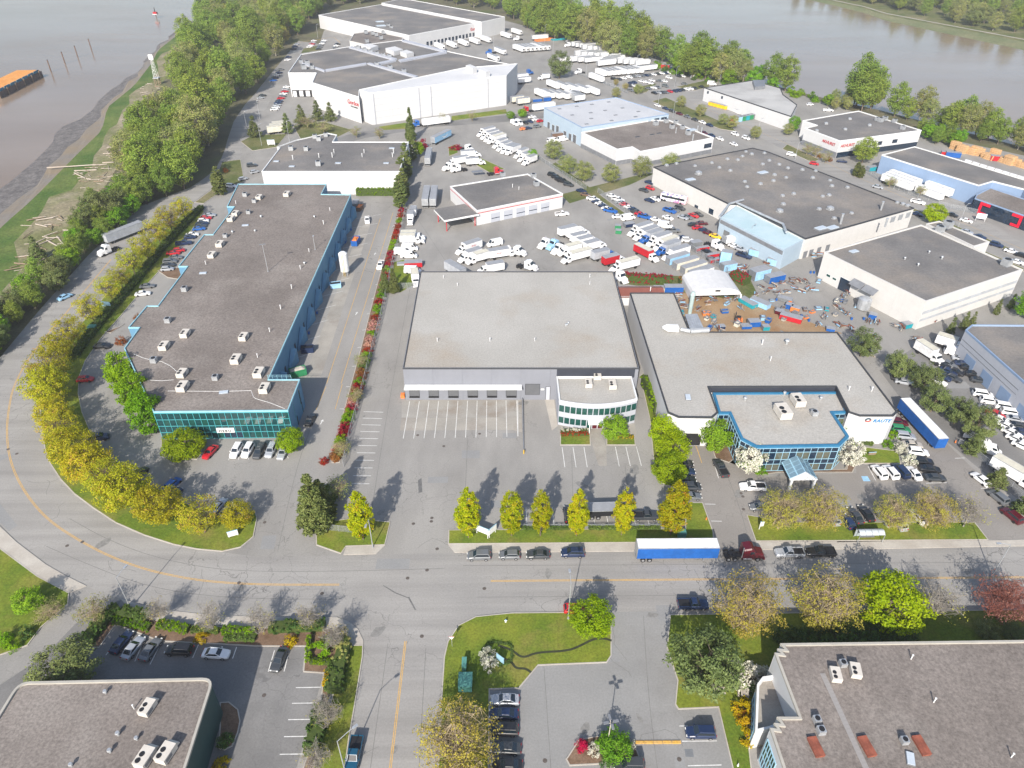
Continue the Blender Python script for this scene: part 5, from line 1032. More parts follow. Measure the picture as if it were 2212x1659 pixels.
cars('in the curved car park behind the golden maples', 68, '20 u navy 850,455 15| 20 s charcoal 1200,765| 20 h blue 1490,855| 20 u navy 1490,950| 20 s silver 1885,1045| 20 h silver 1975,1085')
cars('in the west stalls of the long blue building', 12, '10 s silver 1810,195| 10 s red 1775,218| 10 h white 1755,243| 10 s navy 1745,265| 10 s charcoal 1730,288| 10 s blue 1720,312| 10 s white 1660,362| 10 h navy 1640,385| 10 p navy 1588,437| 10 h red 1545,498| 10 s red 1495,522| 10 s grey 1515,560| 10 u grey 1468,596| 10 s charcoal 1450,628| 10 h silver 1445,660| 10 s grey 1270,808| 10 s white 1232,872| 10 s black 880,1325 0| 10 h red 735,1612 8', 'from the top')
cars('on the curved street beside the wood', 60, '10 s sky 560,900')
cars('by the cypress at the curved street', 20, '00 u white 2000,1605 -10| 00 h silver 2100,1542 40| 00 u charcoal 2175,1425| 00 h silver 2200,1482 40')
cars('beside the long blue building lane', -92, '11 p white 960,240 -80| 11 p white 1075,628| 21 s black 470,300 85', 'from the top')
cars('parked along the street before the warehouse lawn', 180, '21 u grey 1925,1478| 21 h grey 2190,1472| 22 s charcoal 225,1468| 22 u navy 525,1452')
cars('near the black enclosed trailer', 0, '22 p charcoal 1155,1135| 22 u black 485,1120 92')
cars('in the row left of the factory driveway', -2, '22 s black 1480,680| 22 s navy 1495,748| 22 s black 1502,818| 22 m charcoal 1540,882| 22 s grey 1545,962', 'from the top')
cars('on the factory drive', 0, '22 p charcoal 1805,722 98| 22 p white 2080,882 178| 22 h grey 2140,1058 178')
cars('in the end row below the RAUTE wall', -10, '23 u maroon 1125,325| 23 u green 1145,385| 23 u silver 1190,445| 23 s beige 1250,517| 23 u white 1300,582| 23 s black 1340,658| 23 s black 1402,727| 23 s charcoal 1448,803 -4', 'from the top')
cars('facing the small RAUTE lawn', 98, '23 u white 960,752| 23 u white 1060,752| 23 m navy 1150,742| 23 s white 1260,762')
cars('along the right edge of the factory lot', -70, '23 s white 1842,815 108| 23 u grey 1988,970 108| 23 u maroon 2108,1130 108')
cars('under the budding trees before the glass office', 98, '23 h silver 560,1150| 23 s charcoal 755,1130| 23 s black 850,1110| 23 s silver 1010,1150| 23 s white 1300,1140| 23 h navy 690,1182| 23 u silver 1125,1188')
cars('parked on the street left of the bus shelter', 180, '23 p silver 185,1452| 23 p black 455,1447')
cars('in the shaded car park at bottom left', 74, '30 s navy 1050,562| 30 s silver 1150,612| 30 s grey 1300,625| 30 u black 1548,632 178| 30 s white 1865,662 -4| 31 s charcoal 200,712 -98')
cars('on the lower street', -92, '31 p petrol 845,1540 -94')
cars('in the row beside the large budding tree', 178, '31 s silver 2150,1060 178| 31 s navy 2140,1185| 31 u black 2140,1320| 31 s charcoal 2160,1480| 31 s black 2170,1630', 'from the top')
cars('in the south car park', 180, '32 u navy 1630,1345| 32 u charcoal 1010,1625')
cars('on the street by the south lawns', 0, '32 p navy 1565,238| 32 h red 545,275')
# dealer yard right
cars('in the inner row of the dealer yard', -18, '13 s silver 1670,1432| 13 s navy 1690,1482| 13 s black 1745,1512| 13 s black 1785,1570| 13 s charcoal 1835,1622| 23 m white 1860,82| 23 u white 1920,142| 23 m white 2055,190| 23 m white 2105,242| 23 s silver 2145,298| 23 s charcoal 2170,355| 23 s navy 2200,412', 'from the top')
cars('in the outer row of the dealer yard', -50, '13 s black 1510,1490| 13 s navy 1560,1545| 13 s charcoal 1600,1600| 13 s navy 1510,1590| 13 s white 1470,1630| 23 s grey 1905,208| 23 s red 1970,252| 23 s white 2010,302| 23 s white 2070,360| 23 s white 2112,416| 23 s white 2152,472| 23 s white 2205,530| 13 s grey 1560,1480| 13 s black 1620,1545', 'from the top')
cars('by the dealer yard pines', -20, '13 v white 1620,1385| 23 v white 1810,470 -40| 23 v white 1900,565 -30| 13 s silver 1180,1635| 13 s black 1150,1610', 'from the top')
# side street on the right
cars('on the angled street by the cream annex', -45, '13 p white 1298,82| 13 s navy 1288,185| 13 s black 1590,192| 13 s white 1715,242| 13 s black 1800,152| 13 s charcoal 1885,162| 13 u white 1990,222| 13 s black 2065,222| 13 s white 2128,270| 13 u navy 1975,452| 13 s white 2105,507| 13 s black 2195,542| 13 s white 2155,600| 13 s silver 1720,340| 13 s navy 1830,382')
cars('near the red-lettered showroom', -62, '03 u white 205,1332 -30| 03 h red 400,1410 -30| 03 s navy 640,1390 -20| 03 p white 520,950 -10| 03 s silver 950,1612 -40| 03 h white 365,900 10')
cars('parked along the angled street by the pale blue workshop', -62, '02 s white 1258,908| 02 s navy 1327,934| 02 h charcoal 1383,956| 02 s maroon 1447,979| 02 s grey 1515,1004| 02 s charcoal 1580,1030| 02 s white 1645,1053| 02 s navy 1708,1078| 02 s maroon 1660,1145| 02 s navy 1725,1167| 02 s white 1797,1196| 02 u white 1928,1156| 02 u white 2022,1190| 02 s white 1917,1242', 'from the top')
cars('in the yard left of the pale blue workshop', 30, '02 s white 175,1006| 02 h white 205,1030| 02 h red 245,1042| 02 s black 115,1056 -60| 02 s navy 155,1046 -60| 02 v white 62,1062 -60| 02 v white 22,1066 -60| 02 u grey 220,1089| 02 s navy 140,1104| 02 h orange 98,1110| 02 v white 350,1217| 02 v white 440,1204')
cars('in the front row of the far car park', -50, '02 u black 880,680| 02 s charcoal 925,682| 02 s white 965,672| 02 u white 1015,665| 02 s grey 1055,658| 02 s silver 1090,655| 02 s grey 1125,652| 02 s navy 1160,648| 02 s grey 1190,645| 02 s white 1225,640| 02 s charcoal 1260,635| 02 s white 1295,630| 02 s navy 1325,628| 02 s white 1352,625')
cars('in the middle rows of the far car park', -50, '02 s navy 1030,715| 02 s navy 1055,708| 02 s charcoal 1015,738| 02 s white 1045,738| 02 s white 1120,700| 02 s white 1160,705| 02 s white 1195,715| 02 s white 1210,692| 02 s grey 1275,697| 02 s white 1318,698| 02 u white 1358,668| 02 u black 1440,655| 02 s white 1475,655| 02 s grey 1180,762| 02 s white 1225,755| 02 s grey 1260,752| 02 u grey 1325,742| 02 s grey 1025,778| 02 s grey 1490,722')
cars('in the street row of the far car park', -60, '02 s black 1230,800| 02 s silver 1268,797| 02 s charcoal 1300,796| 02 s grey 1332,794| 02 s red 1365,786| 02 s navy 1408,783| 02 s navy 1440,778| 02 s charcoal 1472,773| 02 s white 1512,766| 02 s white 1545,762| 02 s charcoal 1578,759| 02 s black 1640,748| 02 v white 1728,723 -20')
cars('in the staff lot west of the distribution centre', 30, '01 s white 500,350| 01 s silver 492,365| 01 s red 484,378| 01 s white 474,390| 01 s white 462,403| 01 s white 590,348| 01 s silver 580,362| 01 s white 570,375| 01 s grey 560,390| 01 s grey 550,405| 01 s charcoal 540,420| 01 s black 705,378| 01 s white 695,393| 01 s grey 685,410| 01 s silver 350,380| 01 s navy 335,400| 01 s charcoal 325,420| 01 s navy 280,490| 01 s white 272,515| 01 s grey 215,598| 01 s navy 200,625| 01 s white 180,645| 01 s navy 165,668| 01 s blue 150,692| 01 s charcoal 55,822| 01 s silver 40,842', 'from the top')
cars('in the side row by the distribution centre docks', 25, '01 s white 265,748| 01 s silver 255,768| 01 s red 248,788| 01 s white 238,808| 01 s grey 228,826| 01 s red 215,845| 01 s navy 200,870| 01 s navy 190,885| 01 s silver 180,905| 01 s white 170,925| 01 s white 158,942', 'from the top')
cars('beside the truck garage', -35, '02 u black 350,1508| 02 u black 383,1528| 02 u black 413,1548| 02 p black 442,1564| 02 u charcoal 490,1592| 02 s navy 600,1645| 12 s brown 635,18| 12 p white 702,58| 12 s navy 735,82| 12 s white 765,98| 12 s navy 792,117| 12 s white 822,140| 12 p blue 852,158| 12 s white 915,207 10| 12 p white 432,185 12', 'from the top')
cars('in the fence row left of the machine hall', -35, '12 s white 860,28| 12 p white 915,62| 12 s silver 947,88| 12 s red 975,105| 12 s white 1012,128| 12 s navy 1050,147| 12 s charcoal 1075,165| 12 s red 1108,187| 12 p blue 1148,210| 12 s white 1238,232', 'from the top')
cars('on the car park of the machine hall', -45, '12 s navy 1190,68| 12 s white 1238,56| 12 s black 1280,48| 12 p blue 1362,157| 12 s grey 1405,148| 12 u charcoal 1452,135| 12 s white 1347,217| 12 s silver 1477,215| 12 s grey 1517,210| 12 s red 1567,198| 12 s charcoal 1607,187| 12 s black 1572,277 0| 12 s maroon 1642,265 0| 12 s red 1607,302 10| 12 s navy 1662,327| 12 s maroon 1702,350| 12 s yellow 1757,377| 12 s white 1920,462| 12 s silver 1975,488| 12 p navy 2005,545| 12 u white 1517,412 -5| 12 s black 1687,512| 02 h red 1195,1622| 02 s charcoal 1140,1640| 02 s navy 1190,1572| 12 s charcoal 1735,580| 12 s navy 1480,395', 'from the top')
# ---------------------------------------------------------------- trucks
BWH = MB().loft([[(.5*math.cos(k*.524), y, .5*math.sin(k*.524)) for k in range(12)] for y in (-.16, .16)]).mesh('truck_tyre', [DARK])
BRM = MB().loft([[(.27*math.cos(k*.628), y, .27*math.sin(k*.628)) for k in range(10)] for y in (-.175, .175)]).mesh('truck_rim', [RIM])
def wheels(o, xs, y=1.05):
    near = (o.location-CAMP).length < 230
    for x in xs:
        for s in (-1, 1):
            w_ = ob('wheel', BWH, o, (x, s*y, .5))
            if near: ob('rim', BRM, w_)
def boxm(L, w, z0, z1, m, mr): return MB().prism([(-L/2, -w), (L/2, -w), (L/2, w), (-L/2, w)], z0, z1, 0, 1).mesh('cargo_box', [m, mr])
BM = {}
def cbox(o, L, w, z0, z1, x, colr, roof):
    k = (L, w, z0, z1, colr, roof)
    if k not in BM: BM[k] = boxm(L, w, z0, z1, MATTE[colr], {'g': BOXROOF, 'c': CREAMROOF, 'w': MATTE['white']}[roof])
    b = ob('cargo_box', BM[k], o, (x, 0, 0))
    kk = ('rim', L, w, z1)
    if kk not in BM: BM[kk] = MB().ring([(-L/2-.03, -w-.03), (L/2+.03, -w-.03), (L/2+.03, w+.03), (-L/2-.03, w+.03)], [(-L/2+.06, -w+.06), (L/2-.06, -w+.06), (L/2-.06, w-.06), (-L/2+.06, w-.06)], z1-.10, z1+.03).mesh('edge_rail', [METAL])
    ob('edge_rail', BM[kk], b); return b
def cabmesh():
    b = MB(); rg = []
    for x, hw, z in ((0, 1.15, 2.55), (1.2, 1.15, 2.6), (1.3, 1.1, 2.5), (1.75, 1.05, 1.75), (2.7, .95, 1.6), (3.0, .85, 1.35), (3.05, .8, .7)):
        rg.append([(x, -hw, .55), (x, -hw, z-.2), (x, -hw*.85, z), (x, hw*.85, z), (x, hw, z-.2), (x, hw, .55)])
    b.loft(rg); b.box(2.95, -1.1, .45, 3.2, 1.1, .8)
    ws = MB().loft([[(1.34, -.85, 2.42), (1.34, .85, 2.42), (1.74, .9, 1.83), (1.74, -.9, 1.83)], [(1.40, -.85, 2.46), (1.40, .85, 2.46), (1.80, .9, 1.87), (1.80, -.9, 1.87)]])
    sw = [MB().loft([[(.35, s*1.152, 1.65), (1.5, s*1.10, 1.65), (1.25, s*1.14, 2.3), (.35, s*1.152, 2.3)], [(.35, s*1.17, 1.65), (1.5, s*1.13, 1.65), (1.25, s*1.16, 2.3), (.35, s*1.17, 2.3)]]).mesh('sw', [CARGLASS]) for s in (-1, 1)]
    return b.mesh('cab', [PAINT['white']]), ws.mesh('windshield', [CARGLASS]), sw
CABM, CABW, CABS = cabmesh()
def cab(o, x, colr, z=0.0):
    c = ob('cab', CABM, o, (x, 0, z)); paint(c, PAINT[colr]); ob('windshield', CABW, c)
    for m in CABS: ob('side_window', m, c)
    return c
CHM = {}
def chassis(o, x0, x1):
    k = (x0, x1)
    if k not in CHM: CHM[k] = MB().box(x0, -.75, .65, x1, -.45, .95).box(x0, .45, .65, x1, .75, .95).box(x0, -.45, .7, x1, .45, .8).mesh('chassis', [BLACK])
    ob('chassis', CHM[k], o)
def small_text(o, text, x, y, z, size, m, side):
    cu = bpy.data.curves.new('lettering', 'FONT'); cu.body = text; cu.size = size; cu.extrude = .01; cu.shear = .2; cu.materials.append(m); t = bpy.data.objects.new('t', cu); COL.objects.link(t)
    bpy.context.view_layer.update(); me = bpy.data.meshes.new_from_object(t.evaluated_get(bpy.context.evaluated_depsgraph_get())); bpy.data.objects.remove(t)
    l = ob('lettering', me, o, (x, y, z)); l.rotation_euler = (math.pi/2, 0, 0 if side < 0 else math.pi); return l
REEF = MB().box(0, -1.0, 0, .55, 1.0, 1.7).mesh('refrigeration_unit', [MATTE['white'], ]); REEFG = MB().box(.56, -.7, .3, .58, .7, 1.2).mesh('grille', [BLACK])
def boxtruck(p, heading, label, colr='white', L=7.0, roof='g', box='white', reefer=False, group='box trucks in the rental yard', text=None):
    o = thing('box_truck', label, 'truck', Vector((p.x, p.y, .012)), rad(heading), group)
    xb = -1.45; cbox(o, L, 1.24, 1.05, 3.65, xb, box, roof); chassis(o, xb-L/2, xb+L/2+1.2); cab(o, xb+L/2+.12, colr); wheels(o, (xb-L/2+1.7, xb+L/2+2.05))
    if reefer: r = ob('refrigeration_unit', REEF, o, (xb+L/2+.01, 0, 2.2)); ob('grille', REEFG, r)
    if text:
        for s in (-1, 1): small_text(o, text, xb-s*-1.2 if s < 0 else xb+1.2, s*1.26, 2.2, .85, MATTE['red'], s)
    return o
def trailer(p, heading, label, colr='white', L=15.6, roof='g', reefer=True, group='trailers in the far yard', z1=4.05):
    o = thing('semi_trailer', label, 'trailer', Vector((p.x, p.y, .012)), rad(heading), group)
    cbox(o, L, 1.29, 1.2, z1, 0, colr, roof); wheels(o, (-L/2+1.3, -L/2+2.6)); ob('landing_gear', LG, o, (L/2-2.6, 0, 0)); ob('rear_door', RD, o, (-L/2, 0, 0))
    if reefer: r = ob('refrigeration_unit', REEF, o, (L/2, 0, 1.9)); ob('grille', REEFG, r)
    return o
LG = MB().box(-.12, -.9, 0, .12, -.7, 1.2).box(-.12, .7, 0, .12, .9, 1.2).box(-.08, -.7, .5, .08, .7, .62).mesh('landing_gear', [DMETAL])
RD = MB().box(-.06, -1.2, 1.25, -.005, -.02, 3.95).box(-.06, .02, 1.25, -.005, 1.2, 3.95).box(-.08, -1.1, .55, 0, 1.1, .68).mesh('rear_door', [METAL])
TRB = MB(); TRB.loft([[(x, -hw, .6), (x, -hw, z-.25), (x, -hw*.82, z), (x, hw*.82, z), (x, hw, z-.25), (x, hw, .6)] for x, hw, z in ((.2, 1.2, 3.2), (1.6, 1.2, 3.55), (2.2, 1.2, 3.2), (2.75, 1.12, 2.15), (4.2, 1.0, 1.85), (4.5, .85, 1.5), (4.55, .8, .7))]).box(4.4, -1.15, .4, 4.7, 1.15, .8); TRB = TRB.mesh('tractor_cab', [PAINT['white']])
TRW = MB().loft([[(2.25, -.95, 3.0), (2.25, .95, 3.0), (2.74, .98, 2.2), (2.74, -.98, 2.2)], [(2.31, -.95, 3.05), (2.31, .95, 3.05), (2.80, .98, 2.25), (2.80, -.98, 2.25)]]).mesh('windshield', [CARGLASS])
TRS = [MB().loft([[(1.5, s*1.202, 2.0), (2.5, s*1.16, 2.0), (2.2, s*1.19, 2.7), (1.5, s*1.202, 2.7)], [(1.5, s*1.22, 2.0), (2.5, s*1.18, 2.0), (2.2, s*1.21, 2.7), (1.5, s*1.22, 2.7)]]).mesh('side_window', [CARGLASS]) for s in (-1, 1)]
FW = MB().cyl(-1.9, 0, .96, 1.12, .55, .55, 10).mesh('fifth_wheel', [BLACK]); TANKM = MB().loft([[(x, .35*math.cos(k*.785), .75+.3*math.sin(k*.785)) for k in range(8)] for x in (.3, 2.0)]).mesh('fuel_tank', [RIM])
def tractor(p, heading, label, colr='white', group='truck tractors'):
    o = thing('tractor_unit', label, 'truck', Vector((p.x, p.y, .012)), rad(heading), group)
    c = ob('cab', TRB, o); paint(c, PAINT[colr]); ob('windshield', TRW, c)
    for m in TRS: ob('side_window', m, c)
    chassis(o, -3.2, 2.2); ob('fifth_wheel', FW, o); wheels(o, (-2.5, -1.2, 3.3))
    for s in (-1, 1): ob('fuel_tank', TANKM, o, (0, s*1.0, 0)); ob('exhaust_stack', MB().cyl(0, 0, 1, 3.7, .09, n=6).mesh('exhaust_stack', [RIM]), o, (.05, s*1.0, 0)) if s < 0 else None
    return o
def T_(s, z=2.0): q = px(s)[0]; return G(q[0], q[1], z)
# street semi
trailer(T_('22 1425,1420', 2.6), 0, 'long blue semi-trailer with white roof parked on the main street', 'blue', 15.9, 'w', False, 'street semi', 4.1)
tractor(T_('22 1975,1445', 1.6), 0, 'maroon tractor unit coupled to the blue trailer on the main street', 'maroon', 'street semi')
trailer(T_('23 1330,330', 2.6), -84, 'long blue semi-trailer with white roof on the factory drive', 'blue', 15.9, 'w', False, 'factory trailer', 4.1)
trailer(T_('10 1065,340', 2.6), 238, 'grey roofed semi-trailer on the curved street behind the maples', 'silver', 15.0, 'g', False, 'curve semi'); tractor(T_('10 945,480', 1.8), 240, 'white tractor unit on the curved street behind the maples', 'white', 'curve semi')
trailer(T_('01 1600,1175', 2.6), 62, 'bright blue semi-trailer with white smile logo near the red shrubs', 'sky', 15.6, 'g', False, 'yard entrance trailers').children
trailer(T_('01 1490,1345', 2.6), 91, 'grey semi-trailer alone along the cypress row', 'silver', 15.6, 'g', False, 'yard entrance trailers')
for x, n in ((1470, 'left'), (1535, 'right')): trailer(T_('11 %d,20' % x, 3), 91, '%s one of two parallel grey trailers west of the truck garage' % n, 'silver', 15.6, 'g', False, 'yard entrance trailers')
trailer(T_('01 1555,1040', 2.6), 206, 'white trailer with blue roundel before the cold store', 'white', 15.6, 'w', False, 'cold store semi'); tractor(T_('01 1410,1065', 1.6), 206, 'blue tractor before the cold store', 'blue', 'cold store semi')
trailer(T_('02 275,915', 2.6), 207, 'white trailer of the red semi before the pale blue workshop', 'white', 14, 'w', False, 'red semi'); tractor(T_('02 138,945', 1.6), 207, 'red tractor before the pale blue workshop', 'red', 'red semi')
trailer(T_('11 1720,650', 3), -50, 'dark roofed trailer with mauve side behind the warehouse roof', 'silver', 9, 'g', False, 'rental yard trailers')
# rental yard box trucks
for s, h, kw, t in (('11 1840,470', 218, dict(L=7.2, reefer=True, text='Ryder'), 'white reefer box truck with red lettering, rearmost of three before the garage'), ('11 1850,540', 218, dict(L=6), 'white box truck in the middle of three before the garage'), ('11 1915,560', 213, dict(L=5.4, roof='c'), 'front white box truck of three with cream roof before the garage'), ('11 2130,520', 20, dict(L=7.4, reefer=True, text='Ryder'), 'white reefer box truck with red lettering facing right before the garage'), ('11 2030,650', 200, dict(L=6), 'white box truck half behind the warehouse roof edge'),
    ('11 1345,400', 0, dict(L=5.6, roof='c'), 'cream roofed white box truck at the left fence, lower'), ('11 1352,372', 2, dict(L=5.6, roof='c'), 'cream roofed white box truck at the left fence, upper'), ('11 1335,215', -88, dict(L=5, roof='g'), 'white box truck facing the camera at the left fence'), ('11 1362,155', 90, dict(L=4.4), 'white box truck facing away by the cypress'), ('11 1375,735', -80, dict(L=4.6, roof='c'), 'white box trailer truck at the lawn beside the warehouse'),
    ('12 505,325', 30, dict(L=7.4), 'tallest white box truck at the top of the centre cluster'), ('12 570,345', 30, dict(L=6.6, roof='w'), 'second white box truck of the centre cluster'), ('12 600,385', 30, dict(L=6), 'third white box truck of the centre cluster'), ('12 655,415', 30, dict(L=6), 'fourth white box truck of the centre cluster'), ('12 715,450', 30, dict(L=6), 'fifth white box truck of the centre cluster'), ('12 560,545', 210, dict(L=8.6, roof='c', reefer=True), 'long cream roofed reefer truck at the front of the centre cluster'), ('12 500,490', 210, dict(L=6, roof='c'), 'cream roofed box truck behind the long reefer truck'),
    ('12 790,530', 28, dict(L=6.6, colr='blue', box='silver'), 'grey box truck with blue cab and blue pictures'), ('12 880,575', 28, dict(L=6, box='red'), 'red sided box truck beside the long white reefer'), ('12 975,625', 208, dict(L=8.2, roof='c', reefer=True), 'white reefer truck with its box over the warehouse roof corner'),
    ('12 1110,315', 215, dict(L=8, reefer=True), 'topmost white box truck in the diagonal fence row'), ('12 1160,350', 215, dict(L=8, reefer=True), 'second white box truck in the diagonal fence row'), ('12 1205,375', 215, dict(L=7, colr='blue', box='silver'), 'grey box truck with blue cab, third in the diagonal fence row'), ('12 1270,405', 215, dict(L=8, reefer=True), 'fourth white box truck in the diagonal fence row'), ('12 1330,440', 215, dict(L=8, roof='c', reefer=True), 'fifth white box truck in the diagonal fence row'), ('12 1350,475', 215, dict(L=7.5, colr='blue', box='silver'), 'sixth truck of the diagonal fence row with grey box and blue cab'), ('12 1420,520', 212, dict(L=8.2), 'lowest white box truck in the diagonal fence row'), ('12 1160,520', -55, dict(L=7.6, roof='c', box='red'), 'box truck with red lettered side facing the fence row'),
    ('01 1990,1135', 222, dict(L=8, reefer=True), 'first box truck of the upper white row by the workshop'), ('01 2020,1160', 222, dict(L=8, reefer=True), 'second box truck of the upper white row by the workshop'), ('01 2050,1180', 222, dict(L=8, reefer=True), 'third box truck of the upper white row by the workshop'), ('01 2080,1195', 222, dict(L=8, roof='c'), 'fourth box truck of the upper white row by the workshop'),
    ('01 2110,1235', 228, dict(L=6.2), 'first grey roofed van truck in the lower row by the workshop'), ('01 2145,1260', 228, dict(L=6.2), 'second grey roofed van truck in the lower row by the workshop'), ('01 2180,1280', 228, dict(L=6.2), 'third grey roofed van truck in the lower row by the workshop'), ('02 10,1290', 228, dict(L=6.2), 'fourth grey roofed van truck in the lower row by the workshop'), ('02 80,1320', 228, dict(L=5.6), 'first of three box trucks behind the truck garage'), ('02 115,1350', 228, dict(L=5.6), 'second of three box trucks behind the truck garage'), ('02 152,1378', 228, dict(L=5.6), 'third of three box trucks behind the truck garage'),
    ('01 1855,1325', 15, dict(L=6.4), 'white box truck beside the red bush island'), ('01 1745,1385', 210, dict(L=7.6), 'long white box truck on the yard island'), ('01 1895,1390', 14, dict(L=6), 'white box truck with red mark on the yard island'), ('13 1590,1300', -40, dict(L=5.2, roof='c'), 'white box truck with cream roof at the lilac garage'), ('13 1400,1380', -70, dict(L=6, roof='c'), 'cream roofed box truck behind the dealer yard pines'), ('23 2130,760', -60, dict(L=6.8, roof='c'), 'cream box truck at the right edge of the dealer yard'), ('02 275,660', 200, dict(L=4.6), 'small white box truck by the lone conifer')):
    boxtruck(T_(s, 2.0), h, t, **kw)
for s, h, c, t in (('12 115,625', -30, 'white', 'white tractor unit seen above the warehouse roof'), ('12 20,500', -30, 'white', 'white tractor nose right of the lettered reefer truck'), ('12 310,430', 225, 'white', 'white tractor at the left of the centre cluster'), ('12 385,440', 225, 'sky', 'bright blue tractor in the centre cluster'), ('12 430,480', 222, 'white', 'white tractor behind the bright blue one'), ('01 1690,1435', 215, 'white', 'first white tractor on the yard island'), ('01 1765,1450', 205, 'white', 'white tractor without trailer on the yard island'), ('01 2055,1480', 15, 'red', 'red flatbed tractor by the yard island'), ('12 1735,440', -50, 'white', 'white chassis truck before the blue lean-to'), ('02 595,615', 210, 'white', 'white tractor beside the white trailer row'), ('02 1600,650', 200, 'white', 'white tractor in the far car park'), ('12 915,715', -60, 'white', 'white tractor behind the red shrubs'), ('01 1815,1275', -40, 'white', 'white tractor behind the red bush'), ('02 130,625', 30, 'blue', 'blue tractor behind the cold store'), ('02 60,330', 200, 'white', 'white tractor at the far depot corner'), ('02 510,345', 205, 'white', 'white tractor leading the far tractor row'), ('02 500,385', 205, 'white', 'lower white tractor of the far tractor row'), ('01 2035,445', 200, 'blue', 'blue tractor before the far depot')):
    tractor(T_(s, 1.6), h, t, c)
ob('flat_deck', MB().box(-5, -1.2, 1.0, 0, 1.2, 1.2).mesh('flat_deck', [DMETAL]), None, T_('01 1960,1498', 1), rad(15), 'dark flat truck deck behind the red tractor', 'truck bed')
def trow(n, a, b, h, desc, where, group, colr='white', L=15, roof='g', reefer=True, vary=True):
    p, q = T_(a, 3.0), T_(b, 3.0); hv = Vector((math.cos(rad(h)), math.sin(rad(h)), 0)); pv = Vector((-hv.y, hv.x, 0)); dq = q-p
    al = dq.dot(hv); pe = dq.dot(pv); sg = 1 if pe >= 0 else -1; sp = max(3.5*(n-1), abs(pe)); md = p.lerp(q, .5)
    for k in range(n):
        f = (k/max(1, n-1)-.5) if n > 1 else 0
        trailer(md+hv*(al*f)+pv*(sg*sp*f), h, '%s %s %s' % (ORD[k], desc, where), colr, L, roof if not vary or k % 4 else 'w', reefer, group)
trow(7, '02 85,405', '02 250,395', -63, 'white trailer', 'from the left in the diagonal row behind the cold store', 'diagonal trailers'); trow(4, '02 590,375', '02 660,380', 27, 'white trailer', 'from the left in the far tractor row', 'far tractor row trailers', L=13)
trow(5, '02 690,400', '02 840,405', 27, 'grey roofed trailer', 'from the left along the river fence', 'river fence trailers', L=14); trow(5, '02 640,455', '02 810,455', 27, 'white trailer', 'from the left in the second fence row', 'second fence row trailers'); trow(3, '02 600,500', '02 690,500', 27, 'white reefer trailer', 'from the left beside the lone conifer', 'conifer side trailers')
trow(6, '02 790,525', '02 960,475', 27, 'grey roofed trailer', 'from the front in the third fence row', 'third fence row trailers'); trow(4, '02 985,520', '02 1110,525', 27, 'white trailer', 'from the left behind the car park row', 'car park row trailers', L=12, roof='w'); trow(1, '02 1170,575', '02 1170,575', 27, 'big white trailer with orange logo,', 'end of the car park row', 'car park row end', vary=False)
trow(9, '02 780,615', '02 1080,590', -63, 'white container trailer', 'from the left above the far car park', 'container trailers', L=11, reefer=False); trow(1, '02 730,660', '02 730,660', -63, 'plain white trailer', 'alone along the yard lane', 'lane trailer', reefer=False, roof='w', vary=False); trow(1, '02 470,505', '02 470,505', 27, 'white trailer half hidden', 'right of the lone conifer', 'conifer trailer', L=12)
trow(5, '02 390,715', '02 660,775', -63, 'white trailer', 'from the left in the upper lane row', 'upper lane row trailers', L=13, reefer=False); trow(6, '02 330,785', '02 490,825', -63, 'white trailer', 'from the left in the lower lane row', 'lower lane row trailers', L=12, reefer=False); trow(4, '02 545,800', '02 560,830', 27, 'white short trailer', 'from the back at the lane row end', 'short lane trailers', L=6, reefer=False)
trow(5, '01 1585,390', '01 1985,330', -63, 'white dock trailer', 'from the left at the far depot', 'far depot dock trailers', roof='w', vary=False); trow(2, '01 2160,295', '02 40,265', -63, 'white trailer', 'from the left at the far depot end', 'depot end trailers', roof='w', vary=False); trow(1, '02 240,310', '02 240,310', 27, 'white trailer', 'by the red barriers at the river fence', 'barrier trailer', reefer=False, vary=False)
trow(2, '01 2110,430', '01 2050,485', -63, 'white trailer', 'from the top before the far depot docks', 'depot forecourt trailers', vary=False); trow(2, '02 80,650', '02 100,680', 27, 'white trailer', 'from the top behind the cold store', 'cold store back trailers', L=9, vary=False); trow(2, '02 45,845', '02 95,860', 27, 'cream trailer', 'from the left beside the cold store corner', 'cold store corner trailers', colr='cream', L=8, reefer=False, vary=False)
trow(3, '01 150,1090', '01 215,1080', 25, 'pale container trailer', 'from the left beside the spruces', 'spruce containers', colr='cream', L=8, reefer=False, roof='c', vary=False)
trow(3, '03 1180,1530', '03 1130,1560', -63, 'long white trailer', 'from the right along the blue depot', 'depot side trailers', L=15, roof='w', reefer=False, vary=False); trow(2, '03 1480,1620', '03 1400,1650', -63, 'white trailer', 'from the right near the red brackets', 'bracket trailers', L=12, roof='w', reefer=False, vary=False)
trailer(T_('22 790,1090', 1.6), 2, 'black enclosed cargo trailer with grey roof behind the hornbeams', 'black', 7.6, 'g', False, 'hornbeam trailer', 2.7)
trailer(T_('12 1880,420', 1.4), 25, 'small white cargo trailer before the blue lean-to', 'white', 5.4, 'w', False, 'lean-to trailer', 3)
cars('at the left fence of the rental yard', -3, '11 v white 1330,482| 11 v white 1265,520| 11 v white 1322,547| 11 v white 1355,680| 11 v white 2062,445 205', 'from the top'); cars('at the diagonal fence row', 25, '12 v white 1005,222| 12 v white 1325,290 -20| 12 p grey 1390,330 0', 'from the top')
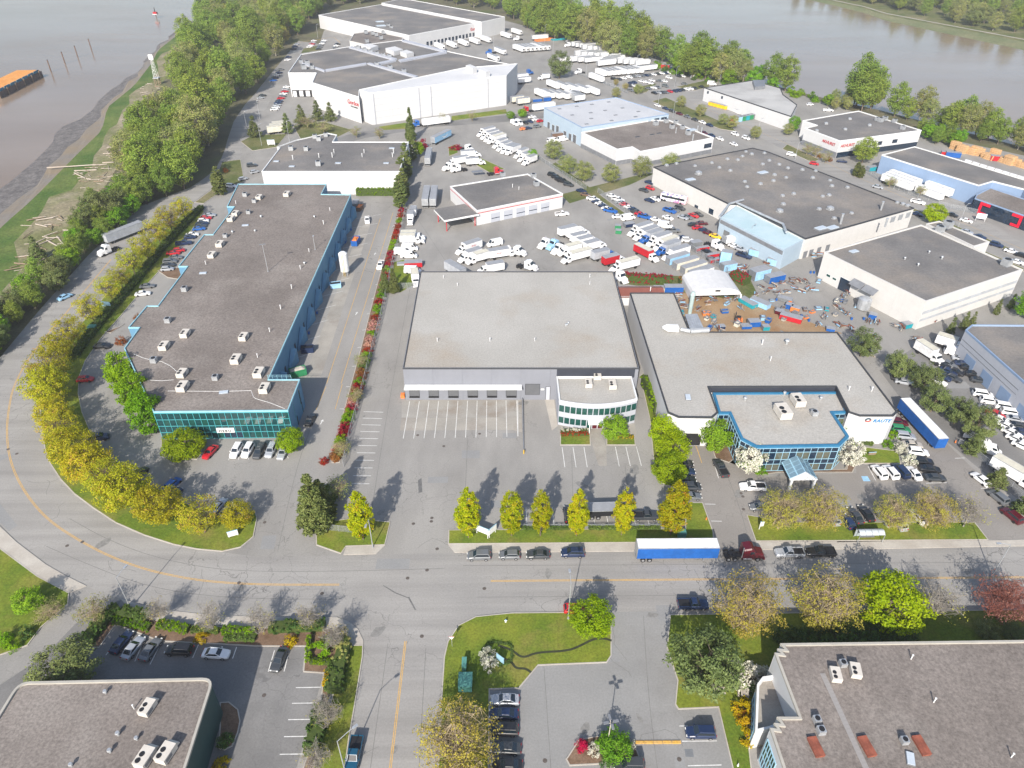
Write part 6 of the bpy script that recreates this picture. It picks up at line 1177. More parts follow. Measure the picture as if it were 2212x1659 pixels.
# wrapped bus
o = thing('coach_bus', 'white coach with coloured picture wrap beside the machine hall', 'bus', T_('12 1400,55', 1.6)*1, rad(-33)); o.location.z = .012
ob('body', MB().prism([(-5.5, -1.25), (5.3, -1.25), (5.5, -.9), (5.5, .9), (5.3, 1.25), (-5.5, 1.25)], .4, 3.2).mesh('body', [mat('picture_wrap', (.75, .75, .76), (.18, .2, .45), .7, .4, r0=.52, r1=.58, c3=(.7, .2, .25), sc3=.6)]), o); wheels(o, (-3.4, 3.4), 1.1)
for s in (-1, 1): ob('window_band', MB().box(-5, s*1.26-.01, 1.7, 5, s*1.26+.01, 2.6).mesh('window_band', [CARGLASS]), o)
# smile logo on the sky-blue trailer
for oo in list(COL.objects):
    if oo.get('label', '').startswith('bright blue semi-trailer'):
        P = [(rad(200+140*k/10)) for k in range(11)]; mb = MB()
        mb.loft([[(1.5+2.6*math.cos(t), 0, 3.3+1.5*math.sin(t)) for t in P]+[(1.5+2.6*math.cos(t), 0, 3.45+1.2*math.sin(t)) for t in P[::-1]], [(1.5+2.6*math.cos(t), .03, 3.3+1.5*math.sin(t)) for t in P]+[(1.5+2.6*math.cos(t), .03, 3.45+1.2*math.sin(t)) for t in P[::-1]]])
        ob('smile_logo', mb.mesh('smile_logo', [MATTE['white']]), oo, (0, -1.33, 0))
# ---------------------------------------------------------------- rooftop plant: each unit a thing standing on its roof
FANM = MB().cyl(0, 0, 0, .06, .42, .42, 12).mesh('fan_grille', [BLACK])
ACB = MB().box(-1.5, -1.0, .25, 1.5, 1.0, 1.55).mesh('casing', [BEIGE]); ACH = MB().loft([[(1.5, -.8, .4), (1.5, .8, .4), (1.5, .8, 1.4), (1.5, -.8, 1.4)], [(2.2, -.8, .35), (2.2, .8, .35), (2.2, .8, .6), (2.2, -.8, .6)]]).mesh('intake_hood', [BEIGE]); ACC = MB().box(-1.3, -.85, 0, 1.3, .85, .25).mesh('base_frame', [DMETAL]); ACL = MB().box(-1.2, -1.02, .5, .2, -1.0, 1.3).mesh('louvre', [DMETAL])
CUB = MB().box(-.55, -.55, .15, .55, .55, 1.1).mesh('casing', [METAL]); CUF = MB().box(-.5, -.5, 0, .5, .5, .15).mesh('base_frame', [DMETAL])
VNT = MB().cyl(0, 0, 0, .7, .22, .22, 8).mesh('pipe', [METAL]); VNC = MB().cyl(0, 0, .7, .95, .42, .30, 10).mesh('cap', [METAL]); DOMB = MB().box(-.75, -.75, 0, .75, .75, .4).mesh('curb', [METAL]); DOMC = MB().cyl(0, 0, .4, .75, .95, .95, 10).cyl(0, 0, .75, 1.05, .9, .35, 10).mesh('fan_dome', [METAL])
SKB = MB().box(-1.2, -.7, 0, 1.2, .7, .25).mesh('curb', [DMETAL]); SKP = MB().box(-1.1, -.6, .25, 1.1, .6, .38).mesh('skylight_pane', [plain('milky_glass', (.50, .56, .62), .2)]); RSB = MB().box(-.7, -1.5, 0, .7, 1.5, .45).mesh('curb', [RUST]); RSP = MB().box(-.75, -1.55, .45, .75, 1.55, .52).mesh('lid', [RUST])
HTB = MB().box(-.7, -1.5, 0, .7, 1.5, .3).mesh('curb', [DMETAL]); HTL = MB().box(-.75, -1.55, .3, .75, 1.55, .36).mesh('lid', [TRIM])
PIP = MB().cyl(0, 0, 0, 1.3, .11, .11, 6).mesh('pipe', [WTRIM]); PIC = MB().cyl(0, 0, 1.3, 1.42, .2, .2, 6).mesh('cap', [WTRIM])
STK = MB().cyl(0, 0, 0, 3.4, .38, .38, 10).mesh('pipe', [METAL]); STC = MB().cyl(0, 0, 3.4, 3.6, .5, .5, 10).mesh('cap', [METAL])
KIND = {'ac': ('rooftop_air_conditioner', 'air conditioner', [('base_frame', ACC), ('casing', ACB), ('intake_hood', ACH), ('louvre', ACL)]), 'cu': ('condenser_unit', 'condenser', [('base_frame', CUF), ('casing', CUB)]), 'vent': ('roof_vent', 'vent', [('pipe', VNT), ('cap', VNC)]), 'dome': ('dome_fan', 'roof fan', [('curb', DOMB), ('fan_dome', DOMC)]),
        'sky': ('skylight', 'skylight', [('curb', SKB), ('skylight_pane', SKP)]), 'rust': ('rusty_hatch', 'roof hatch', [('curb', RSB), ('lid', RSP)]), 'hatch': ('roof_hatch', 'roof hatch', [('curb', HTB), ('lid', HTL)]), 'pipe': ('vent_pipe', 'vent', [('pipe', PIP), ('cap', PIC)]), 'stack': ('exhaust_stack', 'chimney', [('pipe', STK), ('cap', STC)])}
def plant(k, s, z, where, rz=0, scale=1.0, desc=None, frm='from the top', group=None):
    P = px(s); nm, cat, parts = KIND[k]
    for i, q in enumerate(P):
        d = desc or {'ac': 'beige air conditioner', 'cu': 'small grey condenser', 'vent': 'metal mushroom vent', 'dome': 'grey dome fan', 'sky': 'flat skylight', 'rust': 'rusty red hatch', 'pipe': 'thin vent pipe', 'stack': 'tall metal stack'}[k]
        sc = scale*rnd.uniform(.9, 1.1)
        o = thing(nm, ('%s %s %s %s' % (ORD[i], d, frm, where)) if len(P) > 1 else '%s %s' % (d, where), cat, G(q[0], q[1], z), rad(rz+rnd.uniform(-2, 2)), group or d+' '+where, (sc, sc, sc))
        for n, m in parts: ob(n, m, o)
        if k == 'ac':
            for x in (-.9, .1): ob('fan_grille', FANM, o, (x, .35, 1.55))
        if k == 'cu': ob('fan_grille', FANM, o, (0, 0, 1.1))
W3 = 'on the long blue building roof'
plant('ac', '11 270,34 30,62 10 2040,203 2000,248 1905,468 1835,562 1425,1352 1605,1245 2110,1272 2045,1468 1580,1588 11 30,1585 20 1585,45 21 80,60', 7.9, W3, 88); plant('cu', '10 2120,38 2200,92 2150,188 1950,392 1600,857 1455,1127 1335,1472 1865,1622', 7.9, W3, 0, 1.3)
plant('vent', '11 45,222 505,222 420,625 10 2010,355 2205,345', 7.9, W3); plant('pipe', '11 640,165 585,280 385,668 310,838 215,1015 120,1210 15,1432 460,520 10 1780,628 2040,105', 7.9, W3); plant('sky', '10 1755,705 2120,292 20 1935,75', 7.9, W3, 10)
plant('ac', '12 735,1605 835,1565 22 660,12 865,25', 6.9, 'on the curved office roof', 88, .85); plant('ac', '23 250,168 120,270', 7.15, 'on the glass office roof', 95, 1.3); plant('vent', '23 140,92 455,132 22 2012,138', 7.15, 'on the glass office roof'); plant('cu', '23 395,268', 7.15, 'on the glass office roof', 5, 1.2)
plant('sky', '22 1520,118', 8.4, 'on the factory hall roof', 85); plant('vent', '13 160,1312', 8.4, 'on the factory hall roof', 0, 1.4); plant('pipe', '12 2160,1318 13 20,1458 23 697,55 895,60 12 1195,855', 8.4, 'on the factory hall roof')
plant('pipe', '11 1620,745 1740,812 1567,1292 2022,1290 12 672,738 672,800 197,1288', 9.6, 'on the grey warehouse roof', 0, .8); plant('vent', '12 475,1155 487,1140 465,1160', 9.6, 'clustered on the grey warehouse roof', 0, .8)
plant('cu', '01 605,1180 510,1197 545,1217 435,1302 305,1300 540,1432', 9.55, 'on the white shed roof', 5, 1.7); plant('sky', '01 1173,1285 710,1414 1125,1414 310,1442 175,1398', 9.55, 'on the white shed roof'); plant('pipe', '01 935,1322 1190,1325 675,1322 660,1360 918,1358 1180,1358 545,1362 320,1380', 9.55, 'on the white shed roof', 0, 1.3)
plant('dome', '02 2020,1315 2070,1337 2180,1327 1990,1355 1860,1380 1950,1387 1725,1412 1420,1418 1335,1434 1580,1438 2165,1424 1790,1453 1885,1480 2010,1575 2145,1595 2030,1620 03 10,1392 95,1427 170,1457 295,1472 410,1482 55,1517 155,1540 385,1542 535,1564 45,1568 550,1612 685,1624 13 220,20 525,32 125,37 470,42 1115,97 1165,110 130,110 1205,124 440,152 720,187 570,232', 7.55, 'on the machine hall roof', 27, .85)
plant('dome', '02 1610,1507 13 535,152 100,172', 7.55, 'with rusty cover on the machine hall roof', 27, 1.4, 'orange roof fan'); plant('stack', '13 625,275 975,155 1010,300', 7.55, 'on the machine hall roof'); plant('sky', '02 1540,1560 2165,1500 13 455,322 555,317', 7.55, 'on the machine hall roof', 27, 1.9, 'large low roof unit')
plant('sky', '13 740,520', 9.2, 'on the cream factory roof', 27, 1.5); plant('cu', '13 1480,345 1545,310 2050,638', 9.2, 'on the cream factory roof', 27, 2.2); plant('vent', '13 1390,528 1180,583 1500,578 1295,638', 9.2, 'on the cream factory roof')
plant('cu', '02 1330,1062 1240,1084 1415,1072 1380,1112 1470,1117 1520,1167', 7.1, 'on the white workshop roof', 27, 1.8); plant('stack', '02 1415,1150 1560,1215 1600,1140 1635,1150', 7.1, 'on the white workshop roof', 0, .8); plant('sky', '02 1550,1132', 7.1, 'on the white workshop roof', 27, 2.2, 'long grey duct unit'); plant('hatch', '02 1085,1185 1210,1165 1270,1155', 7.1, 'on the white workshop roof', 117, .8, 'dark low hatch')
plant('dome', '03 705,1032 500,1072 875,1087 665,1122 420,1134', 7.9, 'on the showroom roof'); plant('cu', '03 1005,1042 940,1045 968,1055 1090,1060 1160,1120', 7.9, 'on the showroom roof', 27, 1.8)
plant('ac', '33 575,870 745,835', 8.9, 'on the bottom right office roof', 80, .8); plant('cu', '33 640,770 415,1255 450,1350 1170,1435', 8.9, 'on the bottom right office roof', 5, .9); plant('rust', '33 410,1482 850,1478 1320,1470', 8.9, 'on the bottom right office roof', 8, .92, None, 'from the left'); plant('pipe', '33 1235,715 1430,1090 2100,1565', 8.9, 'on the bottom right office roof', 0, .8); plant('sky', '33 1228,1580', 8.9, 'on the bottom right office roof', 70, .9)
plant('ac', '30 1285,1155 1445,1550 1265,1590', 7.7, 'on the rounded office roof', 75, .85); plant('vent', '30 915,1010 1025,1372 1185,1412 955,1520 620,1640', 7.7, 'on the rounded office roof', 0, .8); plant('pipe', '30 1160,1145', 7.7, 'on the rounded office roof', 0, .8)
plant('cu', '02 185,1537 210,1607 01 2130,1525', 5.6, 'on the truck garage roof', 27, 1.6); plant('pipe', '02 5,1620 60,1640', 5.6, 'on the truck garage roof'); plant('sky', '01 1070,195 1080,233', 10.2, 'on the far depot roof', 27, 3); plant('cu', '01 1145,232 1170,252 950,292 1010,300 1040,312 1080,340 1100,292 960,368', 9.2, 'around the low wing roof', 27, 2); plant('cu', '01 415,600 485,598 390,550 445,562', 13.4, 'on the distribution centre roof', 27, 2.2)
plant('cu', '01 880,430 940,448 990,462 1045,476 1100,490 1155,500 1160,600 1280,632 1045,570', 13.4, 'along the distribution centre ducts', 27, 2)
# stepping slabs across the bottom right roof
p0, p1 = G(*px('33 480,860')[0], 8.9), G(*px('33 845,1655')[0], 8.9); SLB = MB().box(-.42, -.42, 0, .42, .42, .05).mesh('paving_slab', [mat('roof_slab', (.27, .255, .245), (.31, .295, .285), 1, .9)])
for k in range(24): q = p0.lerp(p1, k/23)-b15.o.location; ob('paving_slab', SLB, b15.o, (q.x, q.y, 8.91), rad(3))
# light masts
def mast(q, h, label, arm=1.8, rz=0.0, heads=1, group='lamp posts', base_z=0.0, m=None):
    o = thing('street_lamp', label, 'lamp post', G(q[0], q[1], base_z), rad(rz), group); m = m or METAL
    ob('pole', MB().cyl(0, 0, 0, h, .11, .07, 8).cyl(0, 0, 0, .25, .22, .22, 8).mesh('pole', [m]), o)
    for k in range(heads):
        a = 6.2832*k/heads; dx, dy = math.cos(a), math.sin(a)
        mb = MB().tube((0, 0, h-.1), (dx*arm*.6, dy*arm*.6, h+.35), .06, .05, 5).tube((dx*arm*.6, dy*arm*.6, h+.35), (dx*arm, dy*arm, h+.4), .05, .05, 5); ob('arm', mb.mesh('arm', [m]), o)
        hd = ob('lamp_head', MB().box(-.42, -.2, h+.3, .42, .2, h+.46).mesh('lamp_head', [DMETAL if heads > 1 else m]), o, (dx*arm, dy*arm, 0), a)
    return o
mast(px('32 820,1478')[0], 7, 'lamp post with four crossed heads in the planted island', .75, 10, 4, m=MATTE['beige']); mast(px('30 1130,275')[0], 8.5, 'bent lamp post at the bottom left drive', 2.4, 70); mast(px('21 1010,1412')[0], 8, 'lamp post on the sidewalk by the single hornbeam', 2.0, -95); mast(px('32 485,368')[0], 10, 'tall lamp post on the central south lawn', 2.4, 92); mast((2142, 1245), 9, 'lamp post at the right end of the main street', 2.4, 180); mast((746, 1668), 9, 'lamp post beside the teal pickup on the lower street', 3, 40)
for s, h, t in (('00 2140,1138', 10, 'lamp post beside the curved lane by the spruces'), ('01 50,1258', 10, 'left lamp post on the sign lawn'), ('01 290,1225', 10, 'lamp post right of the sign lawn'), ('01 35,1035', 10, 'lamp post at the west lane bend'), ('02 218,285', 13, 'leftmost tall yard light by the river fence'), ('02 283,370', 13, 'yard light by the red barriers'), ('02 352,505', 13, 'yard light behind the lone conifer'), ('02 708,385', 13, 'yard light over the far tractor row'), ('02 768,432', 12, 'double yard light over the river fence trailers'), ('02 640,662', 12, 'yard light by the plain white trailer'), ('02 1070,645', 12, 'yard light among the container trailers'), ('02 1405,752', 12, 'yard light in the far car park'), ('02 1265,892', 12, 'yard light at the angled street corner'), ('02 1790,732', 9, 'curved lamp post beside the river shed'), ('03 232,1382', 8, 'lamp post before the showroom'), ('03 1085,1632', 8, 'lamp post before the white depot trailers'), ('13 1640,305', 9, 'curved lamp post behind the cream annex'), ('02 1390,1015', 8, 'lamp post right of the pale blue workshop'), ('02 2120,1170', 8, 'lamp post on the lower side street'), ('01 535,330', 10, 'lamp post in the staff lot'), ('01 2055,440', 12, 'yard light before the far depot'), ('12 2040,470', 8, 'thin pole before the blue lean-to')): mast(px(s)[0], h, t, 1.4, 27)
mast(px('11 105,690')[0], 9, 'two-headed light mast standing on the long blue roof', .5, 200, 2, 'roof masts', 7.9); mast(px('11 512,500')[0], 4.5, 'short light mast on the right side of the blue roof', .4, 90, 1, 'roof masts', 7.9)
# chain-link fences
def chain():
    m, t, p = nodemat('chain_link'); p.inputs['Base Color'].default_value = (.42, .45, .48, 1); p.inputs['Metallic'].default_value = .4; p.inputs['Roughness'].default_value = .5
    tr = t.nodes.new('ShaderNodeBsdfTransparent'); mx = t.nodes.new('ShaderNodeMixShader'); mx.inputs[0].default_value = .36
    t.links.new(tr.outputs[0], mx.inputs[1]); t.links.new(p.outputs[0], mx.inputs[2]); t.links.new(mx.outputs[0], t.nodes['Material Output'].inputs[0]); return m
CHAIN = chain()
def fence(s, h, label, gap=3.2, z=0.0):
    P = GP(s, z); o = thing('chain_link_fence', label, 'fence', P[0], 0, 'chain-link fences'); post = MB().cyl(0, 0, 0, h+.05, .05, .05, 5).mesh('post', [METAL]); L = sum((b-a).length for a, b in zip(P, P[1:])); n = max(2, round(L/gap)+1); Q = resample(P, n)
    for q in Q: ob('post', post, o, q-P[0])
    for a, b in zip(Q, Q[1:]):
        a, b = a-P[0], b-P[0]; d = b-a
        ob('mesh_panel', MB().poly([(0, 0, .05), (d.length, 0, .05), (d.length, 0, h), (0, 0, h)]).mesh('mesh_panel', [CHAIN]), o, a, math.atan2(d.y, d.x))
    mb = MB()
    for a, b in zip(Q, Q[1:]): mb.tube(a-P[0]+Vector((0, 0, h)), b-P[0]+Vector((0, 0, h)), .035, .035, 4)
    ob('top_rail', mb.mesh('top_rail', [METAL]), o); return o
fence('11 1292,150 1258,350 1185,600 1135,850 1052,1200 972,1500 935,1655 21 800,500 758,715', 2.1, 'long chain-link fence beside the flower border'); fence('11 1150,838 1385,832', 2.1, 'short chain-link fence at the warehouse rear corner'); fence('21 605,1262 830,1285', 1.8, 'short chain-link fence behind the single hornbeam'); fence('22 70,1242 660,1242 1290,1240', 1.1, 'low fence along the warehouse front lot', 4)
fence('02 700,325 880,400 1100,490 1300,570 1740,690', 2.4, 'tall fence between trailer yard and river trees', 5); fence('02 560,640 780,720 1000,810', 2, 'fence along the lane below the trailer rows', 5); fence('12 740,5 1010,195', 2.2, 'fence left of the machine hall car park', 3.5); fence('12 1540,500 1700,600 1860,705', 2.2, 'fence between containers and the scrap yard', 3.5); fence('02 220,1370 480,1540 640,1640', 2, 'fence behind the truck garage', 4); fence('23 1640,520 1830,640 2010,820 2211,1010', 1.8, 'fence of the dealer yard', 4); fence('03 830,1490 1100,1640 13 1500,130 1800,190', 2, 'dark fence before the blue depot', 5)
# guard wall between dock apron and ramp
gw = thing('guard_wall', 'low dark guard wall between loading apron and ramp', 'wall', T_('22 90,130', 0)); q = T_('22 102,600', 0)-gw.location
ob('coping', MB().loft([[(-.12, 0, 0), (.12, 0, 0), (.12, 0, .75), (-.12, 0, .75)], [(q.x-.12, q.y, 0), (q.x+.12, q.y, 0), (q.x+.12, q.y, .25), (q.x-.12, q.y, .25)]]).mesh('coping', [DMETAL]), gw); ob('yellow_end_post', MB().cyl(q.x, q.y, 0, 1.1, .12).mesh('yellow_end_post', [SAFETY]), gw)
def boxthing(name, label, cat, p, rz, dims, m, extra=(), group=None, bev=.0):
    """a box-shaped thing with a rim / lid / feet so that it is not one plain block"""
    L, w, h = dims; o = thing(name, label, cat, Vector((p.x, p.y, p.z)), rad(rz), group)
    ob('body', MB().prism([(-L/2, -w/2), (L/2, -w/2), (L/2, w/2), (-L/2, w/2)], .12, h).mesh('body', [m]), o)
    ob('base', MB().box(-L/2+.1, -w/2+.1, 0, L/2-.1, w/2-.1, .12).mesh('base', [BLACK]), o)
    for n, f, mm in extra: ob(n, f(MB(), L, w, h).mesh(n, [mm]), o)
    return o
RIBS = lambda b, L, w, h: [b.box(-L/2+L*(k+.5)/12-.06, -w/2-.05, .2, -L/2+L*(k+.5)/12+.06, w/2+.05, h-.1) for k in range(12)][-1]
LID = lambda b, L, w, h: b.box(-L/2-.06, -w/2-.06, h, L/2+.06, w/2+.06, h+.08)
RIMF = lambda b, L, w, h: b.ring([(-L/2-.08, -w/2-.08), (L/2+.08, -w/2-.08), (L/2+.08, w/2+.08), (-L/2-.08, w/2+.08)], [(-L/2+.1, -w/2+.1), (L/2-.1, -w/2+.1), (L/2-.1, w/2-.1), (-L/2+.1, w/2-.1)], h-.1, h+.25)
DOORS = lambda b, L, w, h: b.box(-L/2-.05, -w/2+.05, .2, -L/2, -.03, h-.1).box(-L/2-.05, .03, .2, -L/2, w/2-.05, h-.1)
def container(s, rz, colr, label, dims=(6.1, 2.44, 2.6), z=0.0, group='shipping containers'):
    p = T_(s, dims[2]/2); p.z = z; return boxthing('shipping_container', label, 'container', p, rz, dims, MATTE[colr], (('ribs', RIBS, MATTE[colr]), ('doors', DOORS, DMETAL), ('roof_sheet', LID, BOXROOF)), group)
def skip(s, rz, colr, label, dims=(3.4, 1.9, 1.5), fill=None, group='skips and bins'):
    p = T_(s, .6); p.z = .02; ex = [('rim', RIMF, MATTE[colr])]
    if fill: ex.append(('contents', lambda b, L, w, h: b.loft([[(-L/2+.1, -w/2+.1, h), (L/2-.1, -w/2+.1, h), (L/2-.1, w/2-.1, h), (-L/2+.1, w/2-.1, h)], [(-L/4, -w/4, h+.5), (L/4, -w/5, h+.35), (L/4, w/4, h+.55), (-L/5, w/4, h+.4)]]), MATTE[fill]))
    else: ex.append(('lid', LID, MATTE['black']))
    return boxthing('waste_skip', label, 'skip', p, rz, dims, MATTE[colr], ex, group)
skip('11 862,435', 85, 'blue', 'blue skip heaped with orange waste in the loading lane', (4.6, 2.2, 1.9), 'orange'); skip('11 688,810', 15, 'sky', 'light blue bin by the blue building wall'); skip('11 445,1365', 10, 'navy', 'dark blue skip at the shaded blue wall'); skip('11 365,1565', 25, 'green', 'green skip with cardboard at the front corner of the blue building', (4.2, 2.2, 1.8), 'beige'); skip('11 895,140', 80, 'brown', 'brown scrap bin at the top of the loading lane', (4, 2, 1.4), 'orange'); container('11 858,105', 88, 'silver', 'grey container at the top end of the loading lane', (5, 2.4, 2.4))
def tank(p, r, h, label, m, cat='tank', legs=True):
    o = thing('storage_tank', label, cat, p); z0 = 1.2 if legs else 0
    ob('vessel', MB().loft([[(rr*math.cos(k*.393), rr*math.sin(k*.393), z) for k in range(16)] for rr, z in ((r*.6, z0), (r, z0+.4), (r, z0+h-.5), (r*.55, z0+h))]).mesh('vessel', [m], False), o)
    if legs:
        for k in range(4): ob('leg', MB().box(-.1, -.1, 0, .1, .1, 1.6).mesh('leg', [METAL]), o, (r*.75*math.cos(.785+k*1.571), r*.75*math.sin(.785+k*1.571), 0))
    ob('ladder', MB().box(-.25, -r-.15, .2, -.18, -r-.05, z0+h).box(.18, -r-.15, .2, .25, -r-.05, z0+h).mesh('ladder', [SAFETY if legs else METAL]), o); return o
tank(T_('11 775,715', 0), 1.45, 7.2, 'tall white silo tank beside the blue building wall', WTRIM); tank(T_('13 815,1010', 0), 2.0, 4.2, 'squat galvanised tank at the cream factory wall', METAL, legs=False)
def barrel(s, colr, label, group='drums'):
    p = T_(s, .5); p.z = .01; o = thing('drum', label, 'drum', p, 0, group); ob('shell', MB().cyl(0, 0, 0, .9, .31, .31, 12).mesh('shell', [MATTE[colr]]), o); ob('hoop', MB().cyl(0, 0, .28, .34, .33, .33, 12).cyl(0, 0, .58, .64, .33, .33, 12).mesh('hoop', [MATTE[colr]]), o); ob('lid', MB().cyl(0, 0, .9, .94, .28, .28, 12).mesh('lid', [DMETAL]), o); return o
for i, s in enumerate(('11 455,1212', '11 525,1038', '11 820,320', '11 770,430')): barrel(s, 'blue', '%s blue drum from the bottom along the blue building wall' % ORD[i])
for i, s in enumerate(('13 370,690', '13 400,690', '13 75,925', '13 290,1065', '13 320,1080', '13 355,1105', '13 725,1090', '13 830,1090')): barrel(s, 'blue', '%s blue drum from the left in the cream factory yard' % ORD[i])
# containers and yard clutter
for s, c, t, rz, d in (('12 1430,570', 'sky', 'light blue long container by the diagonal truck row', 30, (9, 2.5, 2.6)), ('12 1500,610', 'cream', 'first cream long container in the fenced group', 30, (10, 2.5, 2.6)), ('12 1570,650', 'cream', 'second cream long container in the fenced group', 30, (10, 2.5, 2.6)), ('12 1630,695', 'white', 'white container shelter nearest the arched shelter', 30, (9.5, 2.6, 2.8)),
    ('12 1850,570', 'sky', 'upper pale blue container by the yellow scaffold', -25, (3.6, 2.6, 5.2)), ('12 1870,640', 'sky', 'lower pale blue container by the yellow scaffold', 20, (5.2, 2.6, 2.6)), ('12 2140,700', 'sky', 'big pale blue tank container in the scrap yard', 25, (6.5, 3.4, 3.4)), ('13 60,740', 'blue', 'bright blue container beside the yellow rails', 22, (6.5, 2.8, 2.4)), ('12 2110,520', 'sky', 'pale blue bin at the blue lean-to end', -35, (4.5, 2.6, 2.4)), ('13 50,600', 'sky', 'pale blue chute at the machine hall corner', -35, (4, 2.6, 2.4)), ('12 1395,835', 'blue', 'blue container with white top behind the factory hall', 0, (6, 2.4, 2.2)), ('12 1280,840', 'beige', 'beige timber crate behind the factory hall', 0, (4, 2.4, 1.6)), ('12 2145,960', 'sky', 'blue long bin right of the arched shelter', -50, (6.2, 2.4, 1.8)), ('12 2040,955', 'teal', 'teal open bin with white scrap right of the shelter', -60, (6, 2.4, 1.4)), ('13 200,1085', 'red', 'large red skip in the orange dirt yard', -32, (6.4, 2.5, 1.6)), ('13 100,1035', 'maroon', 'dark red bin left of the large red skip', -32, (2.4, 2, 1.2)), ('12 2090,1130', 'blue', 'blue machine crate at the yard front', 5, (3.4, 2.4, 1.8)), ('12 2020,1160', 'blue', 'low blue crate at the yard front', 5, (3, 2, 1)), ('12 1800,1165', 'navy', 'dark blue parts crate at the yard front', 5, (2.6, 1.6, 1)), ('12 2190,1170', 'teal', 'teal drum crate at the yard front', 5, (2, 1.8, 1.4)), ('13 185,985', 'blue', 'blue parts box in the scrap row', -32, (2.2, 1.8, 1.6)), ('13 235,1010', 'orange', 'orange and yellow box in the scrap row', -32, (2.6, 1.8, 1.6)), ('13 145,925', 'grey', 'grey rack load in the scrap row', -32, (4.4, 2, 1.2)), ('13 540,1185', 'blue', 'blue crate behind the factory hall corner', -20, (2.4, 1.6, 1)), ('13 905,1070', 'blue', 'blue crate by the galvanised tank', -30, (2.2, 2, 1.6)), ('13 995,955', 'grey', 'grey metal hood by the galvanised tank', 27, (3.4, 2.6, 2.4)), ('13 1200,1150', 'teal', 'teal tool crate at the cream factory corner', 20, (2.6, 1.8, 1.6)), ('02 215,865', 'blue', 'open blue bin left of the trailers by the red semi', 20, (6, 2.4, 1.6)), ('02 300,855', 'blue', 'second blue bin left of the trailers by the red semi', 20, (5, 2.4, 2.2)), ('02 1325,575', 'red', 'red and cream container at the river fence', -25, (6, 2.5, 2.6)), ('02 1400,590', 'navy', 'dark container at the river fence', -25, (5, 2.5, 2.4)), ('02 390,1162', 'brown', 'brown container beside the white vans', 15, (6, 2.4, 1.8)), ('03 900,1455', 'teal', 'dark teal skip before the white depot trailers', 20, (5, 2.4, 2)), ('03 1600,1335', 'blue', 'blue container by the timber stacks', -20, (6.5, 2.4, 2.4)), ('03 1525,1325', 'red', 'red container by the timber stacks', -20, (3, 2.4, 2)), ('03 1960,1365', 'red', 'red loader box among the timber stacks', -20, (4, 2.4, 2.4)), ('12 1750,590', 'red', 'lowest red pipe crate at the container fence', 20, (4, 1.4, 1.2)), ('12 1730,545', 'red', 'middle red pipe crate at the container fence', 20, (5, 1.4, 1.2)), ('12 1640,487', 'red', 'upper red pipe crate at the container fence', 20, (5.6, 1.4, 1.2)), ('12 1585,450', 'grey', 'grey frame crate beside the red pipes', 20, (4, 2.4, 2.4)), ('12 915,300', 'green', 'green bin at the diagonal fence row', -10, (2.2, 1.8, 1.6)), ('12 920,340', 'green', 'lower green bin at the diagonal fence row', -10, (2.2, 1.8, 1.4)), ('12 1010,280', 'navy', 'dark blue scrap heap crate at the diagonal fence row', 20, (4, 2.4, 1.4)), ('11 1360,620', 'red', 'red tank trailer on the lawn at the left fence', 5, (6, 2.4, 1.8)), ('11 1250,620', 'silver', 'pale slab trailer left of the red tank', 5, (2.4, 2, .6))):
    container(s, rz, c, t, d)
for i, (x, c) in enumerate(zip(range(1895, 2095, 32), ('red', 'silver', 'sky', 'green', 'teal', 'green', 'grey'))): container('02 %d,%d' % (x, 1040-i*6), 22, c, '%s %s waste bin from the left beside the river shed' % (ORD[i], c), (3.2, 2.4, 2.6), group='river shed bins')
for i in range(5): container('02 %d,%d' % (1720+i*30, 895+i*8), -60, 'yellow', '%s yellow bin from the left at the river shed wall' % ORD[i], (2.6, 2, 2), group='yellow bins')
for i in range(5): container('02 %d,%d' % (1880+i*18, 925+i*10), -60, 'white', '%s white bin from the left at the river shed wall' % ORD[i], (1.8, 1.6, 1.8), group='white bins')
def scrap(s, m, label, seed, L=2.6):
    """loose heap: a few lengths of metal lying across each other on skids"""
    r_ = random.Random(seed); p = T_(s, .3); p.z = .02; o = thing('scrap_pile', label, 'scrap pile', p, rad(r_.uniform(0, 180)), 'scrap piles')
    for k in range(9):
        a = r_.uniform(-.6, .6); l = L*r_.uniform(.5, 1); c = Vector((r_.uniform(-.6, .6)*L*.4, r_.uniform(-.6, .6)*L*.4, .15+.14*k)); d = Vector((math.cos(a), math.sin(a), r_.uniform(-.08, .08)))*l/2
        ob('metal_length', MB().tube(c-d, c+d, r_.uniform(.08, .22), None, 4, 0, True).mesh('metal_length', [m[k % len(m)]]), o)
SCM = [MATTE['brown'], MATTE['grey'], METAL, DMETAL, WOOD, MATTE['beige'], MATTE['sky'], MATTE['brown'], RUST, DMETAL]
spots = '12 1440,900 1470,960 1500,990 1620,930 1690,960 1750,930 1860,930 1920,930 1600,1015 1740,1150 1790,1190 1950,1120 1975,1000 2100,890 1960,640 1990,680 2030,650 2150,830 2190,870 2200,620 13 30,850 90,880 160,870 230,830 280,860 340,840 200,790 270,770 120,790 60,810 330,780 380,850 450,730 480,745 590,800 690,880 650,910 590,990 640,1030 700,1060 480,1080 430,1150 600,1150 650,1160 870,1120 940,1130 1100,1160 1150,1180 1090,1050 1130,1060 720,1185 930,1270 900,1340 870,1400 400,560 430,545 380,540 1280,1270 1300,1030 1440,1110 1560,1050'
for i, q in enumerate(px(spots)):
    p_ = '12 %f,%f' % ((q[0]-553*2)*4, (q[1]-415)*4)
    scrap(p_, SCM[i % 5:]+SCM[:2], ('%s heap of mixed scrap metal from the left in the yards around the arched shelter' % ORD[i]) if i < 20 else ('%s heap of mixed scrap from the left in the cream factory yard' % ORD[i-20]) if i < 60 else 'scrap heap at the striped wall, place %s' % ORD[i-60], i, 2.6)
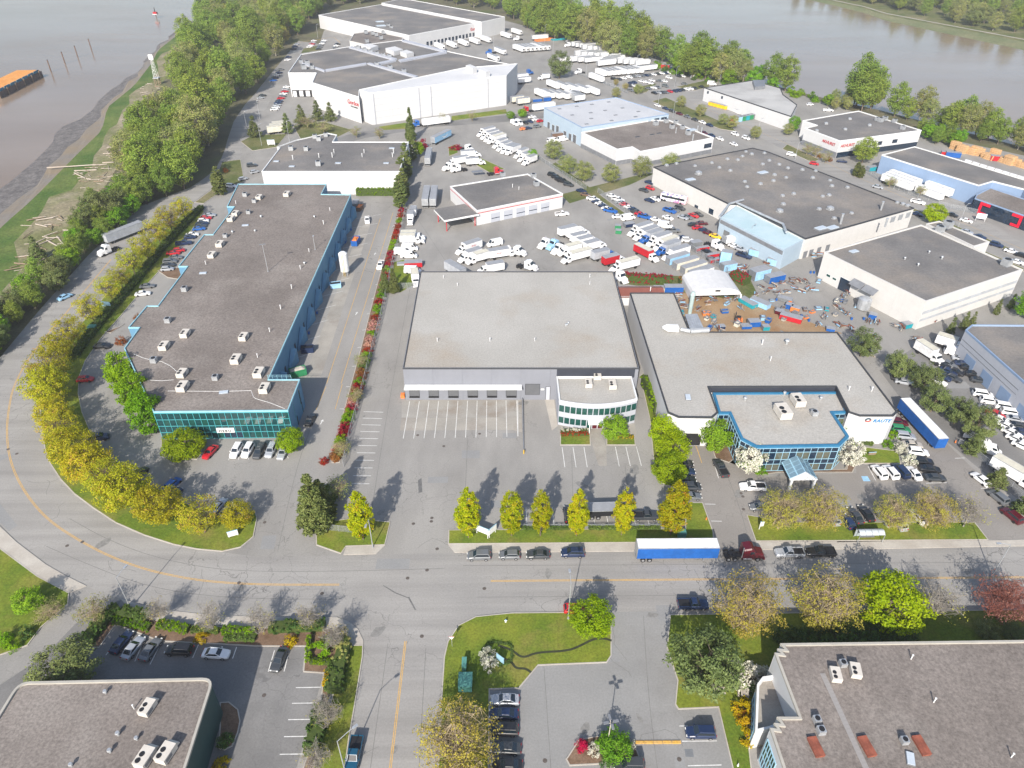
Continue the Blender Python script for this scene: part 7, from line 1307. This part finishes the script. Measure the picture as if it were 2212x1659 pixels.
for i in range(44):
    q = (rnd.uniform(1440, 1760), rnd.uniform(640, 712)) if i < 24 else (rnd.uniform(1680, 1860), rnd.uniform(590, 700))
    p_ = T_('F %f,%f' % q, .3)
    if any((p_-o.location).length < 1.5 for o in COL.objects if o.parent is None and o.get('category') in ('container', 'scrap pile', 'shelter')): continue
    c = ('sky', 'blue', 'orange', 'grey', 'beige', 'teal', 'cream', 'brown')[i % 8]; p_.z = .01
    boxthing('parts_crate', '%s %s parts crate from the start of the %s yard clutter' % (ORD[i], c, 'dirt' if i < 24 else 'factory'), 'crate', p_, rnd.uniform(0, 90), (rnd.uniform(.9, 2.2), rnd.uniform(.8, 1.4), rnd.uniform(.5, 1.3)), MATTE[c], (('rim', RIMF, DMETAL),), 'yard crates')
# forklift
fk = thing('forklift', 'orange forklift with black mast in the dirt yard', 'forklift', T_('12 1955,1110', .6)); fk.location.z = .01; fk.rotation_euler = (0, 0, rad(170))
ob('body', MB().box(-1.1, -.6, .3, .9, .6, 1.1).box(-1.2, -.55, .5, -.7, .55, 1.4).mesh('body', [MATTE['orange']]), fk); ob('mast', MB().box(.95, -.45, .1, 1.1, -.33, 3.4).box(.95, .33, .1, 1.1, .45, 3.4).box(.95, -.33, 3.2, 1.1, .33, 3.35).mesh('mast', [BLACK]), fk); ob('cage', MB().box(-.6, -.5, 2.0, .6, .5, 2.08).box(-.6, -.5, 1.1, -.5, -.4, 2.0).box(.5, -.5, 1.1, .6, -.4, 2.0).box(-.6, .4, 1.1, -.5, .5, 2.0).box(.5, .4, 1.1, .6, .5, 2.0).mesh('cage', [BLACK]), fk)
for s in (-1, 1): ob('fork', MB().box(1.1, s*.3-.07, .1, 2.2, s*.3+.07, .16).mesh('fork', [DMETAL]), fk)
for x in (-.7, .6):
    for s in (-1, 1): ob('wheel', WH, fk, (x, s*.6, .33))
# factory rooftop dust ducts
dd = thing('roof_duct', 'white hopper and galvanised duct crossing the factory hall roof edge', 'duct', T_('12 1440,1200', 8.5))
W_ = lambda s, z=9.4: T_(s, z)-dd.location
mb = MB(); a0, a1, a2 = W_('12 1460,1185'), W_('12 1540,1200'), W_('12 1700,1190')
mb.tube(a0, a1, .55, .6, 8, 0, True).tube(a1, a2, .75, .75, 8, 0, True); ob('duct', mb.mesh('duct', [PALEBF if False else METAL]), dd)
h0 = W_('12 1380,1180', 9.2); ob('hopper', MB().loft([[h0+Vector(v) for v in ((1.8, -.9, -.6), (1.8, .9, -.6), (1.8, .9, .8), (1.8, -.9, .8))], [h0+Vector(v) for v in ((-1.2, -1.0, -.3), (-1.2, 1.0, -.3), (-1.2, 1.0, .9), (-1.2, -1.0, .9))], [h0+Vector(v) for v in ((-2.6, -.3, .3), (-2.6, .3, .3), (-2.6, .3, .6), (-2.6, -.3, .6))]]).mesh('hopper', [WTRIM]), dd)
cp_ = thing('metal_canopy', 'ribbed metal canopy against the factory hall above the dirt yard', 'canopy', T_('12 1570,1110', 0)); P_ = [p-cp_.location for p in ccw(GP('12 1495,1055 1600,1050 1660,1180 1540,1190', 5.2))]
ob('roof_sheet', MB().prism(P_, 5.0, 5.2).mesh('roof_sheet', [METAL]), cp_)
for q in inset(P_, .4): ob('post', MB().box(q[0]-.1, q[1]-.1, 0, q[0]+.1, q[1]+.1, 5.0).mesh('post', [DMETAL]), cp_)
for k in range(5): f = (k+1)/6; u = Vector(P_[0]).lerp(Vector(P_[1]), f); w_ = Vector(P_[3]).lerp(Vector(P_[2]), f); ob('rib', MB().tube((u.x, u.y, 5.25), (w_.x, w_.y, 5.25), .06).mesh('rib', [PALEGW]), cp_)
cy = thing('dust_cyclone', 'pale green upright cyclone pipe beside the metal canopy', 'duct', T_('12 1535,1050', 0)); ob('pipe', MB().cyl(0, 0, 0, 6.5, .6, .7, 10).cyl(0, 0, 6.5, 7.6, .9, .5, 10).mesh('pipe', [plain('verdigris', (.38, .48, .47), .6)]), cy); ob('bracket', MB().box(-.9, -.1, 2, .9, .1, 2.2).mesh('bracket', [DMETAL]), cy)
pp = thing('pipe_run', 'big galvanised pipe running along the blue lean-to roof edge', 'pipe', T_('12 1940,100', 8.3)); Wp = lambda s, z: T_(s, z)-pp.location
mb = MB()
for a, b in (('12 1790,215', '12 1880,100'), ('12 1880,100', '12 2000,65'), ('12 1940,90', '13 130,275'), ('13 130,275', '13 160,345')): mb.tube(Wp(a, 8.4), Wp(b, 8.4), .42, .42, 8, 0, True)
ob('pipe', mb.mesh('pipe', [METAL]), pp)
# street furniture
def signboard(s, label, w, h, z0, m, rz, legs=2, text=None):
    o = thing('sign_board', label, 'sign', T_(s, 0), rad(rz)); ob('panel', MB().box(-w/2, -.06, z0, w/2, .06, z0+h).mesh('panel', [m]), o)
    for k in range(legs): x = (-w/2+.15) if k == 0 else (w/2-.15); ob('post', MB().box(x-.06, .07, 0, x+.06, .19, z0+h).mesh('post', [WTRIM]), o)
    ob('border', MB().box(-w/2-.05, -.04, z0+h, w/2+.05, .08, z0+h+.1).mesh('border', [PALEBF]), o); return o
signboard('21 1960,1312', 'left wing of the white V-shaped hoarding on the warehouse lawn', 3.2, 1.5, 1.0, WTRIM, -28); signboard('21 2040,1312', 'right wing of the white V-shaped hoarding on the warehouse lawn', 2.6, 1.5, 1.0, WTRIM, 48); signboard('20 2020,1320', 'small white sign with arched top at the car park entrance', 2.0, 1.3, .4, WTRIM, 22); signboard('31 2110,745', 'pale blue diamond sign on the central south lawn', 1.6, 1.4, .4, PALEBF, -40); signboard('10 930,1010', 'white framed hoarding under the street maples', 3, 1.6, .9, PALEBF, -10); signboard('01 135,1262', 'white notice board on the sign lawn', 3.6, 2.2, .8, WTRIM, 5); signboard('13 1830,250', 'white sign board before the red brackets', 3.4, 2, 1, WTRIM, -25); signboard('22 2145,1260', 'narrow white and yellow sign at the factory entrance', .8, 1.2, 1.2, WTRIM, 5, 1); signboard('23 895,615', 'low brown plaque on the RAUTE lawn', 1.8, .7, .2, BROWNW, 5)
ys = thing('yield_sign', 'triangular yield sign at the lower street corner', 'sign', T_('31 1695,608', 0)); ob('post', MB().cyl(0, 0, 0, 2.4, .04, n=6).mesh('post', [METAL]), ys); ob('plate', MB().loft([[(-.45, y, 2.9), (.45, y, 2.9), (0, y, 2.1)] for y in (-.05, -.02)]).mesh('plate', [WTRIM]), ys); ob('plate_border', MB().loft([[(-.52, y, 2.95), (.52, y, 2.95), (0, y, 2.02)] for y in (-.019, .0)]).mesh('plate_border', [MATTE['red']]), ys)
GRN = plain('verdigris_green', (.09, .26, .22), .6, var=.15)
for s, d, t in (('31 1810,925', (2.2, 2.6, 1.7), 'large green transformer box on the central south lawn'), ('31 1800,765', (.7, 1.8, 1.4), 'narrow pale green cabinet above the transformer box'), ('22 1465,1300', (1.6, 1.3, 1.4), 'green transformer box under the biggest hornbeam'), ('10 800,1180', (2.0, 1.8, 1.5), 'green transformer box under the street maples')):
    p = T_(s, .7); p.z = .12; boxthing('transformer_box', t, 'utility box', p, 0, d, GRN, (('lid', LID, GRN), ('doors', DOORS, GRN)))
bs = thing('bus_shelter', 'bus shelter with curved clear roof on the sidewalk', 'bus shelter', T_('23 860,1345', 0), rad(1)); R_ = [(-.9+1.8*k/8, 2.3+.45*math.sin(math.pi*k/8)) for k in range(9)]
for k in range(4): ob('roof_pane', MB().loft([[(-2.6+k*1.3+.04, y, z) for y, z in R_]+[(-2.6+k*1.3+.04, y, z+.04) for y, z in R_[::-1]], [(-2.6+k*1.3+1.26, y, z) for y, z in R_]+[(-2.6+k*1.3+1.26, y, z+.04) for y, z in R_[::-1]]]).mesh('roof_pane', [plain('shelter_glazing', (.50, .54, .57), .15, spec=.8)]), bs)
for x in (-2.55, 2.55):
    for y in (-.85, .85): ob('post', MB().box(x-.05, y-.05, 0, x+.05, y+.05, 2.4).mesh('post', [METAL]), bs)
for k in range(4): ob('back_pane', MB().box(-2.5+k*1.27, .84, .3, -1.3+k*1.27, .87, 2.1).mesh('back_pane', [plain('clear_panel', (.35, .40, .43), .1, spec=.9)]), bs)
ob('bench', MB().box(-1.5, .3, .42, 1.5, .7, .48).mesh('bench', [DMETAL]), bs)
for s, rz, t in (('32 1785,975', 0, 'pale picnic table on the concrete pad'), ('32 1998,1000', 75, 'wooden picnic table beside the orange shrub')):
    o = thing('picnic_table', t, 'picnic table', T_(s, .5), rad(rz)); o.location.z = .13
    for k in range(4): ob('plank', MB().box(-1.0, -.42+k*.22, .72, 1.0, -.24+k*.22, .77).mesh('plank', [mat('pale_timber', (.45, .40, .34), (.52, .47, .41), 2, .9)]), o)
    for y in (-.75, .75): ob('bench_seat', MB().box(-1.0, y-.14, .42, 1.0, y+.14, .47).mesh('bench_seat', [MATS['pale_timber']]), o)
    for x in (-.7, .7): ob('leg', MB().box(x-.05, -.8, .36, x+.05, .8, .42).box(x-.05, -.35, 0, x+.05, -.25, .72).box(x-.05, .25, 0, x+.05, .35, .72).mesh('leg', [BROWNW]), o)
yb_ = thing('speed_bar', 'yellow kerb bar in the south car park', 'kerb', T_('32 1060,1437', 0)); q = T_('32 1460,1435', 0)-yb_.location
for k in range(5): ob('bar_segment', MB().box(.03, -.22, .01, q.length/5-.03, .22, .16).mesh('bar_segment', [MATS['yellow_paint']]), yb_, q*(k/5), math.atan2(q.y, q.x))
for s, t in (('22 112,108', 'yellow barrier at the top of the ramp'), ('22 215,95', 'yellow bollard beside the roller door')): o = thing('safety_barrier', t, 'barrier', T_(s, 0)); ob('rail', MB().box(-.8 if 'rail' in t or 'barrier' in t else -.12, -.1, .5, .8 if 'barrier' in t else .12, .1, 1.0).mesh('rail', [SAFETY]), o); ob('post', MB().cyl(0, 0, 0, 1.0, .09, n=8).mesh('post', [SAFETY]), o)
hy = thing('fire_hydrant', 'white and blue fire hydrant on the central south lawn', 'hydrant', T_('31 2158,398', 0)); ob('barrel', MB().cyl(0, 0, 0, .7, .16, .14, 10).mesh('barrel', [WTRIM]), hy); ob('cap', MB().cyl(0, 0, .7, .85, .17, .06, 10).mesh('cap', [MATTE['sky']]), hy); ob('outlet', MB().tube((-.25, 0, .5), (.25, 0, .5), .08, .08, 8, 0, True).mesh('outlet', [WTRIM]), hy)
for s, t in (('22 1678,1172', 'orange traffic cone on the lawn corner by the drive'), ('23 1617,505', 'orange traffic cone beside the dealer yard fence'), ('22 1272,735', 'orange marker at the right edge of the warehouse lot'), ('32 1950,1640', 'white path light at the bottom of the office border')):
    o = thing('traffic_cone', t, 'cone', T_(s, 0)); ob('cone', MB().cyl(0, 0, .05, .85, .18, .04, 10).mesh('cone', [MATTE['orange'] if 'orange' in t else WTRIM]), o); ob('foot', MB().box(-.25, -.25, 0, .25, .25, .05).mesh('foot', [BLACK]), o)
# orange pallets at the warehouse corner
pt = thing('pallet_stack', 'orange pallet stack at the left end of the loading docks', 'pallets', T_('21 1270,110', 0))
for k in range(6): ob('pallet', MB().box(-.5, -.6, .17*k, .5, .6, .17*k+.13).mesh('pallet', [MATTE['orange']]), pt)
# ---------------------------------------------------------------- river things
bg_ = thing('barge', 'orange decked barge with dark hull and blue tarpaulin rail', 'barge', Vector((0, 0, 0))); a, b = G(*px('00 375,660')[0], WZ), G(*px('00 0,855')[0], WZ); bg_.location = a; d = (b-a); bl = 60; an = math.atan2(d.y, d.x); bg_.rotation_euler = (0, 0, an)
ob('hull', MB().prism([(0, 0), (bl, 0), (bl, -16), (0, -16)], -.5, 3.4).mesh('hull', [mat('rusty_hull', (.10, .075, .065), (.17, .12, .10), .3, .8, fine=.3, fsc=1)]), bg_); ob('deck_load', MB().prism([(1.2, -.9), (bl, -.9), (bl, -15), (1.2, -15)], 3.4, 4.4).mesh('deck_load', [mat('orange_woodchip', (.62, .26, .06), (.70, .34, .10), .3, .9, fine=.12, fsc=1)]), bg_)
for k in range(7): ob('blue_side_panel', MB().box(3+k*8, -.8, 3.4, 9.6+k*8, -.5, 4.9).mesh('blue_side_panel', [plain('blue_tarp', (.02, .19, .30), .6)]), bg_)
for k in range(6): ob('fender_post', MB().cyl(4.5+k*11, .25, -.6, 4.3, .35, .3, 8).mesh('fender_post', [BROWNW]), bg_)
for i, s in enumerate(('00 442,620', '00 562,548', '00 672,493', '00 790,428')):
    o = thing('mooring_pile', '%s dark mooring pile from the left beyond the barge' % ORD[i], 'pile', G(*px(s)[0], WZ), 0, 'mooring piles'); ob('shaft', MB().cyl(0, 0, -2, 7.5, .42, .36, 8).mesh('shaft', [MATTE['brown']]), o); ob('cap', MB().cyl(0, 0, 7.5, 7.9, .5, .2, 8).mesh('cap', [BLACK]), o)
o = thing('river_beacon', 'river marker beacon with red and white collar on a pile', 'beacon', G(*px('00 1352,155')[0], WZ)); ob('shaft', MB().cyl(0, 0, -2, 5, .4, .35, 8).mesh('shaft', [MATTE['brown']]), o); ob('collar', MB().box(-1.6, -1.6, 3.6, 1.6, 1.6, 5.2).mesh('collar', [MATTE['red']]), o); ob('platform', MB().box(-1.9, -1.9, 3.1, 1.9, 1.9, 3.6).mesh('platform', [WTRIM]), o); ob('lantern', MB().cyl(0, 0, 5.2, 9, .45, .3, 8).mesh('lantern', [BLACK]), o)
o = thing('range_tower', 'white lattice marker tower on piles at the shore', 'tower', G(*px('00 1370,740')[0], -.8))
for x, y in ((-1.2, -1.2), (1.2, -1.2), (1.2, 1.2), (-1.2, 1.2)): ob('pile', MB().cyl(x, y, -1, 4.5, .28, n=7).mesh('pile', [BROWNW]), o); ob('mast_leg', MB().tube((x, y, 4.9), (x*.35, y*.35, 17), .12, .09, 5).mesh('mast_leg', [WTRIM]), o)
ob('deck', MB().box(-1.8, -1.8, 4.5, 1.8, 1.8, 4.9).mesh('deck', [METAL]), o); ob('day_board', MB().box(-1.4, -.6, 15.5, 1.4, -.45, 18.5).mesh('day_board', [WTRIM]), o)
for k in range(5): z = 6.5+k*2; w_ = 1.2*(1-(z-4.9)/18); ob('brace', MB().tube((-w_, -w_, z), (w_, -w_, z+1.6), .07).tube((w_, -w_, z), (-w_, -w_, z+1.6), .07).mesh('brace', [WTRIM]), o)
# drift logs
r_ = random.Random(4); LOGM = [MB().tube((-.5, 0, 0), (.5, 0, .01*k), 1, .8-.1*k, 7, 0, True).mesh('drift_log', [WOOD if k < 2 else BROWNW]) for k in range(3)]
zones = [('F 165,372 240,350 275,380 285,405 240,420 180,410', 46), ('F 60,470 150,470 160,500 110,560 70,600 30,600', 44), ('F 232,315 262,318 262,345 236,345', 12), ('F 300,180 345,185 350,205 310,215', 12), ('F 20,610 90,590 70,625 30,640', 16), ('F 425,60 445,55 440,80 425,80', 7)]
for zi, (s, n) in enumerate(zones):
    poly = [(p.x, p.y) for p in GP(s, -.5)]; xs = [p[0] for p in poly]; ys = [p[1] for p in poly]; k = 0
    while k < n:
        q = (r_.uniform(min(xs), max(xs)), r_.uniform(min(ys), max(ys)))
        if not inpoly(q, poly): continue
        k += 1; L = r_.uniform(1.8, 6.5); rr = r_.uniform(.10, .24)
        # height of the bank under the log
        best = min(range(N), key=lambda j: (sA[j].x-q[0])**2+(sA[j].y-q[1])**2); f = min(1, math.hypot(sA[best].x-q[0], sA[best].y-q[1])/max(1, (sA[best]-sB[best]).length))
        o = ob('drift_log', LOGM[r_.randrange(3)], None, (q[0], q[1], -f+.05+rr), 0, 'pale drift log lying %s' % ['in the big tangle below the tree clump', 'in the tangle by the ragged firs', 'in the small heap on the upper bank', 'at the foot of the marker tower', 'on the lowest bank by the shaded trees', 'at the far end of the shore'][zi], 'log', 'drift logs %d' % zi)
        o.rotation_euler = (0, r_.uniform(-.08, .08), r_.gauss(.2, .7)); o.scale = (L, rr, rr)
for s, L, a, t in (('00 620,1440', 26, 12, 'longest pale log lying across the bank towards the mud'), ('00 740,1475', 12, 8, 'dark stump log beside the big tangle'), ('00 990,1340', 8, 85, 'upright dark stump log on the upper bank'), ('00 690,1520', 13, -40, 'leaning pale log at the edge of the big tangle'), ('10 480,460', 16, -38, 'long pale log sloping through the ragged firs'), ('10 530,430', 14, -50, 'second long log beside the ragged firs')):
    o = ob('drift_log', LOGM[0], None, T_(s, -.4), 0, t, 'log', 'large drift logs'); o.location.z = -.2; o.rotation_euler = (0, 0, rad(a)); o.scale = (L*.8, .3, .3)
# timber stacks by the blue depot
TB = MB()
TB = [MB().box(-2.2, -1.1, z, 2.2, 1.1, z+.7).mesh('timber_pack', [mat('sawn_timber', (.52, .31, .15), (.62, .40, .21), .8, .85, fine=.15, fsc=3)]) for z in (0,)][0]
a_, b2_ = T_('03 1640,1290', 1), T_('03 2300,1450', 1)
for k in range(26):
    f = k/25; p = a_.lerp(b2_, f)+Vector((rnd.uniform(-1, 1), rnd.uniform(-1.5, 3.5)+(4 if k % 3 == 0 else 0), 0)); n = 3+int(rnd.random()*3)
    o = thing('timber_stack', '%s stack of orange sawn timber from the left behind the blue depot' % ORD[k], 'timber stack', Vector((p.x, p.y, .01)), rad(-63+rnd.uniform(-5, 5)), 'timber stacks')
    for j in range(n): ob('timber_pack', TB, o, (rnd.uniform(-.2, .2), rnd.uniform(-.15, .15), j*.78))
for k in range(8): q = T_('03 %d,%d' % (1730+k*65, 1395+k*20), .5); q.z = .01; boxthing('white_crate', '%s white crate from the left along the blue depot back wall' % ORD[k], 'crate', q, -63, (3, .9, 1.0), MATTE['white'], (('lid', LID, MATTE['white']),), 'white crates')
# red and green barrier stacks in the far yard
for i, (s, c, t) in enumerate((('02 300,335', 'orange', 'red stacked barriers by the river fence'), ('02 260,348', 'orange', 'lower red stacked barriers by the river fence'), ('02 400,340', 'teal', 'green stacked frames by the river fence'))):
    p = T_(s, .4); p.z = .01; o = thing('barrier_stack', t, 'barriers', p, rad(20))
    for k in range(4): ob('barrier', MB().box(-6, -2.6+k*1.3, .1, 6, -1.6+k*1.3, 1.2-.1*k).mesh('barrier', [MATTE[c]]), o)
# dock shelters' stairs and rail on the blue building
rl = thing('roof_railing', 'pale blue railing at the low front roof of the blue building', 'railing', T_('11 105,1612', 8.3)); q = T_('11 305,1612', 8.3)-rl.location
for k in range(6): ob('post', MB().cyl(q.x*k/5, q.y*k/5, 0, 1.1, .04, n=5).mesh('post', [CYANB]), rl)
for z in (.55, 1.08): ob('rail', MB().tube((0, 0, z), (q.x, q.y, z), .04).mesh('rail', [CYANB]), rl)
# white conduit lines on the blue building roof
for s, t in (('10 1150,1395 1230,1430 1300,1450 1400,1465 1470,1500 1530,1552', 'curving white conduit on the lower roof'), ('10 1300,1625 1400,1630 1500,1622', 'short white conduit by the lime trees'), ('20 1450,58 1900,62 2170,55 2190,110 21 0,125 120,160 250,212', 'long white conduit along the front roof edge')):
    P = GP(s, 8.0); o = thing('roof_conduit', t, 'conduit', P[0]); 
    for a, b in zip(P, P[1:]): ob('pipe_length', MB().tube(a-P[0], b-P[0], .05, .05, 5).mesh('pipe_length', [WTRIM]), o)
# entrance of rounded office: island bed kerb
lawn('30 1900,1090 1980,1085 2060,1150 2080,1250 2060,1350 2010,1470 1940,1505 1885,1490 1900,1300', MULCH, True, .12, 'planting_bed')
# ---------------------------------------------------------------- air
hz = ob('haze', MB().box(-7000, -3500, -8, 7000, 9500, 113).mesh('haze', []), None, kind='stuff')
hm = bpy.data.materials.new('thin_haze'); hm.use_nodes = True; ht = hm.node_tree
for n in list(ht.nodes):
    if n.type != 'OUTPUT_MATERIAL': ht.nodes.remove(n)
pv_ = ht.nodes.new('ShaderNodeVolumePrincipled'); pv_.inputs['Color'].default_value = (.95, .96, 1, 1); pv_.inputs['Density'].default_value = .00018; pv_.inputs['Anisotropy'].default_value = .2
ht.links.new(pv_.outputs[0], ht.nodes['Material Output'].inputs['Volume']); hz.data.materials.append(hm)
